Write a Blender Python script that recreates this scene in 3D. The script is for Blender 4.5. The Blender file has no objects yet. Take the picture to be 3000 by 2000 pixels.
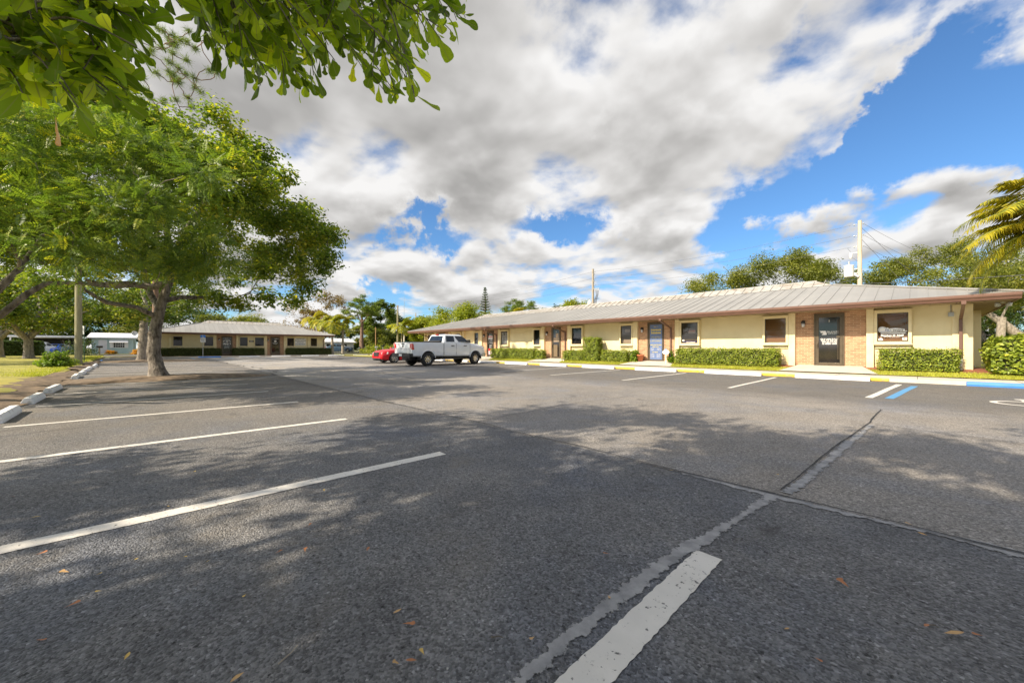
import bpy, bmesh, math, random
import numpy as np
from mathutils import Vector, Matrix, Euler

R = math.radians
PI = math.pi
random.seed(7)
sc = bpy.context.scene
C = sc.collection

# ------------------------------------------------------------------ camera
FPX, CU, CV, EYE, YAW = 1100.0, 1500.0, 1018.0, 1.1, R(47.2)
SY, CY = math.sin(YAW), math.cos(YAW)
cam_d = bpy.data.cameras.new("camera")
cam = bpy.data.objects.new("camera", cam_d)
C.objects.link(cam)
cam.location = (0, 0, EYE)
cam.rotation_euler = (R(90), 0, YAW)
cam_d.sensor_width = 36
cam_d.lens = 36 * FPX / 3000
cam_d.shift_y = 18 / 3000
cam_d.clip_start = 0.05
cam_d.clip_end = 5000
sc.camera = cam

# ------------------------------------------------------------------ exposure
sc.view_settings.view_transform = 'Standard'
sc.view_settings.look = 'None'
sc.view_settings.exposure = 0.74
sc.view_settings.gamma = 1.0
sc.cycles.max_bounces = 8
sc.cycles.transparent_max_bounces = 12
sc.cycles.use_denoising = True

# ------------------------------------------------------------------ sun
SUN_AZ, SUN_EL = R(10), R(38)       # light travels towards +Y, turned 10 degrees to +X
sd = Vector((math.sin(SUN_AZ) * math.cos(SUN_EL), math.cos(SUN_AZ) * math.cos(SUN_EL), -math.sin(SUN_EL)))
sun_d = bpy.data.lights.new("sun", 'SUN')
sun_d.energy = 5.0
sun_d.angle = R(0.55)
sun_d.color = (1.0, 0.87, 0.68)
sun = bpy.data.objects.new("sun", sun_d)
C.objects.link(sun)
sun.rotation_euler = sd.to_track_quat('-Z', 'Y').to_euler()


def ray(u, v):
    t, s = (u - CU) / FPX, (CV - v) / FPX
    return Vector((-SY + CY * t, CY + SY * t, s))


def gp(u, v, z=0.0):
    """The point at height z that the photograph shows at (u, v)."""
    d = ray(u, v)
    k = (z - EYE) / d.z
    return Vector((d.x * k, d.y * k, z))


def dp(u, v, depth):
    return Vector((0, 0, EYE)) + ray(u, v) * depth


def xat(u, Y):
    t = (u - CU) / FPX
    return -Y * (SY - CY * t) / (CY + SY * t)


def yat(u, X):
    t = (u - CU) / FPX
    return -X * (CY + SY * t) / (SY - CY * t)


# ------------------------------------------------------------------ world: sky with broken cumulus
w = bpy.data.worlds.new("World")
sc.world = w
w.use_nodes = True
nt = w.node_tree
nt.nodes.clear()


class G:
    """Small helper for math node graphs."""
    def __init__(s, nt): s.nt = nt
    def put(s, sock, v):
        if isinstance(v, (int, float)): sock.default_value = v
        elif isinstance(v, (tuple, list)): sock.default_value = v
        else: s.nt.links.new(v, sock)
    def m(s, op, a, b=None, c=None, clamp=False):
        n = s.nt.nodes.new('ShaderNodeMath'); n.operation = op; n.use_clamp = clamp
        s.put(n.inputs[0], a)
        if b is not None: s.put(n.inputs[1], b)
        if c is not None: s.put(n.inputs[2], c)
        return n.outputs[0]
    def ss(s, x, a, b, lo=0.0, hi=1.0):
        n = s.nt.nodes.new('ShaderNodeMapRange'); n.interpolation_type = 'SMOOTHSTEP'
        s.put(n.inputs[0], x); n.inputs[1].default_value = a; n.inputs[2].default_value = b
        n.inputs[3].default_value = lo; n.inputs[4].default_value = hi
        return n.outputs[0]
    def noise(s, vec, scale, detail=6, rough=0.55, dist=0.0, lac=2.0):
        n = s.nt.nodes.new('ShaderNodeTexNoise')
        s.put(n.inputs['Vector'], vec)
        n.inputs['Scale'].default_value = scale; n.inputs['Detail'].default_value = detail
        n.inputs['Roughness'].default_value = rough; n.inputs['Distortion'].default_value = dist
        n.inputs['Lacunarity'].default_value = lac
        return n.outputs['Fac']
    def comb(s, x, y, z):
        n = s.nt.nodes.new('ShaderNodeCombineXYZ')
        s.put(n.inputs[0], x); s.put(n.inputs[1], y); s.put(n.inputs[2], z)
        return n.outputs[0]
    def sep(s, v):
        n = s.nt.nodes.new('ShaderNodeSeparateXYZ'); s.put(n.inputs[0], v)
        return n.outputs[0], n.outputs[1], n.outputs[2]
    def mix(s, f, a, b):
        n = s.nt.nodes.new('ShaderNodeMix'); n.data_type = 'RGBA'
        s.put(n.inputs[0], f); s.put(n.inputs[6], a); s.put(n.inputs[7], b)
        return n.outputs[2]
    def ramp(s, f, stops, interp='LINEAR'):
        n = s.nt.nodes.new('ShaderNodeValToRGB'); s.put(n.inputs[0], f)
        cr = n.color_ramp; cr.interpolation = interp
        while len(cr.elements) < len(stops): cr.elements.new(0.5)
        for e, (p, c) in zip(cr.elements, stops):
            e.position = p; e.color = (*c, 1) if len(c) == 3 else c
        return n.outputs[0]


g = G(nt)
tc = nt.nodes.new('ShaderNodeTexCoord')
dx, dy, dz = g.sep(tc.outputs['Generated'])
zz = g.m('ADD', g.m('MAXIMUM', dz, 0.0), 0.24)
px, py = g.m('DIVIDE', dx, zz), g.m('DIVIDE', dy, zz)
pv = g.comb(px, py, 0.0)
pv_up = g.comb(g.m('MULTIPLY', px, 0.95), g.m('MULTIPLY', py, 0.95), 0.0)   # a little higher in the sky
# ragged outlines: the openings' edges are pushed about by noise
gv = tc.outputs['Generated']
wa = g.m('MULTIPLY', g.m('SUBTRACT', g.noise(gv, 5.0, 5, 0.6), 0.5), 0.30)
wb = g.m('MULTIPLY', g.m('SUBTRACT', g.noise(gv, 6.3, 6, 0.62), 0.5), 0.30)
az = g.m('ADD', g.m('ARCTAN2', dx, dy), wa)
el = g.m('ADD', g.m('ARCSINE', dz), wb)


def azel(u, v):
    d = ray(u, v).normalized()
    return math.atan2(d.x, d.y), math.asin(d.z)


# openings and banks of this sky: (place seen at u, v), half-widths, turn, weight
SKY = [(2620, 430, 460, 120, -24, -0.40), (2330, 560, 330, 80, -14, -0.34), (2920, 330, 190, 170, -20, -0.34),
       (2850, 640, 260, 80, -26, 0.20), (3000, 560, 120, 90, -30, 0.12),
       (1210, 655, 135, 40, -3, -0.34), (1660, 672, 130, 32, -5, -0.30), (1080, 838, 110, 22, 0, -0.22),
       (1690, 40, 200, 140, 0, 0.14), (1800, 365, 80, 30, -10, -0.08), (2080, 690, 150, 40, -10, -0.16), (2050, 770, 140, 30, 0, -0.10),
       (2760, 60, 120, 70, -30, -0.16), (2420, 25, 120, 40, -20, -0.10),
       (1300, 300, 650, 360, 0, 0.20), (2050, 230, 500, 120, -24, 0.13), (1300, 770, 420, 70, 0, 0.13), (600, 400, 500, 500, 0, 0.12),
       (1900, 700, 130, 50, 0, 0.10), (2150, 765, 330, 40, 0, 0.16), (2640, 170, 260, 110, -24, 0.07), (2560, 300, 260, 30, -22, 0.14), (2860, 190, 200, 26, -24, 0.15)]


def layout():
    acc = None
    for (u, v, su, sv, rot, wt) in SKY:
        a0, e0 = azel(u, v)
        a1, e1 = azel(u + 6, v)
        a2, e2 = azel(u, v + 6)
        sa = math.hypot((a1 - a0), 0) / 6 * su
        se = abs(e2 - e0) / 6 * sv
        r = R(rot)
        da = g.m('DIVIDE', g.m('SUBTRACT', az, a0), sa / su)
        de = g.m('DIVIDE', g.m('SUBTRACT', el, e0), se / sv)      # in photograph-like units
        # turn: positive v runs down, so an upward slope to the right has a negative angle
        X = g.m('ADD', g.m('MULTIPLY', da, math.cos(r) / su), g.m('MULTIPLY', de, -math.sin(r) / su))
        Y = g.m('ADD', g.m('MULTIPLY', da, math.sin(r) / sv), g.m('MULTIPLY', de, math.cos(r) / sv))
        q = g.m('ADD', g.m('MULTIPLY', X, X), g.m('MULTIPLY', Y, Y))
        e = g.m('MULTIPLY', g.m('EXPONENT', g.m('MULTIPLY', q, -1.0)), wt)
        acc = e if acc is None else g.m('ADD', acc, e)
    return acc


lay = layout()
NS = 2.1
n_here = g.noise(pv, NS, 8, 0.52, 0.15)
n_soft = g.noise(pv, NS, 4, 0.46, 0.15)
n_up = g.noise(pv_up, NS, 4, 0.46, 0.15)
n_big = g.noise(pv, 0.9, 3, 0.5)
n_fine = g.noise(pv, 9.0, 6, 0.55, 0.2)
dens = g.m('ADD', g.m('ADD', g.m('ADD', 0.5, g.m('MULTIPLY', g.m('SUBTRACT', n_here, 0.5), 1.55)), lay), g.m('MULTIPLY', g.m('SUBTRACT', n_fine, 0.5), 0.10))
cover = g.ss(dens, 0.33, 0.56)
thick = g.ss(dens, 0.42, 0.95)
edge = g.m('MULTIPLY', g.m('SUBTRACT', n_soft, n_up), 4.6)
light = g.m('ADD', g.m('ADD', 0.84, edge), g.m('MULTIPLY', thick, -0.64))
light = g.m('ADD', light, g.m('MULTIPLY', g.m('SUBTRACT', n_big, 0.5), -0.8))
light = g.m('ADD', light, g.m('ADD', g.m('MULTIPLY', g.m('SUBTRACT', n_here, n_soft), 1.5), g.m('MULTIPLY', g.m('SUBTRACT', n_fine, 0.5), 0.28)))
ccol = g.ramp(light, [(0.0, (0.37, 0.362, 0.352)), (0.3, (0.47, 0.46, 0.448)), (0.65, (0.64, 0.628, 0.615)), (1.0, (0.84, 0.83, 0.82))])
sky = nt.nodes.new('ShaderNodeTexSky')
sky.sky_type = 'NISHITA'
sky.sun_disc = False
sky.sun_elevation = SUN_EL
sky.sun_rotation = PI + SUN_AZ
sky.air_density = 1.0
sky.dust_density = 0.4
sky.ozone_density = 2.5
b1 = nt.nodes.new('ShaderNodeBackground')
b1.inputs['Strength'].default_value = 0.11
deep = nt.nodes.new('ShaderNodeMix'); deep.data_type = 'RGBA'; deep.blend_type = 'MULTIPLY'; deep.inputs[0].default_value = 1.0
nt.links.new(sky.outputs[0], deep.inputs[6]); deep.inputs[7].default_value = (0.52, 0.76, 0.95, 1)
nt.links.new(deep.outputs[2], b1.inputs['Color'])
b2 = nt.nodes.new('ShaderNodeBackground')
# unseen clouds behind the viewpoint, on the sun's side, brightened to lift the shade
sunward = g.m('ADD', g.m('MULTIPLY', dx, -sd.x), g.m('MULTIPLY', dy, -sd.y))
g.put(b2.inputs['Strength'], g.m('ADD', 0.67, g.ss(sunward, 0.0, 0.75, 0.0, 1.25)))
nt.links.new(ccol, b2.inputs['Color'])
mx = nt.nodes.new('ShaderNodeMixShader')
nt.links.new(cover, mx.inputs[0])
nt.links.new(b1.outputs[0], mx.inputs[1])
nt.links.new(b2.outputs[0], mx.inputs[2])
wo = nt.nodes.new('ShaderNodeOutputWorld')
nt.links.new(mx.outputs[0], wo.inputs[0])

# ------------------------------------------------------------------ helpers: meshes


class MB:
    """Collects faces (with material slots); build() links them as ONE mesh object."""
    def __init__(s):
        s.v, s.f, s.mi, s.sm = [], [], [], []
    def add(s, vs, fs, mi=0, smooth=False):
        o = len(s.v)
        s.v += [tuple(p) for p in vs]
        for f in fs:
            s.f.append(tuple(i + o for i in f)); s.mi.append(mi); s.sm.append(smooth)
        return s
    def box(s, x0, x1, y0, y1, z0, z1, mi=0):
        vs = [(x, y, z) for z in (z0, z1) for y in (y0, y1) for x in (x0, x1)]
        return s.add(vs, [(0, 2, 3, 1), (4, 5, 7, 6), (0, 1, 5, 4), (2, 6, 7, 3), (0, 4, 6, 2), (1, 3, 7, 5)], mi)
    def quad(s, a, b, c, d, mi=0): return s.add([a, b, c, d], [(0, 1, 2, 3)], mi)
    def poly(s, pts, mi=0): return s.add(pts, [tuple(range(len(pts)))], mi)
    def prism(s, pts, dvec, mi=0):
        """A flat outline pushed along dvec."""
        n = len(pts); d = Vector(dvec)
        vs = [Vector(p) for p in pts] + [Vector(p) + d for p in pts]
        fs = [tuple(range(n))[::-1], tuple(range(n, 2 * n))] + [(i, (i + 1) % n, n + (i + 1) % n, n + i) for i in range(n)]
        return s.add(vs, fs, mi)
    def tube(s, pts, rad, n=8, mi=0, cap=True, smooth=True):
        pts = [Vector(p) for p in pts]
        if isinstance(rad, (int, float)): rad = [rad] * len(pts)
        vs, fs = [], []
        prev = None
        for i, p in enumerate(pts):
            t = (pts[min(i + 1, len(pts) - 1)] - pts[max(i - 1, 0)])
            if t.length < 1e-9: t = Vector((0, 0, 1))
            t.normalize()
            if prev is None:
                a = Vector((0, 0, 1)).cross(t)
                if a.length < 1e-3: a = Vector((1, 0, 0)).cross(t)
            else:
                a = prev - t * prev.dot(t)
            a.normalize(); prev = a
            b = t.cross(a)
            for k in range(n):
                an = 2 * PI * k / n
                vs.append(p + (a * math.cos(an) + b * math.sin(an)) * rad[i])
        for i in range(len(pts) - 1):
            for k in range(n):
                fs.append((i * n + k, i * n + (k + 1) % n, (i + 1) * n + (k + 1) % n, (i + 1) * n + k))
        s.add(vs, fs, mi, smooth)
        if cap:
            m = len(pts) - 1
            s.add(vs[:n], [tuple(range(n))[::-1]], mi); s.add(vs[m * n:], [tuple(range(n))], mi)
        return s
    def lathe(s, prof, c, axis='Z', n=20, mi=0, smooth=True):
        """prof: (radius, height along the axis) pairs."""
        vs, fs = [], []
        for (r, h) in prof:
            for k in range(n):
                an = 2 * PI * k / n
                q = (r * math.cos(an), r * math.sin(an), h)
                if axis == 'Y': q = (q[0], q[2], q[1])
                if axis == 'X': q = (q[2], q[0], q[1])
                vs.append((q[0] + c[0], q[1] + c[1], q[2] + c[2]))
        for i in range(len(prof) - 1):
            for k in range(n):
                fs.append((i * n + k, i * n + (k + 1) % n, (i + 1) * n + (k + 1) % n, (i + 1) * n + k))
        return s.add(vs, fs, mi, smooth)
    def build(s, name, mat, parent=None, loc=(0, 0, 0), rot=(0, 0, 0)):
        me = bpy.data.meshes.new(name)
        me.from_pydata(s.v, [], s.f)
        for m in (mat if isinstance(mat, (list, tuple)) else [mat]): me.materials.append(m)
        me.polygons.foreach_set('material_index', s.mi)
        me.polygons.foreach_set('use_smooth', s.sm)
        me.update()
        o = bpy.data.objects.new(name, me)
        C.objects.link(o)
        o.location = loc; o.rotation_euler = rot
        if parent is not None: o.parent = parent
        return o


def clean(o, bevel=0.0, seg=2, merge=True):
    bm = bmesh.new(); bm.from_mesh(o.data)
    if merge: bmesh.ops.remove_doubles(bm, verts=bm.verts, dist=1e-4)
    bmesh.ops.recalc_face_normals(bm, faces=bm.faces)
    bm.to_mesh(o.data); bm.free()
    if bevel:
        m = o.modifiers.new('bevel', 'BEVEL'); m.width = bevel; m.segments = seg; m.limit_method = 'ANGLE'; m.angle_limit = R(35)
    return o


def tag(o, label, cat, group=None, kind=None):
    o['label'] = label; o['category'] = cat
    if group: o['group'] = group
    if kind: o['kind'] = kind
    return o


def struct(o):
    o['kind'] = 'structure'
    return o


def empty(name, loc, label, cat, rz=0.0, group=None):
    o = bpy.data.objects.new(name, None)
    C.objects.link(o)
    o.location = loc; o.rotation_euler = (0, 0, rz); o.empty_display_size = 0.3
    return tag(o, label, cat, group)


def fast_mesh(name, V, F, mat, parent=None, tint=None, smooth=False):
    """numpy verts (n,3) and faces (m,k) as one mesh; tint: one float per face."""
    me = bpy.data.meshes.new(name)
    V = np.ascontiguousarray(V, np.float32); F = np.ascontiguousarray(F, np.int32)
    m, k = F.shape
    me.vertices.add(len(V)); me.vertices.foreach_set('co', V.ravel())
    me.loops.add(m * k); me.loops.foreach_set('vertex_index', F.ravel())
    me.polygons.add(m)
    me.polygons.foreach_set('loop_start', np.arange(0, m * k, k, dtype=np.int32))
    me.update(calc_edges=True)
    if smooth: me.polygons.foreach_set('use_smooth', np.ones(m, bool))
    if tint is not None:
        a = me.attributes.new('tint', 'FLOAT', 'FACE'); a.data.foreach_set('value', np.asarray(tint, np.float32))
    me.materials.append(mat)
    o = bpy.data.objects.new(name, me); C.objects.link(o)
    if parent is not None: o.parent = parent
    return o


def text(body, size, mat, parent, loc, rot=(PI / 2, 0, 0), name='lettering', align='CENTER', sx=1.0, shear=0.0, ext=0.002, bold=0.0):
    cu = bpy.data.curves.new(name, 'FONT')
    cu.body = body; cu.size = size; cu.align_x = align; cu.align_y = 'CENTER'; cu.extrude = ext; cu.shear = shear; cu.offset = bold
    cu.materials.append(mat)
    cu.resolution_u = 3
    t_ = bpy.data.objects.new(name, cu)
    me = bpy.data.meshes.new_from_object(t_)
    bpy.data.objects.remove(t_); bpy.data.curves.remove(cu)
    o = bpy.data.objects.new(name, me); C.objects.link(o)
    o.location = loc; o.rotation_euler = rot; o.scale = (sx, 1, 1)
    if parent is not None: o.parent = parent
    return o


# ------------------------------------------------------------------ helpers: materials


def new_mat(name):
    m = bpy.data.materials.new(name); m.use_nodes = True
    n = m.node_tree; b = n.nodes['Principled BSDF']
    return m, n, b, G(n)


def pmat(name, c1, c2=None, scale=6.0, rough=0.6, bump=0.0, bscale=None, metal=0.0, spec=0.5, stretch=(1, 1, 1), detail=6, coat=0.0, lo=0.35, hi=0.65, rvar=0.0, bdist=0.01):
    """Two colours mixed by object-space noise, optional bump."""
    m, n, b, g = new_mat(name)
    tc = n.nodes.new('ShaderNodeTexCoord'); mp = n.nodes.new('ShaderNodeMapping')
    mp.inputs['Scale'].default_value = stretch
    n.links.new(tc.outputs['Object'], mp.inputs[0])
    c2 = c2 or tuple(x * 0.86 for x in c1)
    f = g.noise(mp.outputs[0], scale, detail, 0.6)
    col = g.ramp(f, [(lo, c2), (hi, c1)])
    n.links.new(col, b.inputs['Base Color'])
    b.inputs['Roughness'].default_value = rough
    if rvar: n.links.new(g.m('ADD', rough - rvar / 2, g.m('MULTIPLY', f, rvar)), b.inputs['Roughness'])
    b.inputs['Metallic'].default_value = metal
    b.inputs['Specular IOR Level'].default_value = spec
    b.inputs['Coat Weight'].default_value = coat
    b.inputs['Coat Roughness'].default_value = 0.04
    if bump:
        bn = n.nodes.new('ShaderNodeBump'); bn.inputs['Strength'].default_value = bump; bn.inputs['Distance'].default_value = bdist
        n.links.new(g.noise(mp.outputs[0], bscale or scale * 5, 5, 0.6), bn.inputs['Height'])
        n.links.new(bn.outputs[0], b.inputs['Normal'])
    return m


def leaf_mat(name, stops, rough=0.45, trans=0.4, spec=0.35, tcol=(1.25, 1.35, 0.45), var=0.35, vscale=1.2):
    """Per-leaf colour from the 'tint' attribute plus clump-to-clump variation; some light passes through."""
    m, n, b, g = new_mat(name)
    at = n.nodes.new('ShaderNodeAttribute'); at.attribute_name = 'tint'
    tc = n.nodes.new('ShaderNodeTexCoord')
    f = g.m('ADD', at.outputs['Fac'], g.m('MULTIPLY', g.m('SUBTRACT', g.noise(tc.outputs['Object'], vscale, 3, 0.5), 0.5), var * 2), clamp=True)
    col = g.ramp(f, stops)
    n.links.new(col, b.inputs['Base Color'])
    b.inputs['Roughness'].default_value = rough
    b.inputs['Specular IOR Level'].default_value = spec
    tr = n.nodes.new('ShaderNodeBsdfTranslucent')
    mm = n.nodes.new('ShaderNodeMix'); mm.data_type = 'RGBA'; mm.blend_type = 'MULTIPLY'; mm.inputs[0].default_value = 1.0
    n.links.new(col, mm.inputs[6]); mm.inputs[7].default_value = (*tcol, 1)
    n.links.new(mm.outputs[2], tr.inputs[0])
    ms = n.nodes.new('ShaderNodeMixShader'); ms.inputs[0].default_value = trans
    n.links.new(b.outputs[0], ms.inputs[1]); n.links.new(tr.outputs[0], ms.inputs[2])
    n.links.new(ms.outputs[0], n.nodes['Material Output'].inputs[0])
    return m


def glass_mat(name, tint=(0.02, 0.02, 0.022), op=0.25):
    """Window pane: mirror reflection by angle, the rest passes through, slightly dark."""
    m, n, b, g = new_mat(name)
    n.nodes.remove(b)
    fr = n.nodes.new('ShaderNodeFresnel'); fr.inputs[0].default_value = 1.5
    gl = n.nodes.new('ShaderNodeBsdfGlossy'); gl.inputs['Roughness'].default_value = 0.02
    tr = n.nodes.new('ShaderNodeBsdfTransparent'); tr.inputs[0].default_value = (1 - op, 1 - op, 1 - op, 1)
    ms = n.nodes.new('ShaderNodeMixShader')
    n.links.new(fr.outputs[0], ms.inputs[0]); n.links.new(tr.outputs[0], ms.inputs[1]); n.links.new(gl.outputs[0], ms.inputs[2])
    n.links.new(ms.outputs[0], n.nodes['Material Output'].inputs[0])
    return m


M = {}
M['trim'] = pmat('cream_trim', (0.80, 0.69, 0.43), (0.72, 0.60, 0.35), 3, 0.7, 0.08, 40, spec=0.25)
M['soffit'] = pmat('soffit_boards', (0.40, 0.30, 0.20), (0.33, 0.25, 0.16), 4, 0.7, 0.1, 30)
M['brown'] = pmat('brown_gutter', (0.17, 0.094, 0.068), (0.14, 0.076, 0.056), 3, 0.45, spec=0.4)
M['bronze'] = pmat('bronze_frame', (0.13, 0.10, 0.065), (0.10, 0.078, 0.05), 8, 0.42, metal=0.5)
M['dark'] = pmat('dark_interior', (0.022, 0.018, 0.017), (0.012, 0.011, 0.012), 2.5, 0.8)
M['glass'] = glass_mat('window_glass')
M['dark_glass'] = pmat('tinted_glass', (0.012, 0.012, 0.014), (0.008, 0.008, 0.01), 4, 0.04, spec=0.6)
M['door_glass'] = pmat('door_glass', (0.02, 0.016, 0.013), (0.010, 0.009, 0.009), 2.2, 0.05, spec=0.55)
M['blind'] = pmat('brown_blind', (0.36, 0.165, 0.035), (0.30, 0.13, 0.028), 2, 0.75, stretch=(0.3, 1, 14))
M['grey_blind'] = pmat('taupe_blind', (0.17, 0.125, 0.07), (0.14, 0.10, 0.06), 2, 0.8, stretch=(0.3, 1, 10))
M['white'] = pmat('white_paint', (0.80, 0.80, 0.79), (0.70, 0.69, 0.67), 5, 0.6, 0.06, 40)
M['letter'] = pmat('white_vinyl', (0.80, 0.79, 0.76), (0.72, 0.71, 0.68), 20, 0.5)
M['black'] = pmat('black_plastic', (0.02, 0.02, 0.021), (0.013, 0.013, 0.014), 10, 0.5)
M['rubber'] = pmat('tyre_rubber', (0.022, 0.022, 0.023), (0.015, 0.015, 0.016), 20, 0.8, 0.2, 60)
M['chrome'] = pmat('wheel_metal', (0.62, 0.62, 0.61), (0.5, 0.5, 0.5), 12, 0.22, metal=1.0)
M['galv'] = pmat('galvanised_steel', (0.50, 0.51, 0.50), (0.38, 0.39, 0.39), 12, 0.45, metal=0.7)
M['red_glass'] = pmat('red_lamp', (0.55, 0.012, 0.012), (0.40, 0.008, 0.008), 14, 0.12, coat=0.6)
M['lamp_clear'] = pmat('clear_lamp', (0.62, 0.63, 0.62), (0.40, 0.40, 0.41), 25, 0.1, coat=0.6)
M['yellow'] = pmat('yellow_paint', (0.66, 0.45, 0.05), (0.42, 0.33, 0.14), 9, 0.75, 0.2, 40, detail=9, lo=0.36, hi=0.5)
M['blue'] = pmat('blue_paint', (0.035, 0.20, 0.62), (0.03, 0.17, 0.52), 4, 0.55, 0.06, 30)
M['sky_blue'] = pmat('pale_blue_paint', (0.13, 0.36, 0.62), (0.10, 0.30, 0.54), 6, 0.7)
M['yellow_letter'] = pmat('yellow_vinyl', (0.85, 0.66, 0.05), (0.78, 0.60, 0.05), 9, 0.5)
M['sign_blue'] = pmat('navy_vinyl', (0.125, 0.18, 0.335), (0.11, 0.16, 0.30), 3, 0.4)
M['sign_red'] = pmat('red_vinyl', (0.55, 0.03, 0.03), (0.48, 0.025, 0.025), 9, 0.45)
M['pink'] = pmat('pale_pink_notice', (0.62, 0.45, 0.50), (0.56, 0.40, 0.46), 9, 0.6)
M['paper'] = pmat('taped_paper', (0.50, 0.38, 0.26), (0.44, 0.33, 0.22), 9, 0.7)
M['terra'] = pmat('terracotta', (0.50, 0.16, 0.06), (0.40, 0.12, 0.05), 6, 0.75, 0.1)
M['wood_pole'] = pmat('weathered_pole', (0.40, 0.35, 0.27), (0.27, 0.225, 0.17), 5, 0.85, 0.3, 30, stretch=(3, 3, 0.4))
M['green_pole'] = pmat('treated_pole', (0.30, 0.28, 0.17), (0.20, 0.18, 0.105), 5, 0.85, 0.3, 30, stretch=(3, 3, 0.3))
M['wire'] = pmat('cable', (0.10, 0.10, 0.11), None, 8, 0.5)
M['bark'] = pmat('grey_bark', (0.27, 0.232, 0.19), (0.075, 0.06, 0.046), 6.5, 0.9, 1.0, 13, stretch=(1.7, 1.7, 0.8), detail=10, bdist=0.035, lo=0.36, hi=0.60)
M['bark_pale'] = pmat('pale_bark', (0.36, 0.315, 0.26), (0.15, 0.125, 0.10), 7, 0.9, 0.6, 18, stretch=(1.6, 1.6, 0.6), detail=9)
M['bark_pine'] = pmat('pine_bark', (0.25, 0.155, 0.105), (0.11, 0.07, 0.05), 7, 0.9, 0.8, 20, stretch=(1, 1, 0.6), detail=9)
M['palm_trunk'] = pmat('palm_trunk', (0.42, 0.37, 0.29), (0.27, 0.23, 0.18), 3, 0.85, 0.4, 14, stretch=(0.4, 0.4, 6))
M['crownshaft'] = pmat('palm_crownshaft', (0.22, 0.26, 0.07), (0.16, 0.20, 0.05), 3, 0.5)


def metal_roof():
    m, n, b, g = new_mat('galvalume_roof')
    tc = n.nodes.new('ShaderNodeTexCoord')
    f = g.noise(tc.outputs['Object'], 0.5, 6, 0.6)
    sx, sy, sz = g.sep(tc.outputs['Object'])
    pan = n.nodes.new('ShaderNodeTexWhiteNoise'); pan.noise_dimensions = '1D'
    g.put(pan.inputs['W'], g.m('FLOOR', g.m('DIVIDE', sx, 0.45)))
    f2 = g.m('ADD', g.m('MULTIPLY', f, 0.8), g.m('MULTIPLY', pan.outputs[0], 0.22))
    n.links.new(g.ramp(f2, [(0.3, (0.29, 0.284, 0.27)), (0.75, (0.385, 0.376, 0.355))]), b.inputs['Base Color'])
    b.inputs['Metallic'].default_value = 0.25
    b.inputs['Roughness'].default_value = 0.48
    return m


def ridge_metal():
    m, n, b, g = new_mat('stained_ridge_metal')
    tc = n.nodes.new('ShaderNodeTexCoord')
    f = g.noise(tc.outputs['Object'], 2.2, 8, 0.65)
    n.links.new(g.ramp(f, [(0.30, (0.19, 0.13, 0.08)), (0.42, (0.32, 0.295, 0.255)), (0.6, (0.39, 0.38, 0.36))]), b.inputs['Base Color'])
    b.inputs['Roughness'].default_value = 0.5
    return m


def brick():
    m, n, b, g = new_mat('tan_brick')
    tc = n.nodes.new('ShaderNodeTexCoord')
    x, y, z = g.sep(tc.outputs['Object'])
    v = g.comb(g.m('ADD', x, y), z, 0.0)
    t = n.nodes.new('ShaderNodeTexBrick'); n.links.new(v, t.inputs['Vector'])
    t.inputs['Scale'].default_value = 1.0
    t.inputs['Brick Width'].default_value = 0.21; t.inputs['Row Height'].default_value = 0.072
    t.inputs['Mortar Size'].default_value = 0.006; t.inputs['Mortar Smooth'].default_value = 0.3; t.inputs['Bias'].default_value = -0.1
    t.inputs['Color1'].default_value = (0.50, 0.285, 0.16, 1)
    t.inputs['Color2'].default_value = (0.31, 0.165, 0.09, 1)
    t.inputs['Mortar'].default_value = (0.60, 0.46, 0.30, 1)
    f = g.noise(v, 9, 5, 0.6)
    col = g.mix(g.m('MULTIPLY', g.ss(f, 0.52, 0.72), 0.5), t.outputs['Color'], (0.34, 0.19, 0.10, 1))
    n.links.new(col, b.inputs['Base Color'])
    b.inputs['Roughness'].default_value = 0.85
    bn = n.nodes.new('ShaderNodeBump'); bn.inputs['Strength'].default_value = 0.6; bn.inputs['Distance'].default_value = 0.008; bn.invert = True
    n.links.new(t.outputs['Fac'], bn.inputs['Height']); n.links.new(bn.outputs[0], b.inputs['Normal'])
    return m


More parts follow.
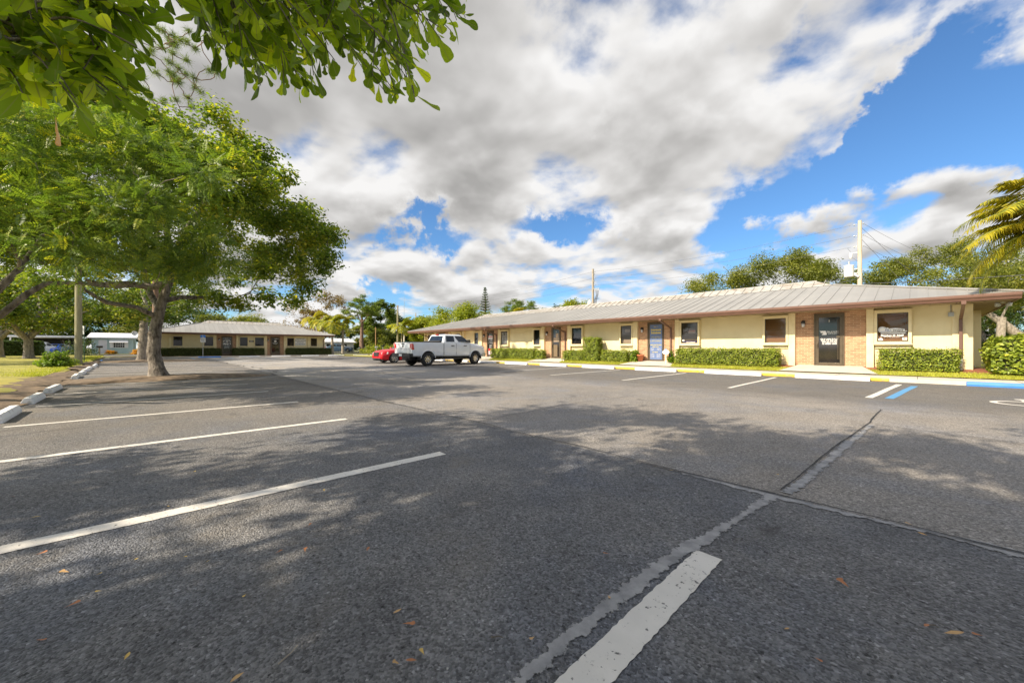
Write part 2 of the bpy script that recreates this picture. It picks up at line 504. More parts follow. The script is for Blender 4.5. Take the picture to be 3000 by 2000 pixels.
def asphalt():
    """Weathered aggregate: coarse dark paving by the stalls, finer grey paving in the lane, newer tar near the offices."""
    m, n, b, g = new_mat('asphalt')
    tc = n.nodes.new('ShaderNodeTexCoord'); P = tc.outputs['Object']
    x, y, z = g.sep(P)
    wob = g.m('MULTIPLY', g.m('SUBTRACT', g.noise(P, 0.35, 4, 0.6), 0.5), 1.2)
    lane = g.ss(y, 3.345, 3.365)                                   # the seam
    newer = g.ss(g.m('ADD', y, wob), 9.2, 11.4)
    big = g.noise(P, 0.22, 5, 0.6, 0.4)
    mid = g.noise(P, 1.7, 7, 0.62, 0.3)
    fine = g.noise(P, 45, 4, 0.75)
    # stones
    vo = n.nodes.new('ShaderNodeTexVoronoi'); n.links.new(P, vo.inputs['Vector'])
    vo.inputs['Scale'].default_value = 105; vo.inputs['Randomness'].default_value = 1.0
    vo2 = n.nodes.new('ShaderNodeTexVoronoi'); n.links.new(P, vo2.inputs['Vector'])
    vo2.inputs['Scale'].default_value = 190
    stone = n.nodes.new('ShaderNodeSeparateColor'); n.links.new(vo.outputs['Color'], stone.inputs[0])
    c_old = g.ramp(mid, [(0.28, (0.094, 0.095, 0.100)), (0.5, (0.130, 0.130, 0.134)), (0.75, (0.178, 0.175, 0.173))])
    c_old = g.mix(g.m('MULTIPLY', g.ss(g.m('ADD', x, g.m('MULTIPLY', wob, 1.5)), -3.2, -8.5), 0.7), c_old, (0.185, 0.168, 0.148, 1))
    c_lane = g.ramp(mid, [(0.25, (0.168, 0.156, 0.144)), (0.75, (0.222, 0.206, 0.189))])
    c_new = g.ramp(mid, [(0.25, (0.105, 0.099, 0.092)), (0.75, (0.140, 0.131, 0.121))])
    west = g.ss(x, -9.0, -17.0)
    c_lane = g.mix(g.m('MULTIPLY', west, 0.55), c_lane, (0.34, 0.318, 0.29, 1))
    col = g.mix(lane, c_old, c_lane)
    col = g.mix(newer, col, c_new)
    v = g.m('ADD', g.m('ADD', 0.30, g.m('MULTIPLY', stone.outputs[0], 0.95)), g.m('MULTIPLY', fine, 0.6))
    v = g.m('MULTIPLY', v, g.m('ADD', 0.62, g.m('MULTIPLY', big, 0.76)))
    # pale worn stones here and there, and small tar pits
    v = g.m('ADD', v, g.m('MULTIPLY', g.ss(stone.outputs[1], 0.94, 0.97), 0.8))
    pit = g.ss(g.noise(P, 30, 4, 0.65), 0.40, 0.33)
    lump = g.noise(P, 34, 3, 0.6)
    v = g.m('MULTIPLY', v, g.m('ADD', 0.35, g.m('MULTIPLY', lump, 1.3)))
    v = g.m('MULTIPLY', v, g.m('SUBTRACT', 1.0, g.m('MULTIPLY', pit, g.m('SUBTRACT', 0.72, g.m('MULTIPLY', lane, 0.5)))))
    mm = n.nodes.new('ShaderNodeMix'); mm.data_type = 'RGBA'; mm.blend_type = 'MULTIPLY'; mm.inputs[0].default_value = 1.0
    n.links.new(col, mm.inputs[6]); n.links.new(g.comb(v, v, v), mm.inputs[7])
    # bluish and brownish weathering, oil-dark blots, pale specks in clusters
    hue = g.noise(P, 0.55, 6, 0.65, 0.5)
    tint = g.ramp(hue, [(0.30, (0.88, 0.95, 1.10)), (0.5, (1.0, 1.0, 1.0)), (0.70, (1.05, 1.01, 0.96))])
    m2 = n.nodes.new('ShaderNodeMix'); m2.data_type = 'RGBA'; m2.blend_type = 'MULTIPLY'; m2.inputs[0].default_value = 1.0
    n.links.new(mm.outputs[2], m2.inputs[6]); n.links.new(tint, m2.inputs[7])
    blot = g.m('MULTIPLY', g.ss(g.noise(P, 1.15, 5, 0.6, 0.8), 0.60, 0.72), 0.45)
    c3 = g.mix(blot, m2.outputs[2], (0.045, 0.043, 0.042, 1))
    spk = g.m('MULTIPLY', g.ss(g.noise(P, 48, 3, 0.6), 0.66, 0.70), g.ss(g.noise(P, 0.9, 3, 0.5), 0.50, 0.66))
    c3 = g.mix(g.m('MULTIPLY', spk, g.m('SUBTRACT', 1.0, g.m('MULTIPLY', lane, 0.7))), c3, (0.42, 0.41, 0.39, 1))
    # dusty patches of washed-in sand
    dust = g.m('MULTIPLY', g.ss(g.noise(P, 0.8, 8, 0.7, 0.6), 0.55, 0.72), 0.42)
    dcol = g.mix(dust, c3, (0.20, 0.17, 0.13, 1))
    n.links.new(dcol, b.inputs['Base Color'])
    b.inputs['Roughness'].default_value = 0.82
    b.inputs['Specular IOR Level'].default_value = 0.35
    h = g.m('SUBTRACT', g.m('MULTIPLY', fine, 0.4), g.m('MULTIPLY', g.m('ADD', vo.outputs['Distance'], g.m('MULTIPLY', vo2.outputs['Distance'], 0.3)), g.m('SUBTRACT', 1.4, g.m('MULTIPLY', lane, 0.9))))
    h = g.m('ADD', g.m('SUBTRACT', h, g.m('MULTIPLY', pit, 0.6)), g.m('MULTIPLY', lump, 0.9))
    bn = n.nodes.new('ShaderNodeBump'); bn.inputs['Strength'].default_value = 0.75; bn.inputs['Distance'].default_value = 0.008
    n.links.new(h, bn.inputs['Height']); n.links.new(bn.outputs[0], b.inputs['Normal'])
    return m


def worn_paint(name, c, thr=0.40):
    """Road paint worn through to the stones in places."""
    m, n, b, g = new_mat(name)
    tc = n.nodes.new('ShaderNodeTexCoord'); P = tc.outputs['Object']
    f = g.noise(P, 38, 6, 0.7); k = g.noise(P, 5, 4, 0.6)
    worn = g.ss(g.m('ADD', f, g.m('MULTIPLY', g.m('SUBTRACT', k, 0.5), 0.35)), thr, thr - 0.06)
    base = g.ramp(g.noise(P, 3, 5, 0.6), [(0.3, tuple(x * 0.82 for x in c)), (0.7, c)])
    n.links.new(g.mix(worn, base, (0.10, 0.097, 0.093, 1)), b.inputs['Base Color'])
    b.inputs['Roughness'].default_value = 0.7
    bn = n.nodes.new('ShaderNodeBump'); bn.inputs['Strength'].default_value = 0.5; bn.inputs['Distance'].default_value = 0.006
    n.links.new(g.noise(P, 60, 4, 0.7), bn.inputs['Height']); n.links.new(bn.outputs[0], b.inputs['Normal'])
    return m


def stucco():
    m, n, b, g = new_mat('cream_stucco')
    tc = n.nodes.new('ShaderNodeTexCoord'); P = tc.outputs['Object']
    x, y, z = g.sep(P)
    base = g.ramp(g.noise(P, 1.1, 6, 0.6), [(0.35, (0.73, 0.62, 0.37)), (0.65, (0.80, 0.69, 0.43))])
    # splash dirt low down, faint rain streaks
    spl = g.m('MULTIPLY', g.ss(g.m('ADD', z, g.m('MULTIPLY', g.noise(P, 3.0, 6, 0.65), 0.5)), 0.95, 0.45), 0.55)
    st = g.noise(g.comb(g.m('MULTIPLY', x, 5.0), g.m('MULTIPLY', y, 5.0), g.m('MULTIPLY', z, 0.35)), 1.0, 6, 0.6)
    spl = g.m('ADD', spl, g.m('MULTIPLY', g.ss(st, 0.58, 0.76), 0.10))
    n.links.new(g.mix(spl, base, (0.42, 0.32, 0.18, 1)), b.inputs['Base Color'])
    b.inputs['Roughness'].default_value = 0.85; b.inputs['Specular IOR Level'].default_value = 0.2
    bn = n.nodes.new('ShaderNodeBump'); bn.inputs['Strength'].default_value = 0.3; bn.inputs['Distance'].default_value = 0.01
    n.links.new(g.noise(P, 60, 5, 0.6), bn.inputs['Height']); n.links.new(bn.outputs[0], b.inputs['Normal'])
    return m


M['stucco'] = stucco()
M['roof'] = metal_roof()
M['ridge'] = ridge_metal()
M['brick'] = brick()
M['asphalt'] = asphalt()
M['line'] = worn_paint('white_road_paint', (0.70, 0.665, 0.61), 0.395)
M['blue_line'] = worn_paint('blue_road_paint', (0.10, 0.30, 0.55), 0.30)


def ribbon_mat(name, c1, c2, k, lo, hi, scale):
    """Filler or crack along a ribbon, its edge broken up by noise."""
    m, n, b, g = new_mat(name)
    tc = n.nodes.new('ShaderNodeTexCoord'); P = tc.outputs['Object']
    at = n.nodes.new('ShaderNodeAttribute'); at.attribute_name = 'across'
    d = g.m('SUBTRACT', 1.0, g.m('ABSOLUTE', at.outputs['Fac']))
    f = g.noise(P, scale, 7, 0.65); f2 = g.noise(P, 1.7, 4, 0.6)
    a = g.ss(g.m('ADD', d, g.m('ADD', g.m('MULTIPLY', g.m('SUBTRACT', f, 0.5), k), g.m('MULTIPLY', g.m('SUBTRACT', f2, 0.5), k * 0.9))), lo, hi)
    n.links.new(g.ramp(g.noise(P, 9, 6, 0.65), [(0.35, c2), (0.65, c1)]), b.inputs['Base Color'])
    n.links.new(a, b.inputs['Alpha'])
    b.inputs['Roughness'].default_value = 0.85
    bn = n.nodes.new('ShaderNodeBump'); bn.inputs['Strength'].default_value = 0.6; bn.inputs['Distance'].default_value = 0.01
    n.links.new(g.noise(P, 40, 5, 0.7), bn.inputs['Height']); n.links.new(bn.outputs[0], b.inputs['Normal'])
    return m


M['seal'] = ribbon_mat('crack_sealer', (0.34, 0.335, 0.335), (0.19, 0.19, 0.195), 1.9, 0.48, 0.62, 20)
M['crack'] = ribbon_mat('open_crack', (0.035, 0.034, 0.034), (0.02, 0.02, 0.02), 0.9, 0.55, 0.72, 18)
M['concrete'] = pmat('pale_concrete', (0.58, 0.53, 0.45), (0.50, 0.45, 0.38), 1.6, 0.85, 0.2, 50)
M['mulch'] = pmat('red_mulch', (0.33, 0.115, 0.055), (0.16, 0.06, 0.035), 14, 0.95, 0.9, 40, detail=8)
M['dirt'] = pmat('leaf_litter_soil', (0.24, 0.175, 0.115), (0.085, 0.06, 0.04), 5, 0.95, 0.9, 25, detail=10)
M['lawn'] = pmat('lawn_turf', (0.42, 0.36, 0.07), (0.19, 0.195, 0.035), 0.7, 0.95, 0.8, 30, detail=10, lo=0.3, hi=0.68)
M['far_ground'] = pmat('far_ground', (0.17, 0.17, 0.05), (0.09, 0.10, 0.03), 0.15, 0.95)

# ------------------------------------------------------------------ ground, paving, lawns
def sheet(name, pts, mat, z=None):
    b = MB(); b.poly([(p[0], p[1], (p[2] if len(p) > 2 else z)) for p in pts])
    o = b.build(name, mat)
    bm = bmesh.new(); bm.from_mesh(o.data)
    bmesh.ops.recalc_face_normals(bm, faces=bm.faces)
    if bm.faces[:] and bm.faces[0].normal.z < 0: bmesh.ops.reverse_faces(bm, faces=bm.faces)
    bm.to_mesh(o.data); bm.free()
    return struct(o)


def row_y(X): return -1.45 + 0.05 * X           # the line of the wheel stops on the tree side
def end_y(X): return 2.22 + 0.027 * X           # where the stall lines end on the lane side


sheet('ground', [(-900, -900), (900, -900), (900, 900), (-900, 900)], M['far_ground'], -0.03)
sheet('parking_lot', [(16, 17.15), (-54.2, 17.15), (-54.2, 26), (-60, 26), (-60, -4.6), (-40, -4.2), (0, -2.0), (16, -1.6)], M['asphalt'], 0.0)
sheet('road', [(-82, -60), (-72, -60), (-72, 120), (-82, 120)], M['asphalt'], 0.0)

# front curb (yellow), walk, planted strip
Y0, Y1, YG, YW = 17.15, 18.9, 19.62, 20.4
b = MB(); b.box(-37.2, -0.62, Y0, Y0 + 0.16, 0, 0.10); clean(struct(b.build('yellow_curb', M['yellow'])), 0.02)
b = MB()
b.box(-37.2, 16, Y0 + 0.163, Y1, -0.01, 0.105)
b.box(-0.617, 16, Y0 + 0.002, Y0 + 0.163, -0.01, 0.09)
for k in range(-18, 8):
    b.box(k * 2.0 - 0.006, k * 2.0 + 0.006, Y0 + 0.17, Y1, 0.1055, 0.1065, 1)
struct(b.build('sidewalk', [M['concrete'], M['crack']]))


def strip_z(Y): return 0.115 + (Y - Y1) / (YW - Y1) * 0.215


def bumpy(name, x0, x1, y0, y1, zf, mat, nx, ny, amp, seed):
    rr = random.Random(seed)
    vs, fs = [], []
    for j in range(ny + 1):
        for i in range(nx + 1):
            x = x0 + (x1 - x0) * i / nx; y = y0 + (y1 - y0) * j / ny
            vs.append((x, y, zf(y) + rr.uniform(0, amp)))
    for j in range(ny):
        for i in range(nx):
            a = j * (nx + 1) + i
            fs.append((a, a + 1, a + nx + 2, a + nx + 1))
    o = MB().add(vs, fs, 0, True).build(name, mat)
    return struct(o)


bumpy('front_lawn', -37.2, 16, Y1 + 0.001, YG, lambda y: strip_z(y) + 0.004, M['lawn'], 260, 6, 0.018, 3)
bumpy('mulch_bed', -37.2, 1.3, YG, YW + 0.02, strip_z, M['mulch'], 260, 5, 0.03, 4)
bumpy('mulch_bed', 1.3, 9, YG, 22.5, lambda y: min(0.33, strip_z(y)), M['mulch'], 60, 12, 0.03, 5)
bumpy('side_lawn', 1.3, 60, 22.5, 60, lambda y: 0.3, M['lawn'], 60, 40, 0.04, 6)
sheet('west_lawn', [(-54.1, 17.2), (-37.3, 17.2), (-37.3, 60), (-71.9, 60), (-71.9, 26.1), (-54.1, 26.1)], M['lawn'], 0.05)
sheet('back_lawn', [(-37.2, 29.5), (60, 29.5), (60, 34), (-37.2, 34)], M['lawn'], 0.02)
PATHS = []
for u in (2429, 1921, 1629, 1437):
    X = xat(u, 20.4)
    PATHS.append(X)
    sheet('entry_path', [(X - 1.0, YW, strip_z(YW) + 0.034), (X - 1.45, Y1 - 0.002, strip_z(Y1) + 0.034), (X + 1.55, Y1 - 0.002, strip_z(Y1) + 0.034), (X + 1.0, YW, strip_z(YW) + 0.034)], M['concrete'])
# tree side: soil strip, lawn, the planted island between two stalls
pts_u = [(X, row_y(X) - 0.12) for X in np.linspace(14, -40, 60)]
pts_l = [(X, row_y(X) - 1.9 - 0.5 * math.sin(X * 0.9) - 0.3 * math.sin(X * 2.3)) for X in np.linspace(-40, 14, 60)]


def island(name, pts, mat, zc, seed, edge=0.003):
    """Low uneven mound inside an outline."""
    rr = random.Random(seed)
    bm = bmesh.new()
    n = len(pts); c = Vector((sum(p[0] for p in pts) / n, sum(p[1] for p in pts) / n, 0))
    rings = []
    for k in range(6):
        f = 1 - k / 6
        rings.append([bm.verts.new((c.x + (p[0] - c.x) * f, c.y + (p[1] - c.y) * f, edge + zc * math.sin(PI / 2 * (k / 6)) + (rr.uniform(0, 0.02) if k else 0))) for p in pts])
    top = bm.verts.new((c.x, c.y, edge + zc))
    for k in range(5):
        for i in range(n):
            bm.faces.new((rings[k][i], rings[k][(i + 1) % n], rings[k + 1][(i + 1) % n], rings[k + 1][i]))
    for i in range(n): bm.faces.new((rings[5][i], rings[5][(i + 1) % n], top))
    bmesh.ops.recalc_face_normals(bm, faces=bm.faces)
    for f in bm.faces: f.smooth = True
    me = bpy.data.meshes.new(name); bm.to_mesh(me); bm.free(); me.materials.append(mat)
    o = bpy.data.objects.new(name, me); C.objects.link(o)
    return struct(o)


vs, fs = [], []
NXS = 240
for i in range(NXS + 1):
    X = 14 - 56 * i / NXS
    wob = 0.10 * math.sin(X * 3.1) + 0.07 * math.sin(X * 7.3)
    wid = 1.7 if X > -20.5 else 0.55
    for j in range(7):
        y = row_y(X) + 0.02 + wob - j / 6 * (wid + 0.4 * math.sin(X * 0.8))
        vs.append((X, y, 0.008 + 0.085 * min(1, j / 3) + random.uniform(0, 0.025)))
for i in range(NXS):
    for j in range(6):
        a = i * 7 + j; fs.append((a, a + 7, a + 8, a + 1))
struct(MB().add(vs, fs, 0, True).build('soil_strip', M['dirt']))
vs, fs = [], []
NX, NY = 150, 40
for i in range(NX + 1):
    X = 14 - 82 * i / NX
    for j in range(NY + 1):
        t = j / NY
        y = row_y(X) - 0.45 - (t ** 1.6) * 60
        vs.append((X, y, 0.05 + 0.12 * min(1, t * 8) + 0.25 * t + random.uniform(-0.012, 0.012)))
for i in range(NX):
    for j in range(NY):
        a = i * (NY + 1) + j; fs.append((a, a + 1, a + NY + 2, a + NY + 1))
struct(MB().add(vs, fs, 0, True).build('lawn', M['lawn']))
isl = [(-16.75, -2.3), (-16.9, -1.0), (-16.8, 0.4), (-16.95, 1.6), (-17.0, 2.5), (-17.4, 3.05), (-18.1, 3.1), (-18.9, 2.7), (-19.3, 1.9), (-19.35, 0.6), (-19.3, -0.7), (-19.45, -1.8), (-19.5, -2.4)]
isl2 = []
for i, p in enumerate(isl):
    q = isl[(i + 1) % len(isl)]
    for k in range(4):
        f = k / 4
        isl2.append((p[0] + (q[0] - p[0]) * f + random.uniform(-.1, .1), p[1] + (q[1] - p[1]) * f + random.uniform(-.1, .1)))
island('planted_island', isl2, M['dirt'], 0.12, 5)
isl3 = []
for k in range(28):
    an = 2 * PI * k / 28
    isl3.append((-41.8 + 2.6 * math.cos(an) + random.uniform(-.1, .1), -0.7 + 3.4 * math.sin(an) + random.uniform(-.1, .1)))
island('planted_island', isl3, M['dirt'], 0.12, 6)

# the far office's walk
b = MB(); b.box(-56.5, -54.2, -4, 17.2, -0.01, 0.12); struct(b.build('sidewalk', M['concrete']))
bumpy('planting_strip', -57.0, -55.2, -4, 17.0, lambda y: 0.13, M['mulch'], 10, 60, 0.03, 8)


# ------------------------------------------------------------------ painted lines, seams, cracks
def stripe(x0, y0, x1, y1, wd, mat, name='parking_line', z=0.004, seed=0, rough=0.0035):
    rr = random.Random(seed)
    d = Vector((x1 - x0, y1 - y0, 0)); L = d.length; d.normalize(); nrm = Vector((-d.y, d.x, 0))
    n = max(6, int(L / 0.025))
    vs, fs = [], []
    for i in range(n + 1):
        p = Vector((x0, y0, z)) + d * (L * i / n)
        wv = 0.004 * math.sin(i * 0.05 + seed)
        vs.append(p + nrm * (wd / 2 + wv + rr.uniform(-rough, rough)))
        vs.append(p - nrm * (wd / 2 - wv + rr.uniform(-rough, rough)))
    for i in range(n): fs.append((2 * i, 2 * i + 1, 2 * i + 3, 2 * i + 2))
    return struct(MB().add(vs, fs).build(name, mat))


LX = [-0.748 + 2.66, -0.748, -3.36, -5.98, -8.55, -11.1, -13.75, -16.4, -19.75, -22.2, -24.75, -27.3, -29.95, -32.6]
for i, X in enumerate(LX):
    # near end first: the lines are seen to fan out slightly towards the lane
    stripe(X - (0.03 if X < -2 else 0.0), row_y(X) + 0.25, X, end_y(X) - (.08 if X > -2 else 0), 0.13 if X > -4 else 0.115, M['line'], seed=i)
RX = [-35.6, -32.4, -29.2, -26.0, -22.8, -19.5, -16.2, -13.05, -9.95, -6.75, -3.5]
for i, X in enumerate(RX):
    stripe(X, 11.3, X - 0.05, 16.55, 0.105, M['line'], seed=20 + i)
a, c = gp(2545, 1165), gp(2634, 1126)
stripe(a.x, a.y, c.x, c.y, 0.13, M['line'], seed=40)
a, c = gp(2604, 1167.5), gp(2679, 1131)
stripe(a.x, a.y, c.x, c.y, 0.14, M['blue_line'], name='parking_line', seed=41)
for i, u in enumerate((690, 780, 868, 948, 1022, 1092)):
    yy = yat(u, -53.0)
    stripe(-47.8, yy + 0.1, -53.1, yy, 0.11, M['line'], seed=50 + i)
stripe(-47.8, 2.2, -53.1, 2.1, 0.14, M['blue_line'], seed=57)
stripe(-47.8, 5.3, -53.1, 5.2, 0.14, M['blue_line'], seed=58)
# painted wheelchair mark of the reserved stall, at the right
b = MB()
cc = gp(3010, 1184); cc.z = 0.0045
ringo, ringi = [], []
for k in range(40):
    an = 2 * PI * k / 40 + 0.3
    f = 1 if k < 32 else 0
    ringo.append((cc.x + 0.46 * math.cos(an), cc.y + 0.46 * math.sin(an), cc.z)); ringi.append((cc.x + 0.36 * math.cos(an), cc.y + 0.36 * math.sin(an), cc.z))
for k in range(31): b.quad(ringo[k], ringo[k + 1], ringi[k + 1], ringi[k])
b.box(cc.x + 0.0, cc.x + 0.11, cc.y - 0.05, cc.y + 0.75, 0.004, 0.005)
b.box(cc.x + 0.11, cc.x + 0.5, cc.y - 0.05, cc.y + 0.06, 0.004, 0.005)
b.lathe([(0.001, 0.005), (0.11, 0.005)], (cc.x + 0.05, cc.y + 0.92, 0), n=18)
struct(b.build('wheelchair_marking', M['line']))


def crack(pts, wd, mat, seed, z=0.003, name='pavement_crack', wander=0.02):
    """A ribbon wandering along a path; 'across' runs from -1 to 1 over its width."""
    rr = random.Random(seed)
    z += seed * 0.0004
    P = [Vector((p[0], p[1], z)) for p in pts]
    out = []
    for a, c in zip(P[:-1], P[1:]):
        n = max(2, int((c - a).length / 0.06))
        for i in range(n): out.append(a.lerp(c, i / n))
    out.append(P[-1])
    vs, fs = [], []
    off = vel = 0.0
    for i, p in enumerate(out):
        d = (out[min(i + 2, len(out) - 1)] - out[max(i - 2, 0)]).normalized(); nr = Vector((-d.y, d.x, 0))
        vel = vel * 0.8 + rr.gauss(0, wander * 0.22) - off * .03
        off += vel
        q = p + nr * off
        vs += [q + nr * wd / 2, q - nr * wd / 2]
    for i in range(len(out) - 1): fs.append((2 * i, 2 * i + 1, 2 * i + 3, 2 * i + 2))
    o = MB().add(vs, fs).build(name, mat)
    at = o.data.attributes.new('across', 'FLOAT', 'POINT')
    at.data.foreach_set('value', [1.0, -1.0] * len(out))
    return struct(o)


# seam between the two pavings and its sealed parts
Sm = M['seal']; Cm = M['crack']
crack([(9, 3.30), (-1.4, 3.33)], 0.16, Sm, 2, 0.004, 'paving_seam', 0.01)
crack([(9, 3.34), (-0.75, 3.37), (-4.4, 3.38), (-17, 3.1)], 0.045, Cm, 1, 0.011, 'paving_seam', 0.008)
crack([(-17, 3.1), (-21, 3.9), (-30, 3.4), (-40, 3.0)], 0.12, Cm, 14, 0.011, 'paving_seam', 0.05)
# sealed crack along the first line
crack([(-0.725, 3.33), (-0.82, 2.5), (-0.868, 1.7), (-0.868, 0.86), (-0.90, -0.5), (-0.95, -1.8)], 0.135, Sm, 3, 0.004, 'pavement_crack', 0.005)
crack([(-0.715, 3.47), (-0.65, 4.85), (-0.56, 6.2), (-0.47, 7.6), (-0.44, 9.3)], 0.036, Cm, 5, 0.011, 'pavement_crack', 0.003)
crack([(-0.67, 3.44), (-0.585, 4.85), (-0.51, 6.2), (-0.45, 7.4)], 0.17, Sm, 6, 0.004, 'pavement_crack', 0.003)
crack([(-0.40, 7.4), (2.0, 7.0), (7.0, 7.2)], 0.04, Cm, 7, 0.011, 'pavement_crack', 0.008)
crack([(1.0, 9.6), (-0.45, 9.4), (-5.0, 9.9), (-12, 9.7)], 0.035, Cm, 8, 0.011, 'pavement_crack', 0.01)
crack([(-4.4, 3.38), (-4.6, 5.4), (-4.4, 8.0)], 0.03, Cm, 9, 0.011, 'pavement_crack', 0.008)
crack([(-10, 6.2), (-18, 7.2), (-30, 7.4)], 0.06, Cm, 10, 0.011, 'pavement_crack', 0.02)
crack([(-13, 9.0), (-20, 9.2), (-27, 10.2)], 0.06, Cm, 11, 0.011, 'pavement_crack', 0.02)

# ------------------------------------------------------------------ wheel stops
def stop_mesh(L, seed):
    rr = random.Random(seed)
    prof = [(-0.08, 0.0), (-0.08, 0.05), (-0.045, 0.125), (0.045, 0.125), (0.08, 0.05), (0.08, 0.0)]
    b = MB(); N = 14
    vs = []
    for i in range(N + 1):
        x = -L / 2 + L * i / N
        e = 0.96 if i in (0, N) else 1.0
        for (y, z) in prof: vs.append((x, y * e + rr.uniform(-.002, .002), z * e + (rr.uniform(-.003, .003) if z > 0 else 0)))
    fs = []
    for i in range(N):
        for k in range(5): fs.append((i * 6 + k, i * 6 + k + 1, (i + 1) * 6 + k + 1, (i + 1) * 6 + k))
    fs += [tuple(range(6))[::-1], tuple(range(N * 6, N * 6 + 6))]
    b.add(vs, fs)
    return b


def wheel_stop(x, y, rz, mat, label, group, L=1.83, seed=0, pins=True):
    o = stop_mesh(L, seed).build('wheel_stop', mat)
    clean(o, 0.006)
    o.location = (x, y, 0.001); o.rotation_euler = (0, 0, rz)
    tag(o, label, 'wheel stop', group)
    if pins:
        for s in (-1, 1):
            MB().lathe([(0.001, 0.1275), (0.014, 0.1275), (0.014, 0.123)], (s * L * 0.36, 0, 0), n=10).build('anchor_pin', M['galv'], o)
    return o


M['stop_white'] = pmat('painted_concrete_white', (0.80, 0.80, 0.80), (0.42, 0.40, 0.37), 9, 0.7, 0.3, 40, lo=0.26, hi=0.44, detail=9)
GA = 'wheel stops along the tree-side stalls'
nm = {-4.65: 'white wheel stop on the tree-side edge, behind the first long stall line', -9.82: 'white wheel stop nearest the left edge of the tree-side row', -12.45: 'white wheel stop second from the left edge, beside the mulch', -15.1: 'small white wheel stop just before the soil island of the big oak'}
nl = {-21.0: 'white wheel stop just past the big oak, nearest of the curving far row', -23.6: 'white wheel stop second past the big oak in the curving far row', -26.2: 'white wheel stop third past the big oak, below the round bush', -28.7: 'white wheel stop fourth past the big oak, before the wooden pole', -31.3: 'white wheel stop fifth past the big oak, beside the wooden pole base', -34.0: 'white wheel stop farthest of the tree-side row, nearest the blue one'}
k = 0
for d_ in (nm, nl):
    for X, lab in d_.items():
        k += 1
        wheel_stop(X + 0.1, row_y(X) + 0.11 + random.uniform(-.04, .04), R(random.uniform(-2, 2) + 2.5), M['stop_white'], lab, GA, L=1.4 if X > -16 else 1.7, seed=k)
p = gp(297, 1059.5)
wheel_stop(p.x, p.y, R(4), M['blue'], 'blue wheel stop alone past the wooden pole on the tree side', GA, seed=30)
GB = 'wheel stops before the tan offices'
ws = [(2760, 'x'), ]
near = [((2122, 2549), 0)]
spec = [(2066, 2231, 'white wheel stop before the hedge between the blue door and the glass door'), (1862, 1982, 'white wheel stop before the blue office door'),
        (1707, 1800, 'white wheel stop before the clipped hedge and tall shrub'), (1584, 1660, 'white wheel stop before the office door with taped papers'),
        (1481, 1545, 'white wheel stop before the hedge just past the pickup'), (1395, 1452, 'white wheel stop at the front wheel of the pickup')]
wy = Y0 - 0.105
for (ua, ub, lab) in [(2330, 2549, 'long white wheel stop below the path to the glass door of suite one')] + spec:
    xa, xb = xat(ua, wy), xat(ub, wy)
    k += 1
    wheel_stop((xa + xb) / 2, wy, 0, M['stop_white'], lab, GB, L=max(1.7, min(2.5, xb - xa)), seed=k)
xa = xat(2831, wy)
wheel_stop(xa + 1.15, wy - 0.03, 0, M['blue'], 'bright blue wheel stop at the right edge, below the corner of the office', GB, L=2.3, seed=60)
for X in (-24.3, -27.5, -30.7):
    k += 1
    wheel_stop(X, wy, 0, M['stop_white'], {-24.3: 'white wheel stop behind the red sedan', -27.5: 'white wheel stop past the red sedan, hidden by the pickup', -30.7: 'white wheel stop farthest along the tan offices'}[X], GB, seed=k)
GC = 'wheel stops before the far office'
far = [(581, 648, 'blue wheel stop before the dark hedge of the far office', 'blue'), (700, 761, 'white wheel stop below the middle hedge of the far office', 'w'), (796, 851, 'white wheel stop before the far office door reflecting red', 'w'),
       (884, 934, 'white wheel stop below the phone number sign of the far office', 'w'), (962, 1008, 'white wheel stop at the palms past the far office', 'w'), (1036, 1078, 'white wheel stop on the grass edge before the white house', 'w'), (1085, 1110, 'white wheel stop just behind the nose of the red sedan', 'w')]
for (ua, ub, lab, cl) in far:
    ya, yb = yat(ua, -53.5), yat(ub, -53.5)
    k += 1
    wheel_stop(-53.5, (ya + yb) / 2, PI / 2, M['blue'] if cl == 'blue' else M['stop_white'], lab, GC, L=min(2.6, yb - ya), seed=k)

# ------------------------------------------------------------------ the two offices
def scribble(parent, x0, x1, z, h, mat, y, seed, name='lettering'):
    """A line of lettering too small to read in the photograph: word-length runs of small strokes."""
    rr = random.Random(seed)
    b = MB(); x = x0
    while x < x1 - h * 0.4:
        wl = rr.randint(3, 8)
        for _ in range(wl):
            lw = h * rr.uniform(0.35, 0.62)
            if x + lw > x1: break
            hh = h * rr.choice((0.7, 0.7, 1.0, 0.78))
            b.box(x, x + lw * 0.3, y - 0.002, y, z - h * 0.35, z - h * 0.35 + hh)
            if rr.random() < 0.7: b.box(x + lw * 0.3, x + lw * 0.8, y - 0.002, y, z - h * 0.35 + (0.5 * h if rr.random() < .5 else 0), z - h * 0.35 + (0.5 * h if rr.random() < .5 else 0) + h * 0.26)
            if rr.random() < 0.6: b.box(x + lw * 0.55, x + lw * 0.82, y - 0.0015, y, z - h * 0.35, z - h * 0.35 + h * 0.68)
            x += lw
        x += h * 0.45
    return b.build(name, mat, parent)


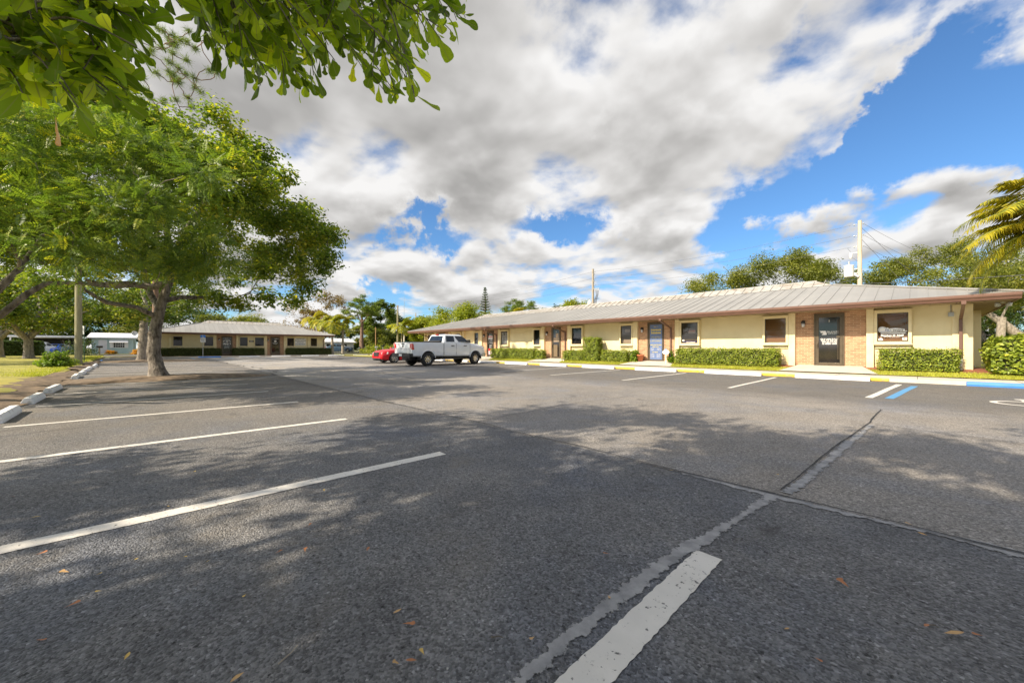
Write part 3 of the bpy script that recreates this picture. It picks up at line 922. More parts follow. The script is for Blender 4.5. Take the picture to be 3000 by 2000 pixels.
class Office:
    """An office range: front wall at local y = 0 facing -y."""
    def __init__(s, loc, rz, L0, L1, depth, floor, label, name='office_building', ov=1.3, ends=(1.1, 0.93), s1=4.92, s2=0.75):
        s.root = empty(name, loc, label, 'office building', rz)
        s.fl = floor
        b = MB(); b.box(L0, L1, 0, depth, 0.05, 2.64)
        s.wall = b.build('wall', M['stucco'], s.root)
        s.bp = None
        x0, x1, y0, y1 = L0 - ends[0], L1 + ends[1], -ov, depth + ov
        # soffit with board joints
        b = MB(); b.box(x0 + .03, x1 - .03, y0 + .03, y1 - .03, 2.625, 2.66)
        n = int((x1 - x0) / 0.6)
        for k in range(1, n):
            xx = x0 + (x1 - x0) * k / n
            b.box(xx - 0.006, xx + 0.006, y0 + .04, -0.01, 2.618, 2.626, 1)
        for k in range(1, int((y1 - y0) / 0.3)):
            b.box(L1 + 0.02, x1 - 0.04, y0 + .3 * k, y0 + .3 * k + .008, 2.619, 2.626, 1)
        b.build('soffit', [M['soffit'], M['brown']], s.root)
        # fascia and gutter all round
        b = MB()
        prof = [(0, 2.60), (-0.05, 2.60), (-0.075, 2.66), (-0.115, 2.70), (-0.125, 2.735), (-0.125, 2.80), (-0.105, 2.80), (-0.10, 2.74), (0, 2.74)]
        b.box(x0, x1, y0, y0 + .03, 2.585, 2.79); b.box(x0, x1, y1 - .03, y1, 2.585, 2.79)
        b.box(x0, x0 + .03, y0 + .03, y1 - .03, 2.585, 2.79); b.box(x1 - .03, x1, y0 + .03, y1 - .03, 2.585, 2.79)
        f = b.build('fascia', M['brown'], s.root)
        b = MB()
        b.prism([(x0 - .02, y0 + y, z) for (y, z) in prof], (x1 - x0 + .04, 0, 0))
        clean(b.build('gutter', M['brown'], s.root))
        # roof: hip slopes, then a steeper ridge piece
        z0, pitch = 2.795, 0.274
        ym = (y0 + y1) / 2
        s1 = min(s1, ym - y0 - s2)
        zb = z0 + s1 * pitch
        zr = zb + 0.38
        E = [(x0 - .06, y0 - .06, z0 - .016), (x1 + .06, y0 - .06, z0 - .016), (x1 + .06, y1 + .06, z0 - .016), (x0 - .06, y1 + .06, z0 - .016)]
        Bk = [(x0 + s1, y0 + s1, zb), (x1 - s1, y0 + s1, zb), (x1 - s1, y1 - s1, zb), (x0 + s1, y1 - s1, zb)]
        b = MB()
        for i in range(4):
            j = (i + 1) % 4
            b.quad(E[i], E[j], Bk[j], Bk[i])
        b.poly([(p[0], p[1], p[2] - .03) for p in E][::-1])
        # standing seams
        def rib(p, q):
            p, q = Vector(p), Vector(q)
            if (q - p).length < .05: return
            d = (q - p).normalized(); sd_ = d.cross(Vector((0, 0, 1))).normalized() * 0.009; up = sd_.cross(d).normalized()
            if up.z < 0: up = -up
            up *= 0.017
            b.add([p - sd_, p + sd_, p + sd_ + up, p - sd_ + up, q - sd_, q + sd_, q + sd_ + up, q - sd_ + up],
                  [(0, 1, 2, 3), (4, 7, 6, 5), (3, 2, 6, 7), (0, 4, 5, 1), (1, 5, 6, 2), (0, 3, 7, 4)])
        xx = x0 + 0.2
        while xx < x1:
            t = min(s1, xx - x0, x1 - xx)
            rib((xx, y0 - .05, z0 - .01), (xx, y0 + t, z0 + t * pitch)); rib((xx, y1 + .05, z0 - .01), (xx, y1 - t, z0 + t * pitch))
            xx += 0.45
        yy = y0 + 0.3
        while yy < y1:
            t = min(s1, yy - y0, y1 - yy)
            rib((x0 - .05, yy, z0 - .01), (x0 + t, yy, z0 + t * pitch)); rib((x1 + .05, yy, z0 - .01), (x1 - t, yy, z0 + t * pitch))
            yy += 0.45
        s.roof = b.build('roof', M['roof'], s.root)
        b = MB()
        ra, rb_ = (x0 + s1 + s2, ym, zr), (x1 - s1 - s2, ym, zr)
        U = [(p[0], p[1], p[2] + .012) for p in Bk]
        b.quad(U[0], U[1], rb_, ra); b.quad(U[2], U[3], ra, rb_); b.add([U[1], U[2], rb_], [(0, 1, 2)]); b.add([U[3], U[0], ra], [(0, 1, 2)])
        xx = x0 + s1 + .4
        while xx < x1 - s1 - .3:
            f = 1.0
            rib_y = ym
            p, q = Vector((xx, y0 + s1, zb + .012)), Vector((xx, ym, zr))
            d = (q - p).normalized()
            b.add([p + Vector((-.012, 0, 0)), p + Vector((.012, 0, 0)), p + Vector((.012, -.01, .035)), p + Vector((-.012, -.01, .035)),
                   q + Vector((-.012, 0, 0)), q + Vector((.012, 0, 0)), q + Vector((.012, -.01, .035)), q + Vector((-.012, -.01, .035))],
                  [(0, 1, 2, 3), (4, 7, 6, 5), (3, 2, 6, 7), (0, 4, 5, 1), (1, 5, 6, 2), (0, 3, 7, 4)])
            xx += 0.45
        b.tube([ra, rb_], 0.05, 6, smooth=False)
        b.build('ridge_cap', M['ridge'], s.root)
        for i in range(4):
            e, k = Vector(E[i]), Vector(Bk[i])
            b = MB(); b.tube([e + Vector((0, 0, .03)), k + Vector((0, 0, .03))], 0.045, 5, smooth=False)
            b.build('hip_flashing', M['roof'], s.root)

    def pillar(s, x0, x1, y=-0.16):
        b = MB(); b.box(x0, x1, y, 0.004, 0.06, 2.615)
        return clean(b.build('pilaster', M['trim'], s.root), 0.01)

    def brickwork(s, x0, x1, d0, d1, top):
        b = MB()
        b.box(x0, d0, -0.03, 0.004, 0.07, 2.612); b.box(d1, x1, -0.03, 0.004, 0.07, 2.612); b.box(d0, d1, -0.0295, 0.004, top, 2.612)
        return b.build('brick_panel', M['brick'], s.root)

    def window(s, x0, x1, z0, z1, blind=None, label=None, deep=0.17, inner=0.085):
        """Box surround standing out from the wall; pane, blind or dark room, and apron board below."""
        b = MB()
        t = inner
        b.box(x0, x0 + t, -deep, 0.003, z0 + t, z1 - t); b.box(x1 - t, x1, -deep, 0.003, z0 + t, z1 - t)
        b.box(x0, x1, -deep, 0.003, z1 - t, z1); b.box(x0, x1, -deep, 0.003, z0, z0 + t)
        b.box(x0 - .03, x1 + .03, -deep - .02, 0.003, z1 + .003, z1 + .035)
        f = b.build('window', M['trim'], s.root)
        if label: f['label'] = label
        b = MB()
        w_ = 0.025
        a0, a1, c0, c1 = x0 + t, x1 - t, z0 + t, z1 - t
        b.box(a0, a0 + w_, -.11, -.07, c0, c1); b.box(a1 - w_, a1, -.11, -.07, c0, c1); b.box(a0 + w_, a1 - w_, -.11, -.07, c1 - w_, c1); b.box(a0 + w_, a1 - w_, -.11, -.07, c0, c0 + w_)
        b.build('frame', M['bronze'], f)
        b = MB(); b.quad((a0, -.09, c0), (a1, -.09, c0), (a1, -.09, c1), (a0, -.09, c1)); b.build('pane', M['glass'], f)
        b = MB(); b.box(a0 - .01, a1 + .01, -.012, -.004, c0 - .01, c1 + .01); b.build('blind' if blind else 'room', blind or M['dark'], f)
        b = MB(); b.box(x0 + .02, x1 - .02, -.06, 0.003, z0 - .17, z0 - .035); b.box(x0 - .02, x1 + .02, -deep - .03, 0.003, z0 - .035, z0 - .002)
        b.build('sill', M['trim'], f)
        return f

    def door(s, x0, x1, z1, label=None, leaf=None):
        z0 = s.fl
        fr = 0.06
        b = MB()
        b.box(x0, x0 + fr, -.075, 0.003, z0, z1); b.box(x1 - fr, x1, -.075, 0.003, z0, z1); b.box(x0 + fr, x1 - fr, -.075, 0.003, z1 - .10, z1)
        b.box(x0, x1, -.11, 0.003, z0 - .25, z0 + .03)
        a0, a1 = x0 + fr, x1 - fr
        b.box(a0 + .004, a0 + .10, -.06, -.012, z0 + .035, z1 - .104); b.box(a1 - .085, a1 - .004, -.06, -.012, z0 + .035, z1 - .104)
        b.box(a0 + .10, a1 - .085, -.06, -.012, z0 + .035, z0 + .14); b.box(a0 + .10, a1 - .085, -.06, -.012, z1 - .17, z1 - .104)
        f = clean(b.build('door', M['bronze'], s.root), 0.004)
        if label: f['label'] = label
        b = MB(); b.box(a0 + .10, a1 - .085, -.042, -.03, z0 + .14, z1 - .17); b.build('pane', leaf or M['door_glass'], f)
        b = MB(); b.box(a0 + .02, a0 + .085, -.10, -.06, z0 + .78, z0 + 1.0); b.box(a0 + .035, a0 + .07, -.14, -.10, z0 + .84, z0 + .95); b.build('handle', M['bronze'], f)
        s.d = (a0 + .10, a1 - .085, z0, z1)
        return f

    def lamp(s, x, z, mat=None):
        b = MB(); b.box(x - .055, x + .055, -.05, 0.0 - .03, z + .03, z + .16); b.lathe([(0.03, z + .17), (0.075, z + .12), (0.08, z + .05), (0.03, z + .04)], (x, -.12, 0), n=12); b.box(x - .012, x + .012, -.12, -.04, z + .12, z + .15)
        f = b.build('wall_lamp', M['black'], s.root)
        b = MB(); b.lathe([(0.001, z - .12), (0.045, z - .115), (0.062, z - .06), (0.062, z + .045), (0.001, z + .05)], (x, -.12, 0), n=14); b.build('globe', M['lamp_clear'], f)
        return f

    def downspout(s, x, zlow=0.35, ygut=-1.33, ywall=-.07, boot=False, zk=2.16):
        b = MB()
        b.box(x - .055, x + .055, ygut - .045, ygut + .045, 2.50, 2.61)
        def rt(p, q, hx=.042, hy=.034):
            p, q = Vector(p), Vector(q); d = (q - p).normalized(); up = d.cross(Vector((1, 0, 0))).normalized()
            o = [Vector((-hx, 0, 0)) - up * hy, Vector((hx, 0, 0)) - up * hy, Vector((hx, 0, 0)) + up * hy, Vector((-hx, 0, 0)) + up * hy]
            b.add([p + k for k in o] + [q + k for k in o], [(0, 1, 2, 3), (7, 6, 5, 4), (0, 4, 5, 1), (1, 5, 6, 2), (2, 6, 7, 3), (3, 7, 4, 0)])
        rt((x, ygut, 2.52), (x, ywall, zk)); rt((x, ywall, zk + .03), (x, ywall, zlow))
        o = clean(b.build('downspout', M['brown'], s.root), 0.008, merge=False)
        if boot:
            b = MB(); b.tube([(x, ywall, zlow + .12), (x, ywall, zlow), (x - .02, ywall - .03, zlow - .42)], [.06, .055, .055], 12); b.build('drain_boot', M['white'], o)
        return o


main = Office((0, 20.4, 0), 0, -35.75, 1.2, 8.8, 0.33, 'long tan office range with grey metal roof and brick door bays on the right')
YM = 20.4


def X_(u, y=-0.1): return xat(u, YM + y)


# pilasters
for (ua, ub) in ((2537.7, 2560), (2309.4, 2329), (1976.5, 1989.2), (1854, 1867), (1661.5, 1670.5), (1584, 1593.9), (1458, 1464.3), (1403.8, 1411)):
    main.pillar(X_(ua, -.16), X_(ub, -.16))
main.pillar(0.83, 1.3, -0.05)
for X in (-28.6, -31.0, -35.6): main.pillar(X, X + .24)
b = MB(); b.box(1.2, 1.75, 3.8, 4.1, 0.1, 2.62); b.build('end_wall', M['stucco'], main.root)
# brick bays with doors
DZ = 2.53
bays = [((2329, 2537), (2384.5, 2474), 'dark glass door of suite one with white lettering'), ((1867, 1976), (1897, 1944.5), 'door with a blue full-length sign'),
        ((1594, 1661), (1615.6, 1642), 'glass door with papers taped inside'), ((1411.5, 1457.5), (1426.8, 1446), 'narrow dark door with red and white notices')]
doors = []
for (ba, bb), (da, db), lab in bays:
    main.brickwork(X_(ba, -.03), X_(bb, -.03), X_(da, -.05), X_(db, -.05), DZ)
    leaf = None
    doors.append((main.door(X_(da, -.06), X_(db, -.06), DZ, lab, leaf), main.d))
main.brickwork(-33.4, -31.2, -32.8, -31.8, DZ); main.door(-32.8, -31.8, DZ, 'farthest door, hidden behind the pickup')
# windows
wins = [(2560.7, 2671, M['blind'], 'window with a brown blind and white shop lettering'), (2234, 2309, M['blind'], 'window with a plain brown blind'), (1990.6, 2049, M['grey_blind'], 'window with a taupe blind and a small purple sign'),
        (1814.5, 1853.6, M['grey_blind'], 'window with boxes on the ledge'), (1671.7, 1707, None, 'dark window beside the tall shrub'), (1560.7, 1584, None, 'dark window above the small clipped bush'),
        (1465, 1489, M['dark'], 'narrow window with a white list of lettering'), (1388, 1403, None, 'dark window above the pickup hood')]
WW = []
for (ua, ub, bl, lab) in wins:
    xa, xb = X_(ua, -.15), X_(ub, -.15)
    WW.append((main.window(xa, xb, 1.245, 2.50, bl, lab), xa, xb))
main.window(-29.9, -28.9, 1.245, 2.50, None, 'dark window behind the pickup cab'); main.window(-34.9, -33.9, 1.245, 2.50, None, 'far end window of the range')
for u, z in ((2353, 2.10), (1881, 2.10), (1601.5, 2.10), (1417.5, 2.10)): main.lamp(X_(u, -.1), z)
for u, kw in ((1454.5, {}), (1655.5, {}), (1965, {}), (2814.5, dict(boot=True, zlow=0.62, ywall=-0.13, zk=2.10))): main.downspout(xat(u, YM - .08), **kw)
main.downspout(-34.6)
# floodlight, camera box, meter box
f = MB().lathe([(0.001, 2.60), (0.06, 2.60), (0.06, 2.625)], (1.95, 0.25, 0), n=14).build('floodlight', M['white'], main.root)
for s_, nm_ in ((-.12, 'bulb'), (.12, 'bulb')):
    MB().lathe([(0.02, 0.09), (0.05, 0.06), (0.075, -0.02), (0.06, -.05), (0.001, -.06)], (0, 0, 0), n=14).build(nm_, M['lamp_clear'], f, (1.95 + s_, 0.2, 2.54), (R(30), R(-25 if s_ < 0 else 25), 0))
b = MB(); b.box(0.74, 0.87, -.09, 0, 2.2, 2.34); b.tube([(0.80, -.02, 2.34), (0.80, -.02, 2.62)], 0.012, 6); b.build('camera_box', M['galv'], main.root)
b = MB(); b.box(1.32, 1.52, 3.72, 3.8, .75, 1.12); b.tube([(1.4, 3.76, .75), (1.42, 3.74, .45), (1.6, 3.7, .33)], .02, 8); b.build('meter_box', M['galv'], main.root)

# writing on the doors and windows
d0, (a0, a1, z0, z1) = doors[0]
yl = -.0455
cx = (a0 + a1) / 2
text('1', 0.11, M['letter'], d0, (cx, yl, 2.21), bold=.004)
b = MB()
b.prism([(a0 + .03, yl, 1.80), (a0 + .22, yl, 1.80), (a0 + .27, yl, 1.68), (a0 + .25, yl, 1.63), (a0 + .10, yl, 1.63), (a0 + .10, yl, 1.66), (a0 + .14, yl, 1.68), (a0 + .13, yl, 1.72), (a0 + .06, yl, 1.72), (a0 + .06, yl, 1.77), (a0 + .03, yl, 1.78)], (0, -.002, 0))
b.build('emblem', M['letter'], d0)
scribble(d0, a0 + .26, a1 - .02, 1.765, .055, M['letter'], yl, 1); scribble(d0, a0 + .28, a1 - .03, 1.715, .035, M['letter'], yl, 2); scribble(d0, a0 + .31, a1 - .08, 1.675, .025, M['letter'], yl, 3)
for i, (l, r_, zz_) in enumerate(((.05, .02, 1.46), (.07, .04, 1.405), (.10, .07, 1.355), (.11, .07, 1.305), (.11, .07, 1.25))):
    scribble(d0, a0 + l, a1 - r_, zz_, .05, M['letter'], yl, 10 + i)
b = MB(); b.tube([(a1 - .06, -.08, 2.28), (a1 - .06, -.08, .62)], .012, 6); b.tube([(a1 - .02, -.08, 2.28), (a1 - .02, -.08, .62)], .012, 6); b.box(a1 - .10, a1 + .02, -.09, -.05, 1.52, 1.58)
b.build('pull_bar', M['bronze'], d0)
d1, (a0, a1, z0, z1) = doors[1]
b = MB(); b.box(a0 - .005, a1 + .05, -.070, -.061, z0 + .10, z1 - .13); sg = b.build('door_sign', M['sign_blue'], d1)
cx = (a0 + a1) / 2 + .02; yl = -.072; w_ = (a1 - a0)
text('Suite - 2', 0.075, M['yellow_letter'], d1, (cx, yl, 2.27))
text('Insurance\nSolutions', 0.165, M['yellow_letter'], d1, (cx, yl, 2.02), sx=.92, bold=.004)
text('Mon - Fri 8:30am - 5:00pm', 0.052, M['yellow_letter'], d1, (cx, yl, 1.62))
scribble(d1, cx - .26, cx + .28, 1.71, 0.030, M['yellow_letter'], yl, 30)
for i, zz_ in enumerate((1.50, 1.46)): scribble(d1, cx - .33 + .1 * (1 - i), cx + .33 - .1 * (1 - i), zz_, 0.018, M['yellow_letter'], yl, 33 + i)
scribble(d1, cx - .33, cx + .33, 1.25, 0.042, M['yellow_letter'], yl, 36); scribble(d1, cx - .20, cx + .20, 1.15, 0.042, M['yellow_letter'], yl, 37)
for i in range(4):
    scribble(d1, cx - .30, cx - .10, 1.06 - i * .04, 0.016, M['letter'], yl, 40 + i); scribble(d1, cx + .06, cx + .28, 1.06 - i * .04, 0.016, M['letter'], yl, 50 + i)
scribble(d1, cx - .20, cx + .14, .84, 0.036, M['yellow_letter'], yl, 60)
for i in range(6):
    scribble(d1, cx - .32, cx - .09, .75 - i * .04, 0.016, M['letter'], yl, 70 + i); scribble(d1, cx + .04, cx + .28, .75 - i * .04, 0.016, M['letter'], yl, 80 + i)
d2, (a0, a1, z0, z1) = doors[2]
cx = (a0 + a1) / 2; yl = -.0455
text('3', 0.13, M['letter'], d2, (cx, yl, 2.22), bold=.003)
b = MB(); b.box(cx - .02, cx + .20, -.045, -.043, 1.80, 2.10); b.build('notice', M['paper'], d2)
b = MB(); b.box(a0 + .03, a0 + .41, -.045, -.043, 1.52, 1.79); b.build('notice', M['paper'], d2)
b = MB(); b.box(a0 + .43, a1 - .02, -.045, -.043, 1.52, 1.79); b.build('notice', M['paper'], d2)
b = MB(); b.box(a0 + .02, a0 + .38, -.045, -.043, .48, 1.30); b.build('paper_sheet', M['grey_blind'], d2)
d3, (a0, a1, z0, z1) = doors[3]
cx = (a0 + a1) / 2
text('Suite 4', 0.11, M['letter'], d3, (cx, yl, 2.22))
b = MB(); b.box(a0 + .02, a1 - .02, -.047, -.043, 1.80, 2.12); b.build('notice', M['letter'], d3)
text('SHARC', 0.19, M['sign_red'], d3, (cx, -.049, 2.02), bold=.005); scribble(d3, cx - .22, cx + .22, 1.87, .05, M['dark'], -.0475, 90)
scribble(d3, cx - .27, cx + .27, 1.70, .06, M['letter'], yl, 91); scribble(d3, cx - .2, cx + .2, 1.60, .06, M['letter'], yl, 92); scribble(d3, cx - .27, cx + .27, 1.50, .03, M['letter'], yl, 93)
b = MB()
for i in range(6):
    for j in range(5):
        if (i * 7 + j * 5) % 3: b.box(cx - .15 + j * .06, cx - .1 + j * .06, yl - .002, yl, 1.05 + i * .05, 1.09 + i * .05)
b.build('emblem', M['letter'], d3)
b = MB(); b.box(a0 + .02, a1 - .02, -.046, -.043, .86, 1.02); b.build('notice', M['sign_red'], d3)
b = MB(); b.box(a0 + .02, a1 - .05, -.046, -.043, .5, .83); b.build('notice', M['pink'], d3)

w0, xa, xb = WW[0]
cx = (xa + xb) / 2; yl = -.093
b = MB()
def ring(b, x, z, rx, rz, t, n=32):
    for k in range(n):
        a_, c_ = 2 * PI * k / n, 2 * PI * (k + 1) / n
        b.quad((x + rx * math.cos(a_), yl, z + rz * math.sin(a_)), (x + rx * math.cos(c_), yl, z + rz * math.sin(c_)), (x + (rx - t) * math.cos(c_), yl, z + (rz - t) * math.sin(c_)), (x + (rx - t) * math.cos(a_), yl, z + (rz - t) * math.sin(a_)))
def disc(b, x, z, rx, rz, y, n=32): b.poly([(x + rx * math.cos(2 * PI * k / n), y, z + rz * math.sin(2 * PI * k / n)) for k in range(n)])
disc(b, cx - .27, 1.79, .125, .115, yl + .001)
b.prism([(cx - .28, yl, 1.69), (cx + .30, yl, 1.70), (cx + .40, yl, 1.72), (cx + .40, yl, 1.735), (cx + .33, yl, 1.735), (cx + .32, yl, 1.80), (cx + .12, yl, 1.84), (cx, yl, 1.84), (cx - .10, yl, 1.83), (cx - .13, yl, 1.875), (cx - .16, yl, 1.83), (cx - .24, yl, 1.82)], (0, .001, 0))
b.build('emblem', M['letter'], w0)
b = MB(); ring(b, cx - .27, 1.79, .105, .095, .012); yl -= .001; ring(b, cx - .12, 1.765, .075, .045, .012); disc(b, cx - .12, 1.765, .022, .022, yl); yl += .001
for o in (b.build('emblem_lines', M['sign_blue'], w0),): o.location.y = -.002
text('ways', 0.14, M['dark'], w0, (cx + .14, yl - .003, 1.765), shear=.3, ext=.0005)
b = MB(); b.prism([(cx - .33, yl, 1.62), (cx + .33, yl, 1.63), (cx + .36, yl, 1.675), (cx - .31, yl, 1.66)], (0, -.001, 0)); b.build('lettering', M['letter'], w0)
text('Stephen G. Neill', 0.092, M['letter'], w0, (cx - .02, yl, 1.56), shear=.25, sx=1.0, bold=.003)
text('Licensed Real Estate Broker', 0.04, M['letter'], w0, (cx - .02, yl, 1.505), shear=.25, sx=1.0)
b = MB(); b.prism([(xa + .12, yl, 1.375), (xa + .24, yl, 1.375), (xa + .24, yl, 1.44), (xa + .18, yl, 1.48), (xa + .12, yl, 1.44)], (0, -.001, 0)); b.build('house_mark', M['letter'], w0)
b = MB(); b.box(xa + .15, xa + .21, yl - .003, yl - .0015, 1.40, 1.412); b.box(xa + .15, xa + .21, yl - .003, yl - .0015, 1.422, 1.434); b.build('house_mark_bars', M['dark'], w0)
b = MB(); b.box(xb - .24, xb - .12, yl - .001, yl, 1.385, 1.48); b.build('trade_mark', M['letter'], w0)
text('R', 0.085, M['dark'], w0, (xb - .18, yl - .003, 1.432), ext=.0005, bold=.002)
w2, xa, xb = WW[2]
b = MB(); b.box(xa + .18, xb - .10, -.088, -.080, 1.335, 1.46); b.build('window_sign', pmat('purple_card', (0.055, 0.03, 0.13), None, 5, 0.5), w2)
text('PROGRESSIVE', 0.075, M['letter'], w2, ((xa + xb) / 2 + .04, -.0895, 1.375), shear=.3, bold=.002)
b = MB(); b.box(xa + .13, xa + .23, -.093, -.091, 1.44, 1.52); b.build('sticker', M['letter'], w2)
b = MB(); b.box(xa + .45, xb - .22, -.088, -.080, 1.85, 2.02); b.build('card', M['paper'], w2)
scribble(w2, xa + .48, xb - .25, 1.97, .04, M['sign_red'], -.0885, 5)
w3, xa, xb = WW[3]
b = MB(); b.box(xa + .22, xb - .09, -.066, -.02, 1.335, 1.47); b.box(xa + .24, xb - .12, -.062, -.02, 1.47, 1.60); b.build('stacked_boxes', M['paper'], w3)
b = MB(); b.box(xa + .33, xb - .22, -.088, -.08, 2.02, 2.2); b.build('card', M['paper'], w3)
w6, xa, xb = WW[6]
for i in range(10):
    scribble(w6, xa + .16, xb - .15 - (.06 if i in (3, 5) else 0), 2.30 - i * .088, .062, M['letter'], -.093, 100 + i)
b = MB(); b.box(xa + .10, xb - .1, -.07, -.05, 1.335, 1.42); b.build('card', M['paper'], w6)

# ---- the far office, at right angles
XF = -56.5
farb = Office((XF, 0, 0), PI / 2, yat(462, XF), 16.5, 9.0, 0.27, 'smaller tan office with grey metal roof facing across the lot on the left')


def Yf(u, y=-.1): return yat(u, XF - y)


for (ua, ub) in ((775, 782.5), (831.5, 839.5), (901.7, 908), (692, 699), (627, 634)):
    farb.pillar(Yf(ua), Yf(ub))
farb.pillar(Yf(494), Yf(503))
fb = [((635, 691.5), (648.5, 681), 'dark glass door with white round lettering and bold word'), ((783, 831), (792.6, 820.7), 'glass door reflecting a red car')]
fd = []
for (ba, bb), (da, db), lab in fb:
    farb.brickwork(Yf(ba), Yf(bb), Yf(da), Yf(db), DZ - .05)
    fd.append((farb.door(Yf(da), Yf(db), DZ - .05, lab), farb.d))
fw = [(505, 537), (596, 627), (700.8, 727.5), (745, 775), (839.5, 863), (908.7, 930)]
fl = ['leftmost dark window of the far office', 'dark window behind the parking sign', 'dark window left of the house number', 'window right of the house number', 'window left of the white sign', 'small end window by the palms']
for (ua, ub), lab in zip(fw, fl): farb.window(Yf(ua), Yf(ub), 1.22, 2.44, None, lab, deep=.14, inner=.07)
farb.lamp(Yf(642), 2.05, None); farb.lamp(Yf(786), 2.05)
farb.downspout(Yf(948))
ya, yb = Yf(864.7), Yf(896)
b = MB(); b.box(ya, yb, -.045, 0, 1.40, 2.36); ws_ = clean(b.build('wall_sign', M['letter'], farb.root), 0.01)
ws_['label'] = 'white office sign with black lettering and phone number'
cx = (ya + yb) / 2
M['ink'] = pmat('sign_ink', (0.03, 0.03, 0.04), None, 9, 0.6)
for t_, z_, s_, x_ in (('TREASURE COAST', 2.26, .15, .80), ('PROSTHETIC & ORTHOTIC', 2.03, .15, .72), ('SERVICES, INC.', 1.80, .15, .85), ('772-460-0332', 1.55, .21, 1.0)):
    text(t_, s_, M['ink'], ws_, (cx, -.048, z_), sx=x_, bold=.003)
ya, yb = Yf(730), Yf(744)
b = MB(); b.box(ya, yb, -.03, 0, 1.80, 1.98); np_ = b.build('number_plaque', pmat('dark_plaque', (0.05, 0.04, 0.03), None, 9, .6), farb.root)
text('1801', 0.17, M['letter'], np_, ((ya + yb) / 2, -.033, 1.89), bold=.003)
d0, (a0, a1, z0, z1) = fd[0]
cx = (a0 + a1) / 2; yl = -.0455
scribble(d0, cx - .18, cx + .18, 2.2, .07, M['letter'], yl, 200)
b = MB()
for k in range(14):
    t0_, t1_ = PI * (0.12 + 0.76 * k / 14), PI * (0.12 + 0.76 * (k + .7) / 14)
    P_ = lambda r, t: (cx + r * math.cos(t), yl, 1.70 + r * math.sin(t) * .8)
    b.quad(P_(.34, t0_), P_(.34, t1_), P_(.43, t1_), P_(.43, t0_))
b.prism([(cx - .10, yl, 1.82), (cx - .04, yl, 1.95), (cx + .02, yl, 1.86), (cx + .08, yl, 1.96), (cx + .11, yl, 1.80), (cx + .03, yl, 1.78)], (0, -.002, 0))
b.build('emblem', M['letter'], d0)
scribble(d0, cx - .34, cx + .34, 1.72, .06, M['letter'], yl, 201)
scribble(d0, cx - .36, cx + .38, 1.55, .20, M['letter'], yl, 202)
scribble(d0, cx - .30, cx + .30, 1.36, .07, M['letter'], yl, 203); scribble(d0, cx - .26, cx + .26, 1.2, .07, M['letter'], yl, 204); scribble(d0, cx - .26, cx + .26, 1.1, .07, M['letter'], yl, 205)
d1, (a0, a1, z0, z1) = fd[1]
cx = (a0 + a1) / 2
scribble(d1, cx - .1, cx + .38, 2.24, .12, M['letter'], yl, 210)
b = MB(); disc(b, cx, 1.93, .14, .12, yl); b.build('emblem', M['letter'], d1)
for i in range(3): scribble(d1, cx - .32 + i * .05, cx + .32 - i * .05, 1.72 - i * .08, .05, M['letter'], yl, 211 + i)

# ------------------------------------------------------------------ vehicles
def paint(name, c, flake=0.0):
    return pmat(name, c, tuple(x * 0.93 for x in c), 2.0, 0.28, coat=1.0, metal=flake)


M['truck_white'] = paint('white_car_paint', (0.70, 0.73, 0.77))
M['car_red'] = pmat('red_car_paint', (0.50, 0.006, 0.014), (0.46, 0.005, 0.012), 2.0, 0.35, coat=0.45, spec=0.3)
M['car_glass'] = pmat('car_window', (0.02, 0.024, 0.026), (0.012, 0.014, 0.016), 3, 0.03, spec=0.7)


def loft(b, secs, mi=0, smooth=True, caps=True):
    """secs: loops with equal counts, skinned in order."""
    n = len(secs[0]); vs = [p for s in secs for p in s]; fs = []
    for i in range(len(secs) - 1):
        for k in range(n):
            fs.append((i * n + k, i * n + (k + 1) % n, (i + 1) * n + (k + 1) % n, (i + 1) * n + k))
    b.add(vs, fs, mi, smooth)
    if caps:
        b.add(secs[0], [tuple(range(n))[::-1]], mi); b.add(secs[-1], [tuple(range(n))], mi)


def body_sec(x, zb, zt, w, crown=0.02, sh=0.10, wt=0.90):
    half = [(0.0, zb), (w * .88, zb), (w * .965, zb + .07), (w, zb + .40 * (zt - zb)), (w * .995, zb + .62 * (zt - zb)), (w * .975, zt - sh), (w * wt, zt - sh * .22), (w * .78, zt), (w * .4, zt + crown * .8), (0.0, zt + crown)]
    return [(x, y, z) for (y, z) in half] + [(x, -y, z) for (y, z) in half[-2:0:-1]]


def cut(o, cyls):
    """Cut wheel arches: (x, y, z, radius, half-length) cylinders across the body."""
    clean(o)
    tmp = []
    for (x, y, z, r, h) in cyls:
        b = MB(); b.lathe([(0.0005, y - h), (r, y - h), (r, y + h), (0.0005, y + h)], (x, 0, z), 'Y', 36, smooth=False)
        c_ = clean(b.build('arch_cut', M['black'], None)); tmp.append(c_)
        c_.parent = o.parent
        m = o.modifiers.new('b', 'BOOLEAN'); m.object = c_; m.operation = 'DIFFERENCE'; m.solver = 'EXACT'
    bpy.context.view_layer.update()
    dg = bpy.context.evaluated_depsgraph_get()
    me = bpy.data.meshes.new_from_object(o.evaluated_get(dg))
    o.modifiers.clear(); o.data = me
    for c_ in tmp: bpy.data.objects.remove(c_)
    me.set_sharp_from_angle(angle=R(32))
    return o


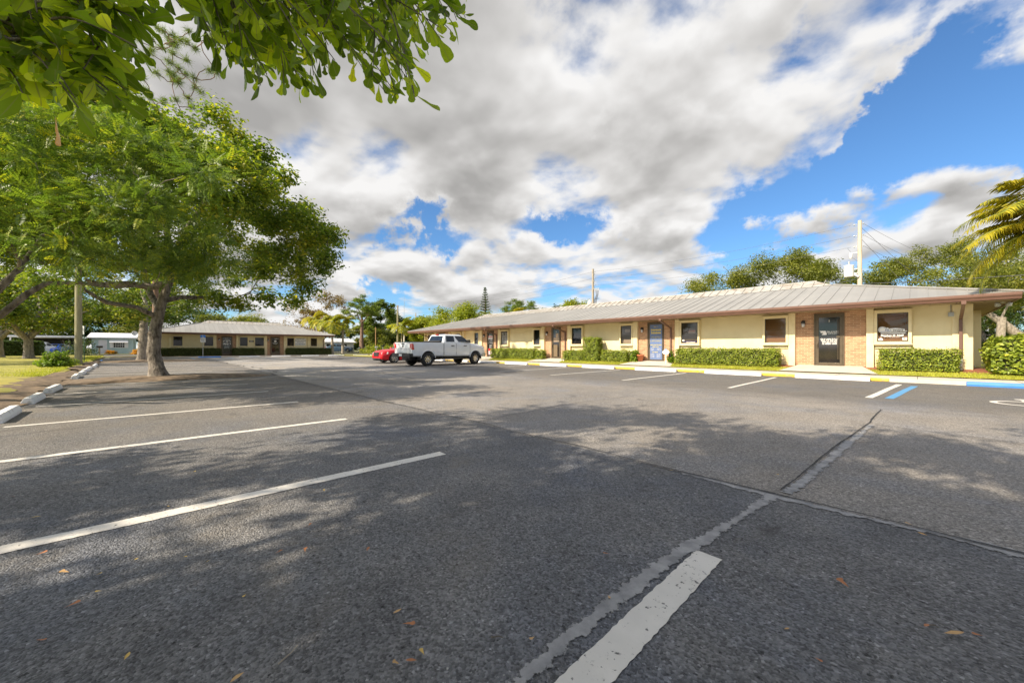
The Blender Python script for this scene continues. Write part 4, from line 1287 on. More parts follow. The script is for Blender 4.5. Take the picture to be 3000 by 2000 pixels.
def wheel(parent, x, y, side, r=0.40, wd=0.27, spokes=7, rimr=0.62, dark=False, turn=0.0):
    """Tyre with a rim, spokes and hub; side +1 faces +y."""
    t = MB()
    t.lathe([(r * rimr, -wd / 2 + .02), (r * .70, -wd / 2), (r * .93, -wd / 2 + .008), (r * .99, -wd / 2 + .045), (r, 0), (r * .99, wd / 2 - .045), (r * .93, wd / 2 - .008), (r * .70, wd / 2), (r * rimr, wd / 2 - .02)], (0, 0, 0), 'Y', 32)
    o = t.build('wheel', M['rubber'], parent, (x, y, r), (0, 0, turn))
    b = MB(); ro = r * rimr
    e = side * (wd / 2 - .03)
    b.lathe([(ro, e - side * .10), (ro, e), (ro * .93, e + side * .004), (ro * .88, e - side * .03), (ro * .86, e - side * .10)], (0, 0, 0), 'Y', 32)
    for k in range(spokes):
        an = 2 * PI * k / spokes + .3
        rad = Vector((math.cos(an), 0, math.sin(an))); tan = Vector((-math.sin(an), 0, math.cos(an)))
        w0, w1 = ro * .13, ro * .09
        f0 = Vector((0, e - side * .015, 0)); dd = Vector((0, -side * .04, 0))
        for sg in ((-1, 1) if dark else (0,)):
            r0, r1 = rad * ro * .16, rad * ro * .90 + tan * sg * ro * .24
            p = [f0 + r0 - tan * w0, f0 + r0 + tan * w0, f0 + r1 + tan * w1, f0 + r1 - tan * w1]
            b.prism(p, dd)
    b.lathe([(0.001, e + side * .006), (ro * .2, e + side * .004), (ro * .24, e - side * .03)], (0, 0, 0), 'Y', 16)
    clean(b.build('rim', M['chrome'], o))
    b = MB(); b.lathe([(0.001, e - side * .085), (ro * .97, e - side * .085)], (0, 0, 0), 'Y', 28); b.build('brake_disc', M['black'], o)
    return o


def panel(name, quad, off, mat, parent, th=0.004, nu=6, inset=0.0):
    """A thin pane lying on a quad (a, b, c, d), pushed out by off along its normal."""
    a, b_, c_, d_ = [Vector(q) for q in quad]
    n = (b_ - a).cross(d_ - a).normalized()
    b = MB(); b.prism([p + n * off for p in (a, b_, c_, d_)], n * th)
    return clean(b.build(name, mat, parent))


def lerpq(Q, s, t):
    a, b_, c_, d_ = [Vector(q) for q in Q]
    return a.lerp(b_, s).lerp(d_.lerp(c_, s), t)


def sub(Q, s0, s1, t0, t1, s0t=None, s1t=None):
    return [lerpq(Q, s0, t0), lerpq(Q, s1, t0), lerpq(Q, s1 if s1t is None else s1t, t1), lerpq(Q, s0 if s0t is None else s0t, t1)]


def pickup(loc, rz, label):
    r = empty('pickup_truck', loc, label, 'pickup truck', rz)
    W = M['truck_white']
    # bed
    b = MB(); loft(b, [body_sec(-1.08, .60, 1.40, .975, 0, .05, .97), body_sec(-1.02, .58, 1.42, .995, 0, .05, .97), body_sec(0, .56, 1.42, 1.0, 0, .05, .97), body_sec(1.10, .56, 1.42, .995, 0, .05, .97)])
    bed = b.build('bed', W, r)
    cut(bed, [(0, .9, .42, .50, .35), (0, -.9, .42, .50, .35)])
    # cab lower body, hood, nose
    b = MB()
    loft(b, [body_sec(1.125, .56, 1.42, .995, 0, .05, .97), body_sec(1.9, .55, 1.42, 1.0, 0, .05, .97), body_sec(3.15, .55, 1.41, 1.0, .01, .07, .96), body_sec(3.45, .56, 1.39, .995, .05, .10, .92),
             body_sec(4.1, .58, 1.33, .985, .07, .14, .88), body_sec(4.45, .60, 1.25, .96, .06, .14, .86), body_sec(4.60, .62, 1.15, .90, .04, .12, .86)])
    cab = b.build('body', W, r)
    cut(cab, [(3.7, .9, .42, .50, .35), (3.7, -.9, .42, .50, .35)])
    # greenhouse
    def ring_(x0, x1, y, z, c=.0): return [(x0, -y, z), (x0, y, z), ((x0 + x1) / 2, y + c, z), (x1, y - .06, z), (x1, -y + .06, z), ((x0 + x1) / 2, -y - c, z)]
    lo = dict(x0=1.14, x1=3.42, y=.93, z=1.405); hi = dict(x0=1.36, x1=2.72, y=.745, z=1.90)
    b = MB()
    L_, H_ = ring_(lo['x0'], lo['x1'], lo['y'], lo['z'], .03), ring_(hi['x0'], hi['x1'], hi['y'], hi['z'], .02)
    T_ = [(2.02 + (p[0] - 2.02) * .80, p[1] * .8, 1.945) for p in H_]
    loft(b, [L_, H_, T_], smooth=False)
    gh = clean(b.build('cab_roof', W, r), 0.05, 3)
    # windows
    for s in (-1, 1):
        Q = [(lo['x0'], s * lo['y'], lo['z']), (lo['x1'], s * (lo['y'] - .0), lo['z']), (hi['x1'], s * hi['y'], hi['z']), (hi['x0'], s * hi['y'], hi['z'])]
        off = .018
        def o_(q): return q if s > 0 else [q[1], q[0], q[3], q[2]]
        # normals must point outwards: mirror the winding on one side
        for nm_, a_ in (('rear_side_window', sub(Q, .085, .39, .10, .86, .07, .46)), ('front_side_window', sub(Q, .44, .93, .10, .86, .53, .93))):
            q = a_ if s < 0 else [a_[1], a_[0], a_[3], a_[2]]
            panel(nm_, q, off, M['car_glass'], r)
        for xx in (1.16, 2.10, 3.22):
            b = MB(); b.box(xx - .006, xx + .006, s * .996 - .003, s * .996 + .006, .66, 1.37); b.build('door_gap', M['black'], r)
        for xx in (1.72, 2.72):
            b = MB(); b.box(xx - .02, xx + .20, min(s * .995, s * 1.03), max(s * .995, s * 1.03), 1.20, 1.245); clean(b.build('door_handle', M['black'], r), .006)
        b = MB(); b.prism([(2.98, s * .97, 1.42), (3.10, s * .97, 1.42), (3.06, s * .97, 1.62), (2.96, s * .97, 1.60)], (0, s * .24, 0)); clean(b.build('mirror', M['black'], r), .02)
        b = MB(); b.box(.95 - .02, 3.0, s * .93 - .05, s * .93 + .05, .40, .47); b.build('sill_step', M['black'], r)
        b = MB(); b.prism([(-1.085, s * .70, .98), (-1.085, s * .99, .98), (-1.085, s * .985, 1.34), (-1.085, s * .78, 1.34), (-1.085, s * .73, 1.25)], (.03, 0, 0))
        b.prism([(-1.085, s * .985, .98), (-.95, s * 1.004, .98), (-1.0, s * 1.0, 1.30), (-1.085, s * .985, 1.34)], (0, s * .006, 0))
        tl = clean(b.build('tail_light', M['red_glass'], r), .006)
        b = MB(); b.box(-1.092, -1.08, min(s * .76, s * .92), max(s * .76, s * .92), 1.0, 1.07); b.build('reverse_lamp', M['lamp_clear'], tl)
        b = MB(); b.prism([(4.30, s * .965, 1.02), (4.61, s * .84, 1.0), (4.58, s * .83, 1.14), (4.35, s * .95, 1.18)], (0, s * .02, 0)); b.build('headlight', M['lamp_clear'], r)
        # wheel arch liner
        for wx in (0, 3.7):
            b = MB(); P_ = [(wx + .505 * math.cos(t), .42 + .505 * math.sin(t)) for t in np.linspace(-.1, PI + .1, 20)]
            for (p, q) in zip(P_[:-1], P_[1:]): b.quad((p[0], s * .60, p[1]), (q[0], s * .60, q[1]), (q[0], s * 1.005, q[1]), (p[0], s * 1.005, p[1]))
            for (p, q) in zip(P_[:-1], P_[1:]): b.add([(p[0], s * .60, p[1]), (q[0], s * .60, q[1]), (wx, s * .60, .42)], [(0, 1, 2)])
            b.build('arch_liner', M['black'], r)
    Qr = [(lo['x0'], -lo['y'], lo['z']), (lo['x0'], lo['y'], lo['z']), (hi['x0'], hi['y'], hi['z']), (hi['x0'], -hi['y'], hi['z'])]
    q = sub(Qr, .09, .91, .08, .86); panel('rear_window', [q[1], q[0], q[3], q[2]], .006, M['car_glass'], r)
    Qf = [(lo['x1'], -lo['y'] + .06, lo['z']), (lo['x1'], lo['y'] - .06, lo['z']), (hi['x1'], hi['y'] - .06, hi['z']), (hi['x1'], -hi['y'] + .06, hi['z'])]
    q = sub(Qf, .04, .96, .06, .92); panel('windshield', q, .006, M['car_glass'], r)
    b = MB(); b.box(1.29, 1.37, -.17, .17, 1.895, 1.945); clean(b.build('brake_light', M['red_glass'], r), .008)
    # tailgate, bed cover, bumper
    b = MB(); b.box(-1.10, -1.07, -.745, .745, .80, 1.395); b.box(-1.112, -1.10, -.70, .70, 1.04, 1.05, 1); b.box(-1.125, -1.10, -.74, .74, 1.355, 1.40); tg = clean(b.build('tailgate', [W, M['black']], r), .008)
    b = MB(); b.prism([(-1.103, -.075, 1.26), (-1.103, .075, 1.26), (-1.103, .075, 1.17), (-1.103, .04, 1.12), (-1.103, 0, 1.09), (-1.103, -.04, 1.12), (-1.103, -.075, 1.17)], (-.012, 0, 0)); em = b.build('emblem', M['galv'], tg)
    b = MB(); b.prism([(-1.116, -.045, 1.24), (-1.116, .045, 1.24), (-1.116, .05, 1.19), (-1.116, .0, 1.11), (-1.116, -.05, 1.19)], (-.003, 0, 0)); b.build('emblem_face', M['black'], em)
    b = MB(); b.box(-1.105, -1.0, -.16, .16, 1.29, 1.34); b.build('tailgate_handle', M['black'], tg)
    b = MB(); b.box(-1.05, 1.08, -.86, .86, 1.422, 1.445); b.tube([(.95, -.86, 1.48), (.95, .86, 1.48)], .06, 10); b.build('bed_cover', M['black'], r)
    b = MB(); b.prism([(-1.26, -.99, .56), (-1.26, .99, .56), (-1.02, 1.0, .56), (-1.02, -1.0, .56)], (0, 0, .20)); b.box(-1.27, -1.05, -.45, .45, .74, .775); bu = clean(b.build('rear_bumper', M['black'], r), .02)
    b = MB(); b.box(-1.275, -1.262, -.16, .16, .60, .73); b.build('licence_plate', M['white'], bu)
    b = MB(); b.prism([(4.55, -.97, .50), (4.76, -.82, .50), (4.76, .82, .50), (4.55, .97, .50), (4.3, .97, .50), (4.3, -.97, .50)], (0, 0, .26)); clean(b.build('front_bumper', M['galv'], r), .03)
    b = MB(); b.box(4.56, 4.64, -.62, .62, .78, 1.14); clean(b.build('grille', M['black'], r), .02)
    b = MB(); b.box(-.9, 4.2, -.45, .45, .36, .56); b.tube([(-.0, -.75, .40), (0, .75, .40)], .07, 8); b.lathe([(.001, -.14), (.16, -.1), (.17, 0), (.16, .1), (.001, .14)], (0, 0, .40), 'X', 14); b.tube([(-1.2, -.5, .42), (.6, -.5, .42)], .04, 8); b.build('chassis', M['black'], r)
    for wx in (0, 3.7):
        for s in (-1, 1): wheel(r, wx, s * .865, s, .405, .27, 8, .56, turn=R(8) if wx > 1 else 0)
    # flared arch lips
    for wx in (0, 3.7):
        for s in (-1, 1):
            b = MB(); b.tube([(wx + .505 * math.cos(t), s * 1.0, .42 + .505 * math.sin(t)) for t in np.linspace(.15, PI - .15, 24)], .022, 6); b.build('arch_trim', W, r)
    return r


def sedan(loc, rz, label, mat, name='sedan', cat='sedan', group=None, hgt=1.48, simple=False):
    """Front axle at the origin, nose towards +x."""
    r = empty(name, loc, label, cat, rz, group)
    k = hgt / 1.48
    b = MB()
    S = [(-4.05, .42, .92, .80, .02), (-3.9, .32, 1.0, .90, .02), (-3.3, .22, 1.04, .945, .03), (-2.4, .20, 1.02, .95, .0), (-1.0, .20, .99, .955, .01), (-.55, .21, .985, .95, .03), (.2, .22, .93, .94, .06), (.65, .24, .86, .90, .05), (.84, .28, .76, .82, .03), (.92, .34, .62, .70, .01)]
    loft(b, [body_sec(x, zb, zt * k, w_, c_, .13, .90) for (x, zb, zt, w_, c_) in S])
    body = b.build('body', mat, r)
    cut(body, [(wx, s * .9, .34, .40, .30) for wx in (0, -3.05) for s in (-1, 1)])
    lo = [(-3.55, -.80, .99), (-3.55, .80, .99), (-2.2, .885, .985), (-.45, .82, .975), (-.45, -.82, .975), (-2.2, -.885, .985)]
    hi = [(-2.85, -.57, 1.42), (-2.85, .57, 1.42), (-2.1, .63, 1.44), (-1.25, .58, 1.42), (-1.25, -.58, 1.42), (-2.1, -.63, 1.44)]
    tp = [(-2.05 + (p[0] + 2.05) * .7, p[1] * .75, 1.48) for p in hi]
    sc_ = lambda P_: [(p[0], p[1], p[2] * k) for p in P_]
    b = MB(); loft(b, [sc_(lo), sc_(hi), sc_(tp)], smooth=False)
    clean(b.build('roof', mat, r), .05, 3)
    lo, hi = sc_(lo), sc_(hi)
    q = sub([lo[3], lo[4], hi[4], hi[3]], .06, .94, .05, .92); panel('windshield', [q[1], q[0], q[3], q[2]], .012, M['car_glass'], r)
    q = sub([lo[0], lo[1], hi[1], hi[0]], .07, .93, .06, .9); panel('rear_window', [q[1], q[0], q[3], q[2]], .012, M['car_glass'], r)
    for s in (-1, 1):
        A, B_ = (lo[1], lo[3]) if s > 0 else (lo[0], lo[4])
        Cc, D = (hi[3], hi[1]) if s > 0 else (hi[4], hi[0])
        A = (A[0], s * .86, A[2]); B_ = (B_[0], s * .86, B_[2])
        Q = [A, B_, Cc, D]
        for nm_, a_ in (('rear_side_window', sub(Q, .14, .46, .10, .84, .12, .46)), ('front_side_window', sub(Q, .50, .88, .10, .84, .50, .92))):
            q = a_ if s < 0 else [a_[1], a_[0], a_[3], a_[2]]
            panel(nm_, q, .035, M['car_glass'], r)
        b = MB(); b.prism([(.45, s * .90, .66 * k), (.86, s * .70, .64 * k), (.83, s * .66, .77 * k), (.42, s * .85, .80 * k)], (.03, s * .05, 0)); clean(b.build('headlight', M['lamp_clear'], r), .01)
        b = MB(); b.box(-4.07, -3.97, min(s * .55, s * .86), max(s * .55, s * .86), .72 * k, .92 * k); clean(b.build('tail_light', M['red_glass'], r), .01)
        b = MB(); b.prism([(-.75, s * .86, 1.0 * k), (-.58, s * .86, 1.0 * k), (-.62, s * .86, 1.12 * k), (-.74, s * .86, 1.12 * k)], (0, s * .18, 0)); clean(b.build('mirror', mat, r), .02)
        if not simple:
            for xx in (-1.0, -2.05): b = MB(); b.box(xx - .19, xx, min(s * .945, s * .975), max(s * .945, s * .975), .80, .83); clean(b.build('door_handle', M['chrome'], r), .005)
        for wx in (0, -3.05):
            b = MB(); P_ = [(wx + .405 * math.cos(t), .34 + .405 * math.sin(t)) for t in np.linspace(-.1, PI + .1, 18)]
            for (p, q) in zip(P_[:-1], P_[1:]): b.quad((p[0], s * .62, p[1]), (q[0], s * .62, q[1]), (q[0], s * .93, q[1]), (p[0], s * .93, p[1]))
            b.build('arch_liner', M['black'], r)
            wheel(r, wx, s * .82, s, .355, .235, 5, .76, dark=not simple)
    b = MB(); b.box(.86, .945, -.40, .40, .48 * k, .76 * k); gr = clean(b.build('grille', M['black'], r), .03)
    b = MB(); b.box(.90, .96, -.42, .42, .755 * k, .77 * k); b.box(.943, .955, -.12, .12, .70 * k, .73 * k); b.build('grille_trim', M['chrome'], gr)
    b = MB(); b.box(.78, .93, -.62, .62, .27, .36); clean(b.build('lower_grille', M['black'], r), .02)
    b = MB(); b.box(-3.9, .8, -.8, .8, .17, .24); b.build('underbody', M['black'], r)
    b = MB(); b.box(-4.09, -4.05, -.26, .26, .55, .68); b.build('licence_plate', M['white'], r)
    return r


TR = pickup((-20.75, 11.45, 0), PI / 2 + R(3.5), 'white crew cab pickup truck parked nose in before the tan offices')
sedan((-26.1, 11.95, 0), -PI / 2 + R(1), 'bright red sedan backed into the stall beyond the white pickup', M['car_red'])
p = gp(985, 1030, .2)
sedan((-78.0, 27.2, 0.2), R(62), 'dark blue car parked between the white house and the tall pine', paint('dark_blue_paint', (0.03, 0.07, 0.12)), 'parked_car', 'car', simple=True, hgt=1.7)
sedan((-76.5, -12.9, 0.15), R(-20), 'white car half hidden behind the round bush on the left lawn', M['truck_white'], 'parked_car', 'car', simple=True, hgt=1.7)
sedan((-79.5, -11.6, 0.15), R(-20), 'bright blue car behind the white one in the carport drive', paint('vivid_blue_paint', (0.02, 0.12, 0.6)), 'parked_car', 'car', simple=True)
sedan((-66, -19.8, 0.15), R(-60), 'pale silver car at the left picture edge behind the hedge', paint('silver_paint', (0.5, 0.52, 0.55), .3), 'parked_car', 'car', simple=True)

# ------------------------------------------------------------------ vegetation
GRN = {
    'oak': [(0.0, (0.022, 0.036, 0.006)), (0.35, (0.050, 0.080, 0.012)), (0.62, (0.115, 0.132, 0.018)), (0.85, (0.22, 0.20, 0.025)), (1.0, (0.27, 0.17, 0.03))],
    'pinnate': [(0.0, (0.022, 0.040, 0.008)), (0.45, (0.060, 0.092, 0.018)), (0.85, (0.125, 0.155, 0.022)), (1.0, (0.24, 0.22, 0.015))],
    'dark': [(0.0, (0.014, 0.028, 0.008)), (0.5, (0.036, 0.060, 0.014)), (1.0, (0.09, 0.11, 0.02))],
    'lime': [(0.0, (0.06, 0.09, 0.008)), (0.5, (0.15, 0.17, 0.014)), (1.0, (0.27, 0.25, 0.02))],
    'olive': [(0.0, (0.042, 0.056, 0.011)), (0.5, (0.112, 0.124, 0.022)), (1.0, (0.21, 0.185, 0.04))],
    'pine': [(0.0, (0.04, 0.062, 0.012)), (0.5, (0.095, 0.13, 0.02)), (1.0, (0.17, 0.19, 0.025))],
    'brown': [(0.0, (0.10, 0.07, 0.035)), (0.5, (0.19, 0.13, 0.06)), (1.0, (0.25, 0.19, 0.08))],
    'hedge': [(0.0, (0.045, 0.066, 0.010)), (0.4, (0.12, 0.155, 0.018)), (0.8, (0.21, 0.235, 0.026)), (1.0, (0.31, 0.29, 0.03))],
    'hedge_dark': [(0.0, (0.025, 0.036, 0.010)), (0.5, (0.060, 0.078, 0.018)), (0.93, (0.10, 0.12, 0.03)), (1.0, (0.26, 0.24, 0.15))],
    'bright': [(0.0, (0.05, 0.10, 0.008)), (0.5, (0.13, 0.20, 0.014)), (1.0, (0.26, 0.30, 0.02))],
    'palm': [(0.0, (0.06, 0.085, 0.012)), (0.5, (0.17, 0.18, 0.02)), (0.8, (0.32, 0.27, 0.02)), (1.0, (0.42, 0.30, 0.02))],
    'palm_gold': [(0.0, (0.16, 0.16, 0.012)), (0.5, (0.38, 0.33, 0.02)), (1.0, (0.52, 0.42, 0.03))],
    'flower': [(0.0, (0.75, 0.27, 0.004)), (1.0, (0.60, 0.36, 0.03))],
    'grass': [(0.0, (0.085, 0.105, 0.012)), (0.5, (0.20, 0.205, 0.022)), (1.0, (0.36, 0.30, 0.05))],
    'near': [(0.0, (0.018, 0.030, 0.004)), (0.45, (0.054, 0.082, 0.008)), (0.85, (0.125, 0.155, 0.012)), (1.0, (0.20, 0.20, 0.015))],
}
BR = {'oak': 2.2, 'pinnate': 2.3, 'dark': 1.9, 'lime': 1.75, 'olive': 1.9, 'pine': 1.7, 'hedge': 1.8, 'hedge_dark': 1.5, 'bright': 1.4, 'near': 2.9, 'grass': 2.1, 'palm': 1.65, 'brown': 1.3}
GRN = {k: [(p, tuple(min(.62, x * BR.get(k, 1.0)) for x in c)) for p, c in v] for k, v in GRN.items()}
L = {k: leaf_mat('leaf_' + k, v) for k, v in GRN.items() if k not in ('grass', 'near', 'hedge')}
L['grass'] = leaf_mat('grass_blades', GRN['grass'], trans=0.3, var=0.3, vscale=0.8)
L['near'] = leaf_mat('leaf_near', GRN['near'], rough=0.38, trans=0.58, spec=0.45, var=0.2, vscale=4, tcol=(2.1, 2.1, 0.5))
def add_midrib(m):
    """Paler vein along the middle of a big leaf."""
    n = m.node_tree; g = G(n)
    at = n.nodes.new('ShaderNodeAttribute'); at.attribute_name = 'rib'
    k = g.m('MULTIPLY', g.ss(at.outputs['Fac'], 0.86, 0.97), 0.65)
    for nd, sock in [(n.nodes['Principled BSDF'], 'Base Color')] + [(q, 0) for q in n.nodes if q.type == 'BSDF_TRANSLUCENT']:
        src = nd.inputs[sock].links[0].from_socket
        n.links.new(g.mix(k, src, (0.30, 0.33, 0.08, 1)), nd.inputs[sock])


add_midrib(L['near'])
L['oak_island'] = leaf_mat('leaf_oak_island', [(p, tuple(min(.6, x * 1.18) for x in c)) for p, c in GRN['oak']], trans=0.52, var=0.4, vscale=0.7, tcol=(1.35, 1.35, 0.45))
L['hedge'] = leaf_mat('leaf_hedge', GRN['hedge'], trans=0.3, var=0.12, vscale=3)
M['core'] = pmat('hedge_twigs', (0.05, 0.055, 0.015), (0.03, 0.03, 0.01), 20, 0.95)


def unit(a): return a / np.maximum(np.linalg.norm(a, axis=-1, keepdims=True), 1e-9)


def leaf_quads(rng, P, size, aspect=0.5, up=0.35, out=None, jit=0.4, droop=0.0):
    """One folded rhombus leaf per point."""
    n = len(P)
    N = rng.normal(size=(n, 3)); N[:, 2] = np.abs(N[:, 2]) + up * 2
    if out is not None: N += out * 1.0
    N = unit(N)
    A = rng.normal(size=(n, 3)); A[:, 2] -= droop
    A = unit(A - N * (A * N).sum(1, keepdims=True)); B = np.cross(N, A)
    s = size * (1 + rng.uniform(-jit, jit, (n, 1)))
    V = np.empty((n, 4, 3))
    V[:, 0] = P - A * s * .5; V[:, 2] = P + A * s * .5
    V[:, 1] = P + B * s * aspect * .5 + N * s * .07 + A * s * .05; V[:, 3] = P - B * s * aspect * .5 + N * s * .07 + A * s * .05
    return V.reshape(-1, 3), np.arange(n * 4).reshape(n, 4)


def clump_points(rng, cen, rad, n, flat=0.75, hollow=0.5):
    w_ = rad ** 2; cnt = rng.multinomial(n, w_ / w_.sum())
    idx = np.repeat(np.arange(len(cen)), cnt)
    D = unit(rng.normal(size=(n, 3))); rr = rng.uniform(0, 1, (n, 1)) ** hollow
    # ragged clumps: radius modulated by direction
    ph = rng.uniform(0, 6.28, (len(cen), 3))[idx]
    mod = 0.72 + 0.28 * np.sin(D[:, :1] * 5 + ph[:, :1]) * np.sin(D[:, 1:2] * 5 + ph[:, 1:2]) + 0.18 * np.sin(D[:, 2:] * 7 + ph[:, 2:])
    Q = D * rr * rad[idx][:, None] * mod; Q[:, 2] *= flat
    return cen[idx] + Q, D, idx


def branches(rng, b, start, r0, targets, wob=0.12, n=6, minr=0.012, sag=0.1, taper=0.22, segs=6):
    """Limbs: each target is reached from the nearest point of what is grown so far."""
    nodes = [(Vector(p), r) for p, r in start]
    order = sorted(targets, key=lambda t: min((Vector(t) - p).length for p, _ in nodes))
    for t in order:
        t = Vector(t)
        best = min(nodes, key=lambda q: (t - q[0]).length + (0 if q[1] > r0 * .35 else 0.7))
        p0, rr_ = best
        d = t - p0
        if d.length < .15: continue
        r1 = min(rr_ * .62, 0.035 * d.length + 0.02)
        pts, rs = [], []
        jv = Vector(rng.normal(size=3)) * wob * d.length * .5
        for i in range(segs + 1):
            f = i / segs
            q = p0 + d * f + jv * math.sin(PI * f) + Vector((0, 0, -sag * d.length * math.sin(PI * f) * (1 - f) + .12 * d.length * math.sin(PI * f))) + Vector(rng.normal(size=3)) * .03 * d.length * (0 < i < segs)
            pts.append(q); rs.append(max(minr, r1 * (1 - f * (1 - taper))))
        b.tube(pts, rs, n)
        for q, r_ in list(zip(pts, rs))[2:]: nodes.append((q, r_))


def ragged_trunk(b, pts, rad, seed, flare=1.0, n=14, sub_=5):
    """A tapering trunk with lumps, fluting and a flared foot."""
    rr = random.Random(seed)
    P, Rr = [], []
    for i in range(len(pts) - 1):
        for k in range(sub_):
            f = k / sub_
            P.append(Vector(pts[i]).lerp(Vector(pts[i + 1]), f) + Vector((rr.gauss(0, .012), rr.gauss(0, .012), 0)) * (rad[i] * 3)); Rr.append(rad[i] + (rad[i + 1] - rad[i]) * f)
    P.append(Vector(pts[-1])); Rr.append(rad[-1])
    o = len(b.v)
    b.tube(P, Rr, n)
    ph = [rr.uniform(0, 6.28) for _ in range(3)]
    z0 = P[0].z
    for i, p in enumerate(P):
        for k in range(n):
            v = Vector(b.v[o + i * n + k]); d = v - p
            an = 2 * PI * k / n
            f = 1 + .07 * math.sin(3 * an + ph[0] + p.z * .8) + .05 * math.sin(5 * an + ph[1]) + rr.uniform(-.035, .035)
            h = max(0, 1 - (p.z - z0) / (1.1 * flare + .01))
            f += flare * .75 * h ** 2.4 * (1 + .5 * math.sin(5 * an + ph[2]))
            b.v[o + i * n + k] = tuple(p + d * f)


def tree(name, label, base, trunk, crown, cr, mat, n_clump, clump_r, n_leaf, leaf, cat='tree', group=None, dome=False, bark='bark', keep=None, seed=1, limbs=(), aspect=0.5, flat=0.75, flare=0.5, up=.35, hollow=.5, wob=.12, extra=(), sparse_in=0.55, nbr=8, tint=None, droop=0.0, boxy=1.0):
    """trunk: [(dx, dy, z, radius)] from the base; crown centre and radii relative to the base."""
    rng = np.random.default_rng(seed)
    r = empty(name, base, label, cat, 0, group)
    c = np.array(crown, float); R3 = np.array(cr, float)
    cen = []
    tries = 0
    while len(cen) < n_clump and tries < n_clump * 60:
        tries += 1
        d = unit(rng.normal(size=3)); q = d * (rng.uniform(sparse_in, 1.0))
        if dome:
            q[2] = abs(q[2]) if rng.random() < .85 else -abs(q[2]) * .15
        q[2] = math.copysign(abs(q[2]) ** boxy, q[2])
        p = c + q * R3
        if keep is not None and not keep(p + np.array(base)): continue
        if any(np.linalg.norm((p - e) / R3) < .16 for e in cen): continue
        cen.append(p)
    cen += [np.array(e[:3], float) for e in extra]
    rad = clump_r * rng.uniform(.65, 1.3, len(cen))
    for i, e in enumerate(extra):
        if len(e) > 3: rad[len(cen) - len(extra) + i] = e[3]
    cen = np.array(cen)
    b = MB()
    tp = [t[:3] for t in trunk]; tr_ = [t[3] for t in trunk]
    ragged_trunk(b, tp, tr_, seed, flare)
    start = [(tp[-1], tr_[-1]), (tuple((Vector(tp[-1]) + Vector(tp[-2])) / 2), (tr_[-1] + tr_[-2]) / 2)]
    for lm in limbs:
        pts = [Vector(p[:3]) for p in lm]; rs = [p[3] for p in lm]
        b.tube(pts, rs, 9)
        start += [(tuple(p), q) for p, q in zip(pts[1:], rs[1:])]
    branches(rng, b, start, tr_[-1], [tuple(p) for p in cen], wob=wob, n=nbr)
    b.build('trunk', M[bark], r)
    P, D, idx = clump_points(rng, cen, rad, n_leaf, flat, hollow)
    V, F = leaf_quads(rng, P, leaf, aspect, up, D * .5, droop=droop)
    ct = rng.uniform(0, 1, len(cen))[idx]
    T = np.clip(rng.beta(2, 3, len(P)) * .75 + ct * .25, 0, 1) if tint is None else np.clip(tint(rng, P, idx), 0, 1)
    fast_mesh('crown', V, F, mat, r, T)
    return r, cen, rad, rng


# --- the big oak in the island (trunk leans, forks at about 2.5 m, dome crown)
OB = Vector((-18.05, -0.14, 0.06))


def rel(u, v, d, rad): p = dp(u, v, d) - OB; return (p.x, p.y, p.z, rad)


tree('oak_tree', 'big leaning grey-barked oak standing in the soil island of the parking lot', OB,
     [(0, 0, 0, .215), rel(450, 1030, 13.1, .185), rel(457, 955, 13.1, .165), rel(473, 885, 13.1, .135), rel(495, 826, 13.1, .11), rel(500, 760, 13.0, .11)],
     (-0.2, .0, 4.7), (5.7, 5.9, 4.75), L['oak_island'], 165, .88, 125000, .13, dome=True, seed=11, flare=.6, aspect=.55,
     sparse_in=.62, hollow=.42,
     limbs=[[rel(489, 832, 13.1, .13), rel(440, 842, 12.9, .11), rel(380, 830, 12.6, .09), rel(300, 833, 12.3, .07), rel(250, 820, 12, .05)],
            [rel(452, 925, 13.0, .085), rel(400, 900, 12.6, .07), rel(312, 886, 12.0, .07), rel(249, 850, 11.5, .05)],
            [rel(484, 880, 13.2, .10), rel(530, 870, 13.6, .08), rel(600, 872, 14.2, .06), rel(690, 880, 14.8, .045)],
            [rel(466, 905, 13.1, .09), rel(440, 860, 13.4, .10), rel(420, 790, 13.8, .08)],
            [rel(500, 765, 13.0, .11), rel(560, 650, 13.2, .08), rel(640, 540, 13.4, .05)],
            [rel(500, 765, 13.0, .11), rel(480, 600, 12.6, .08), rel(500, 480, 12.2, .05)]],
     extra=[rel(900, 840, 13.8, .75)[:3] + (.8,), rel(860, 880, 14.0, .5)[:3] + (.7,), rel(780, 870, 14.2, .5)[:3] + (.8,), rel(700, 890, 14.3, .5)[:3] + (.7,), rel(950, 760, 13.6, .5)[:3] + (.9,), rel(640, 880, 14, 0)[:3] + (.7,)])

# --- the feathery tree whose limbs reach in from the left edge
FB = Vector((-12.9, -4.6, 0.1))


def relf(u, v, d, rad): p = dp(u, v, d) - FB; return (p.x, p.y, p.z, rad)


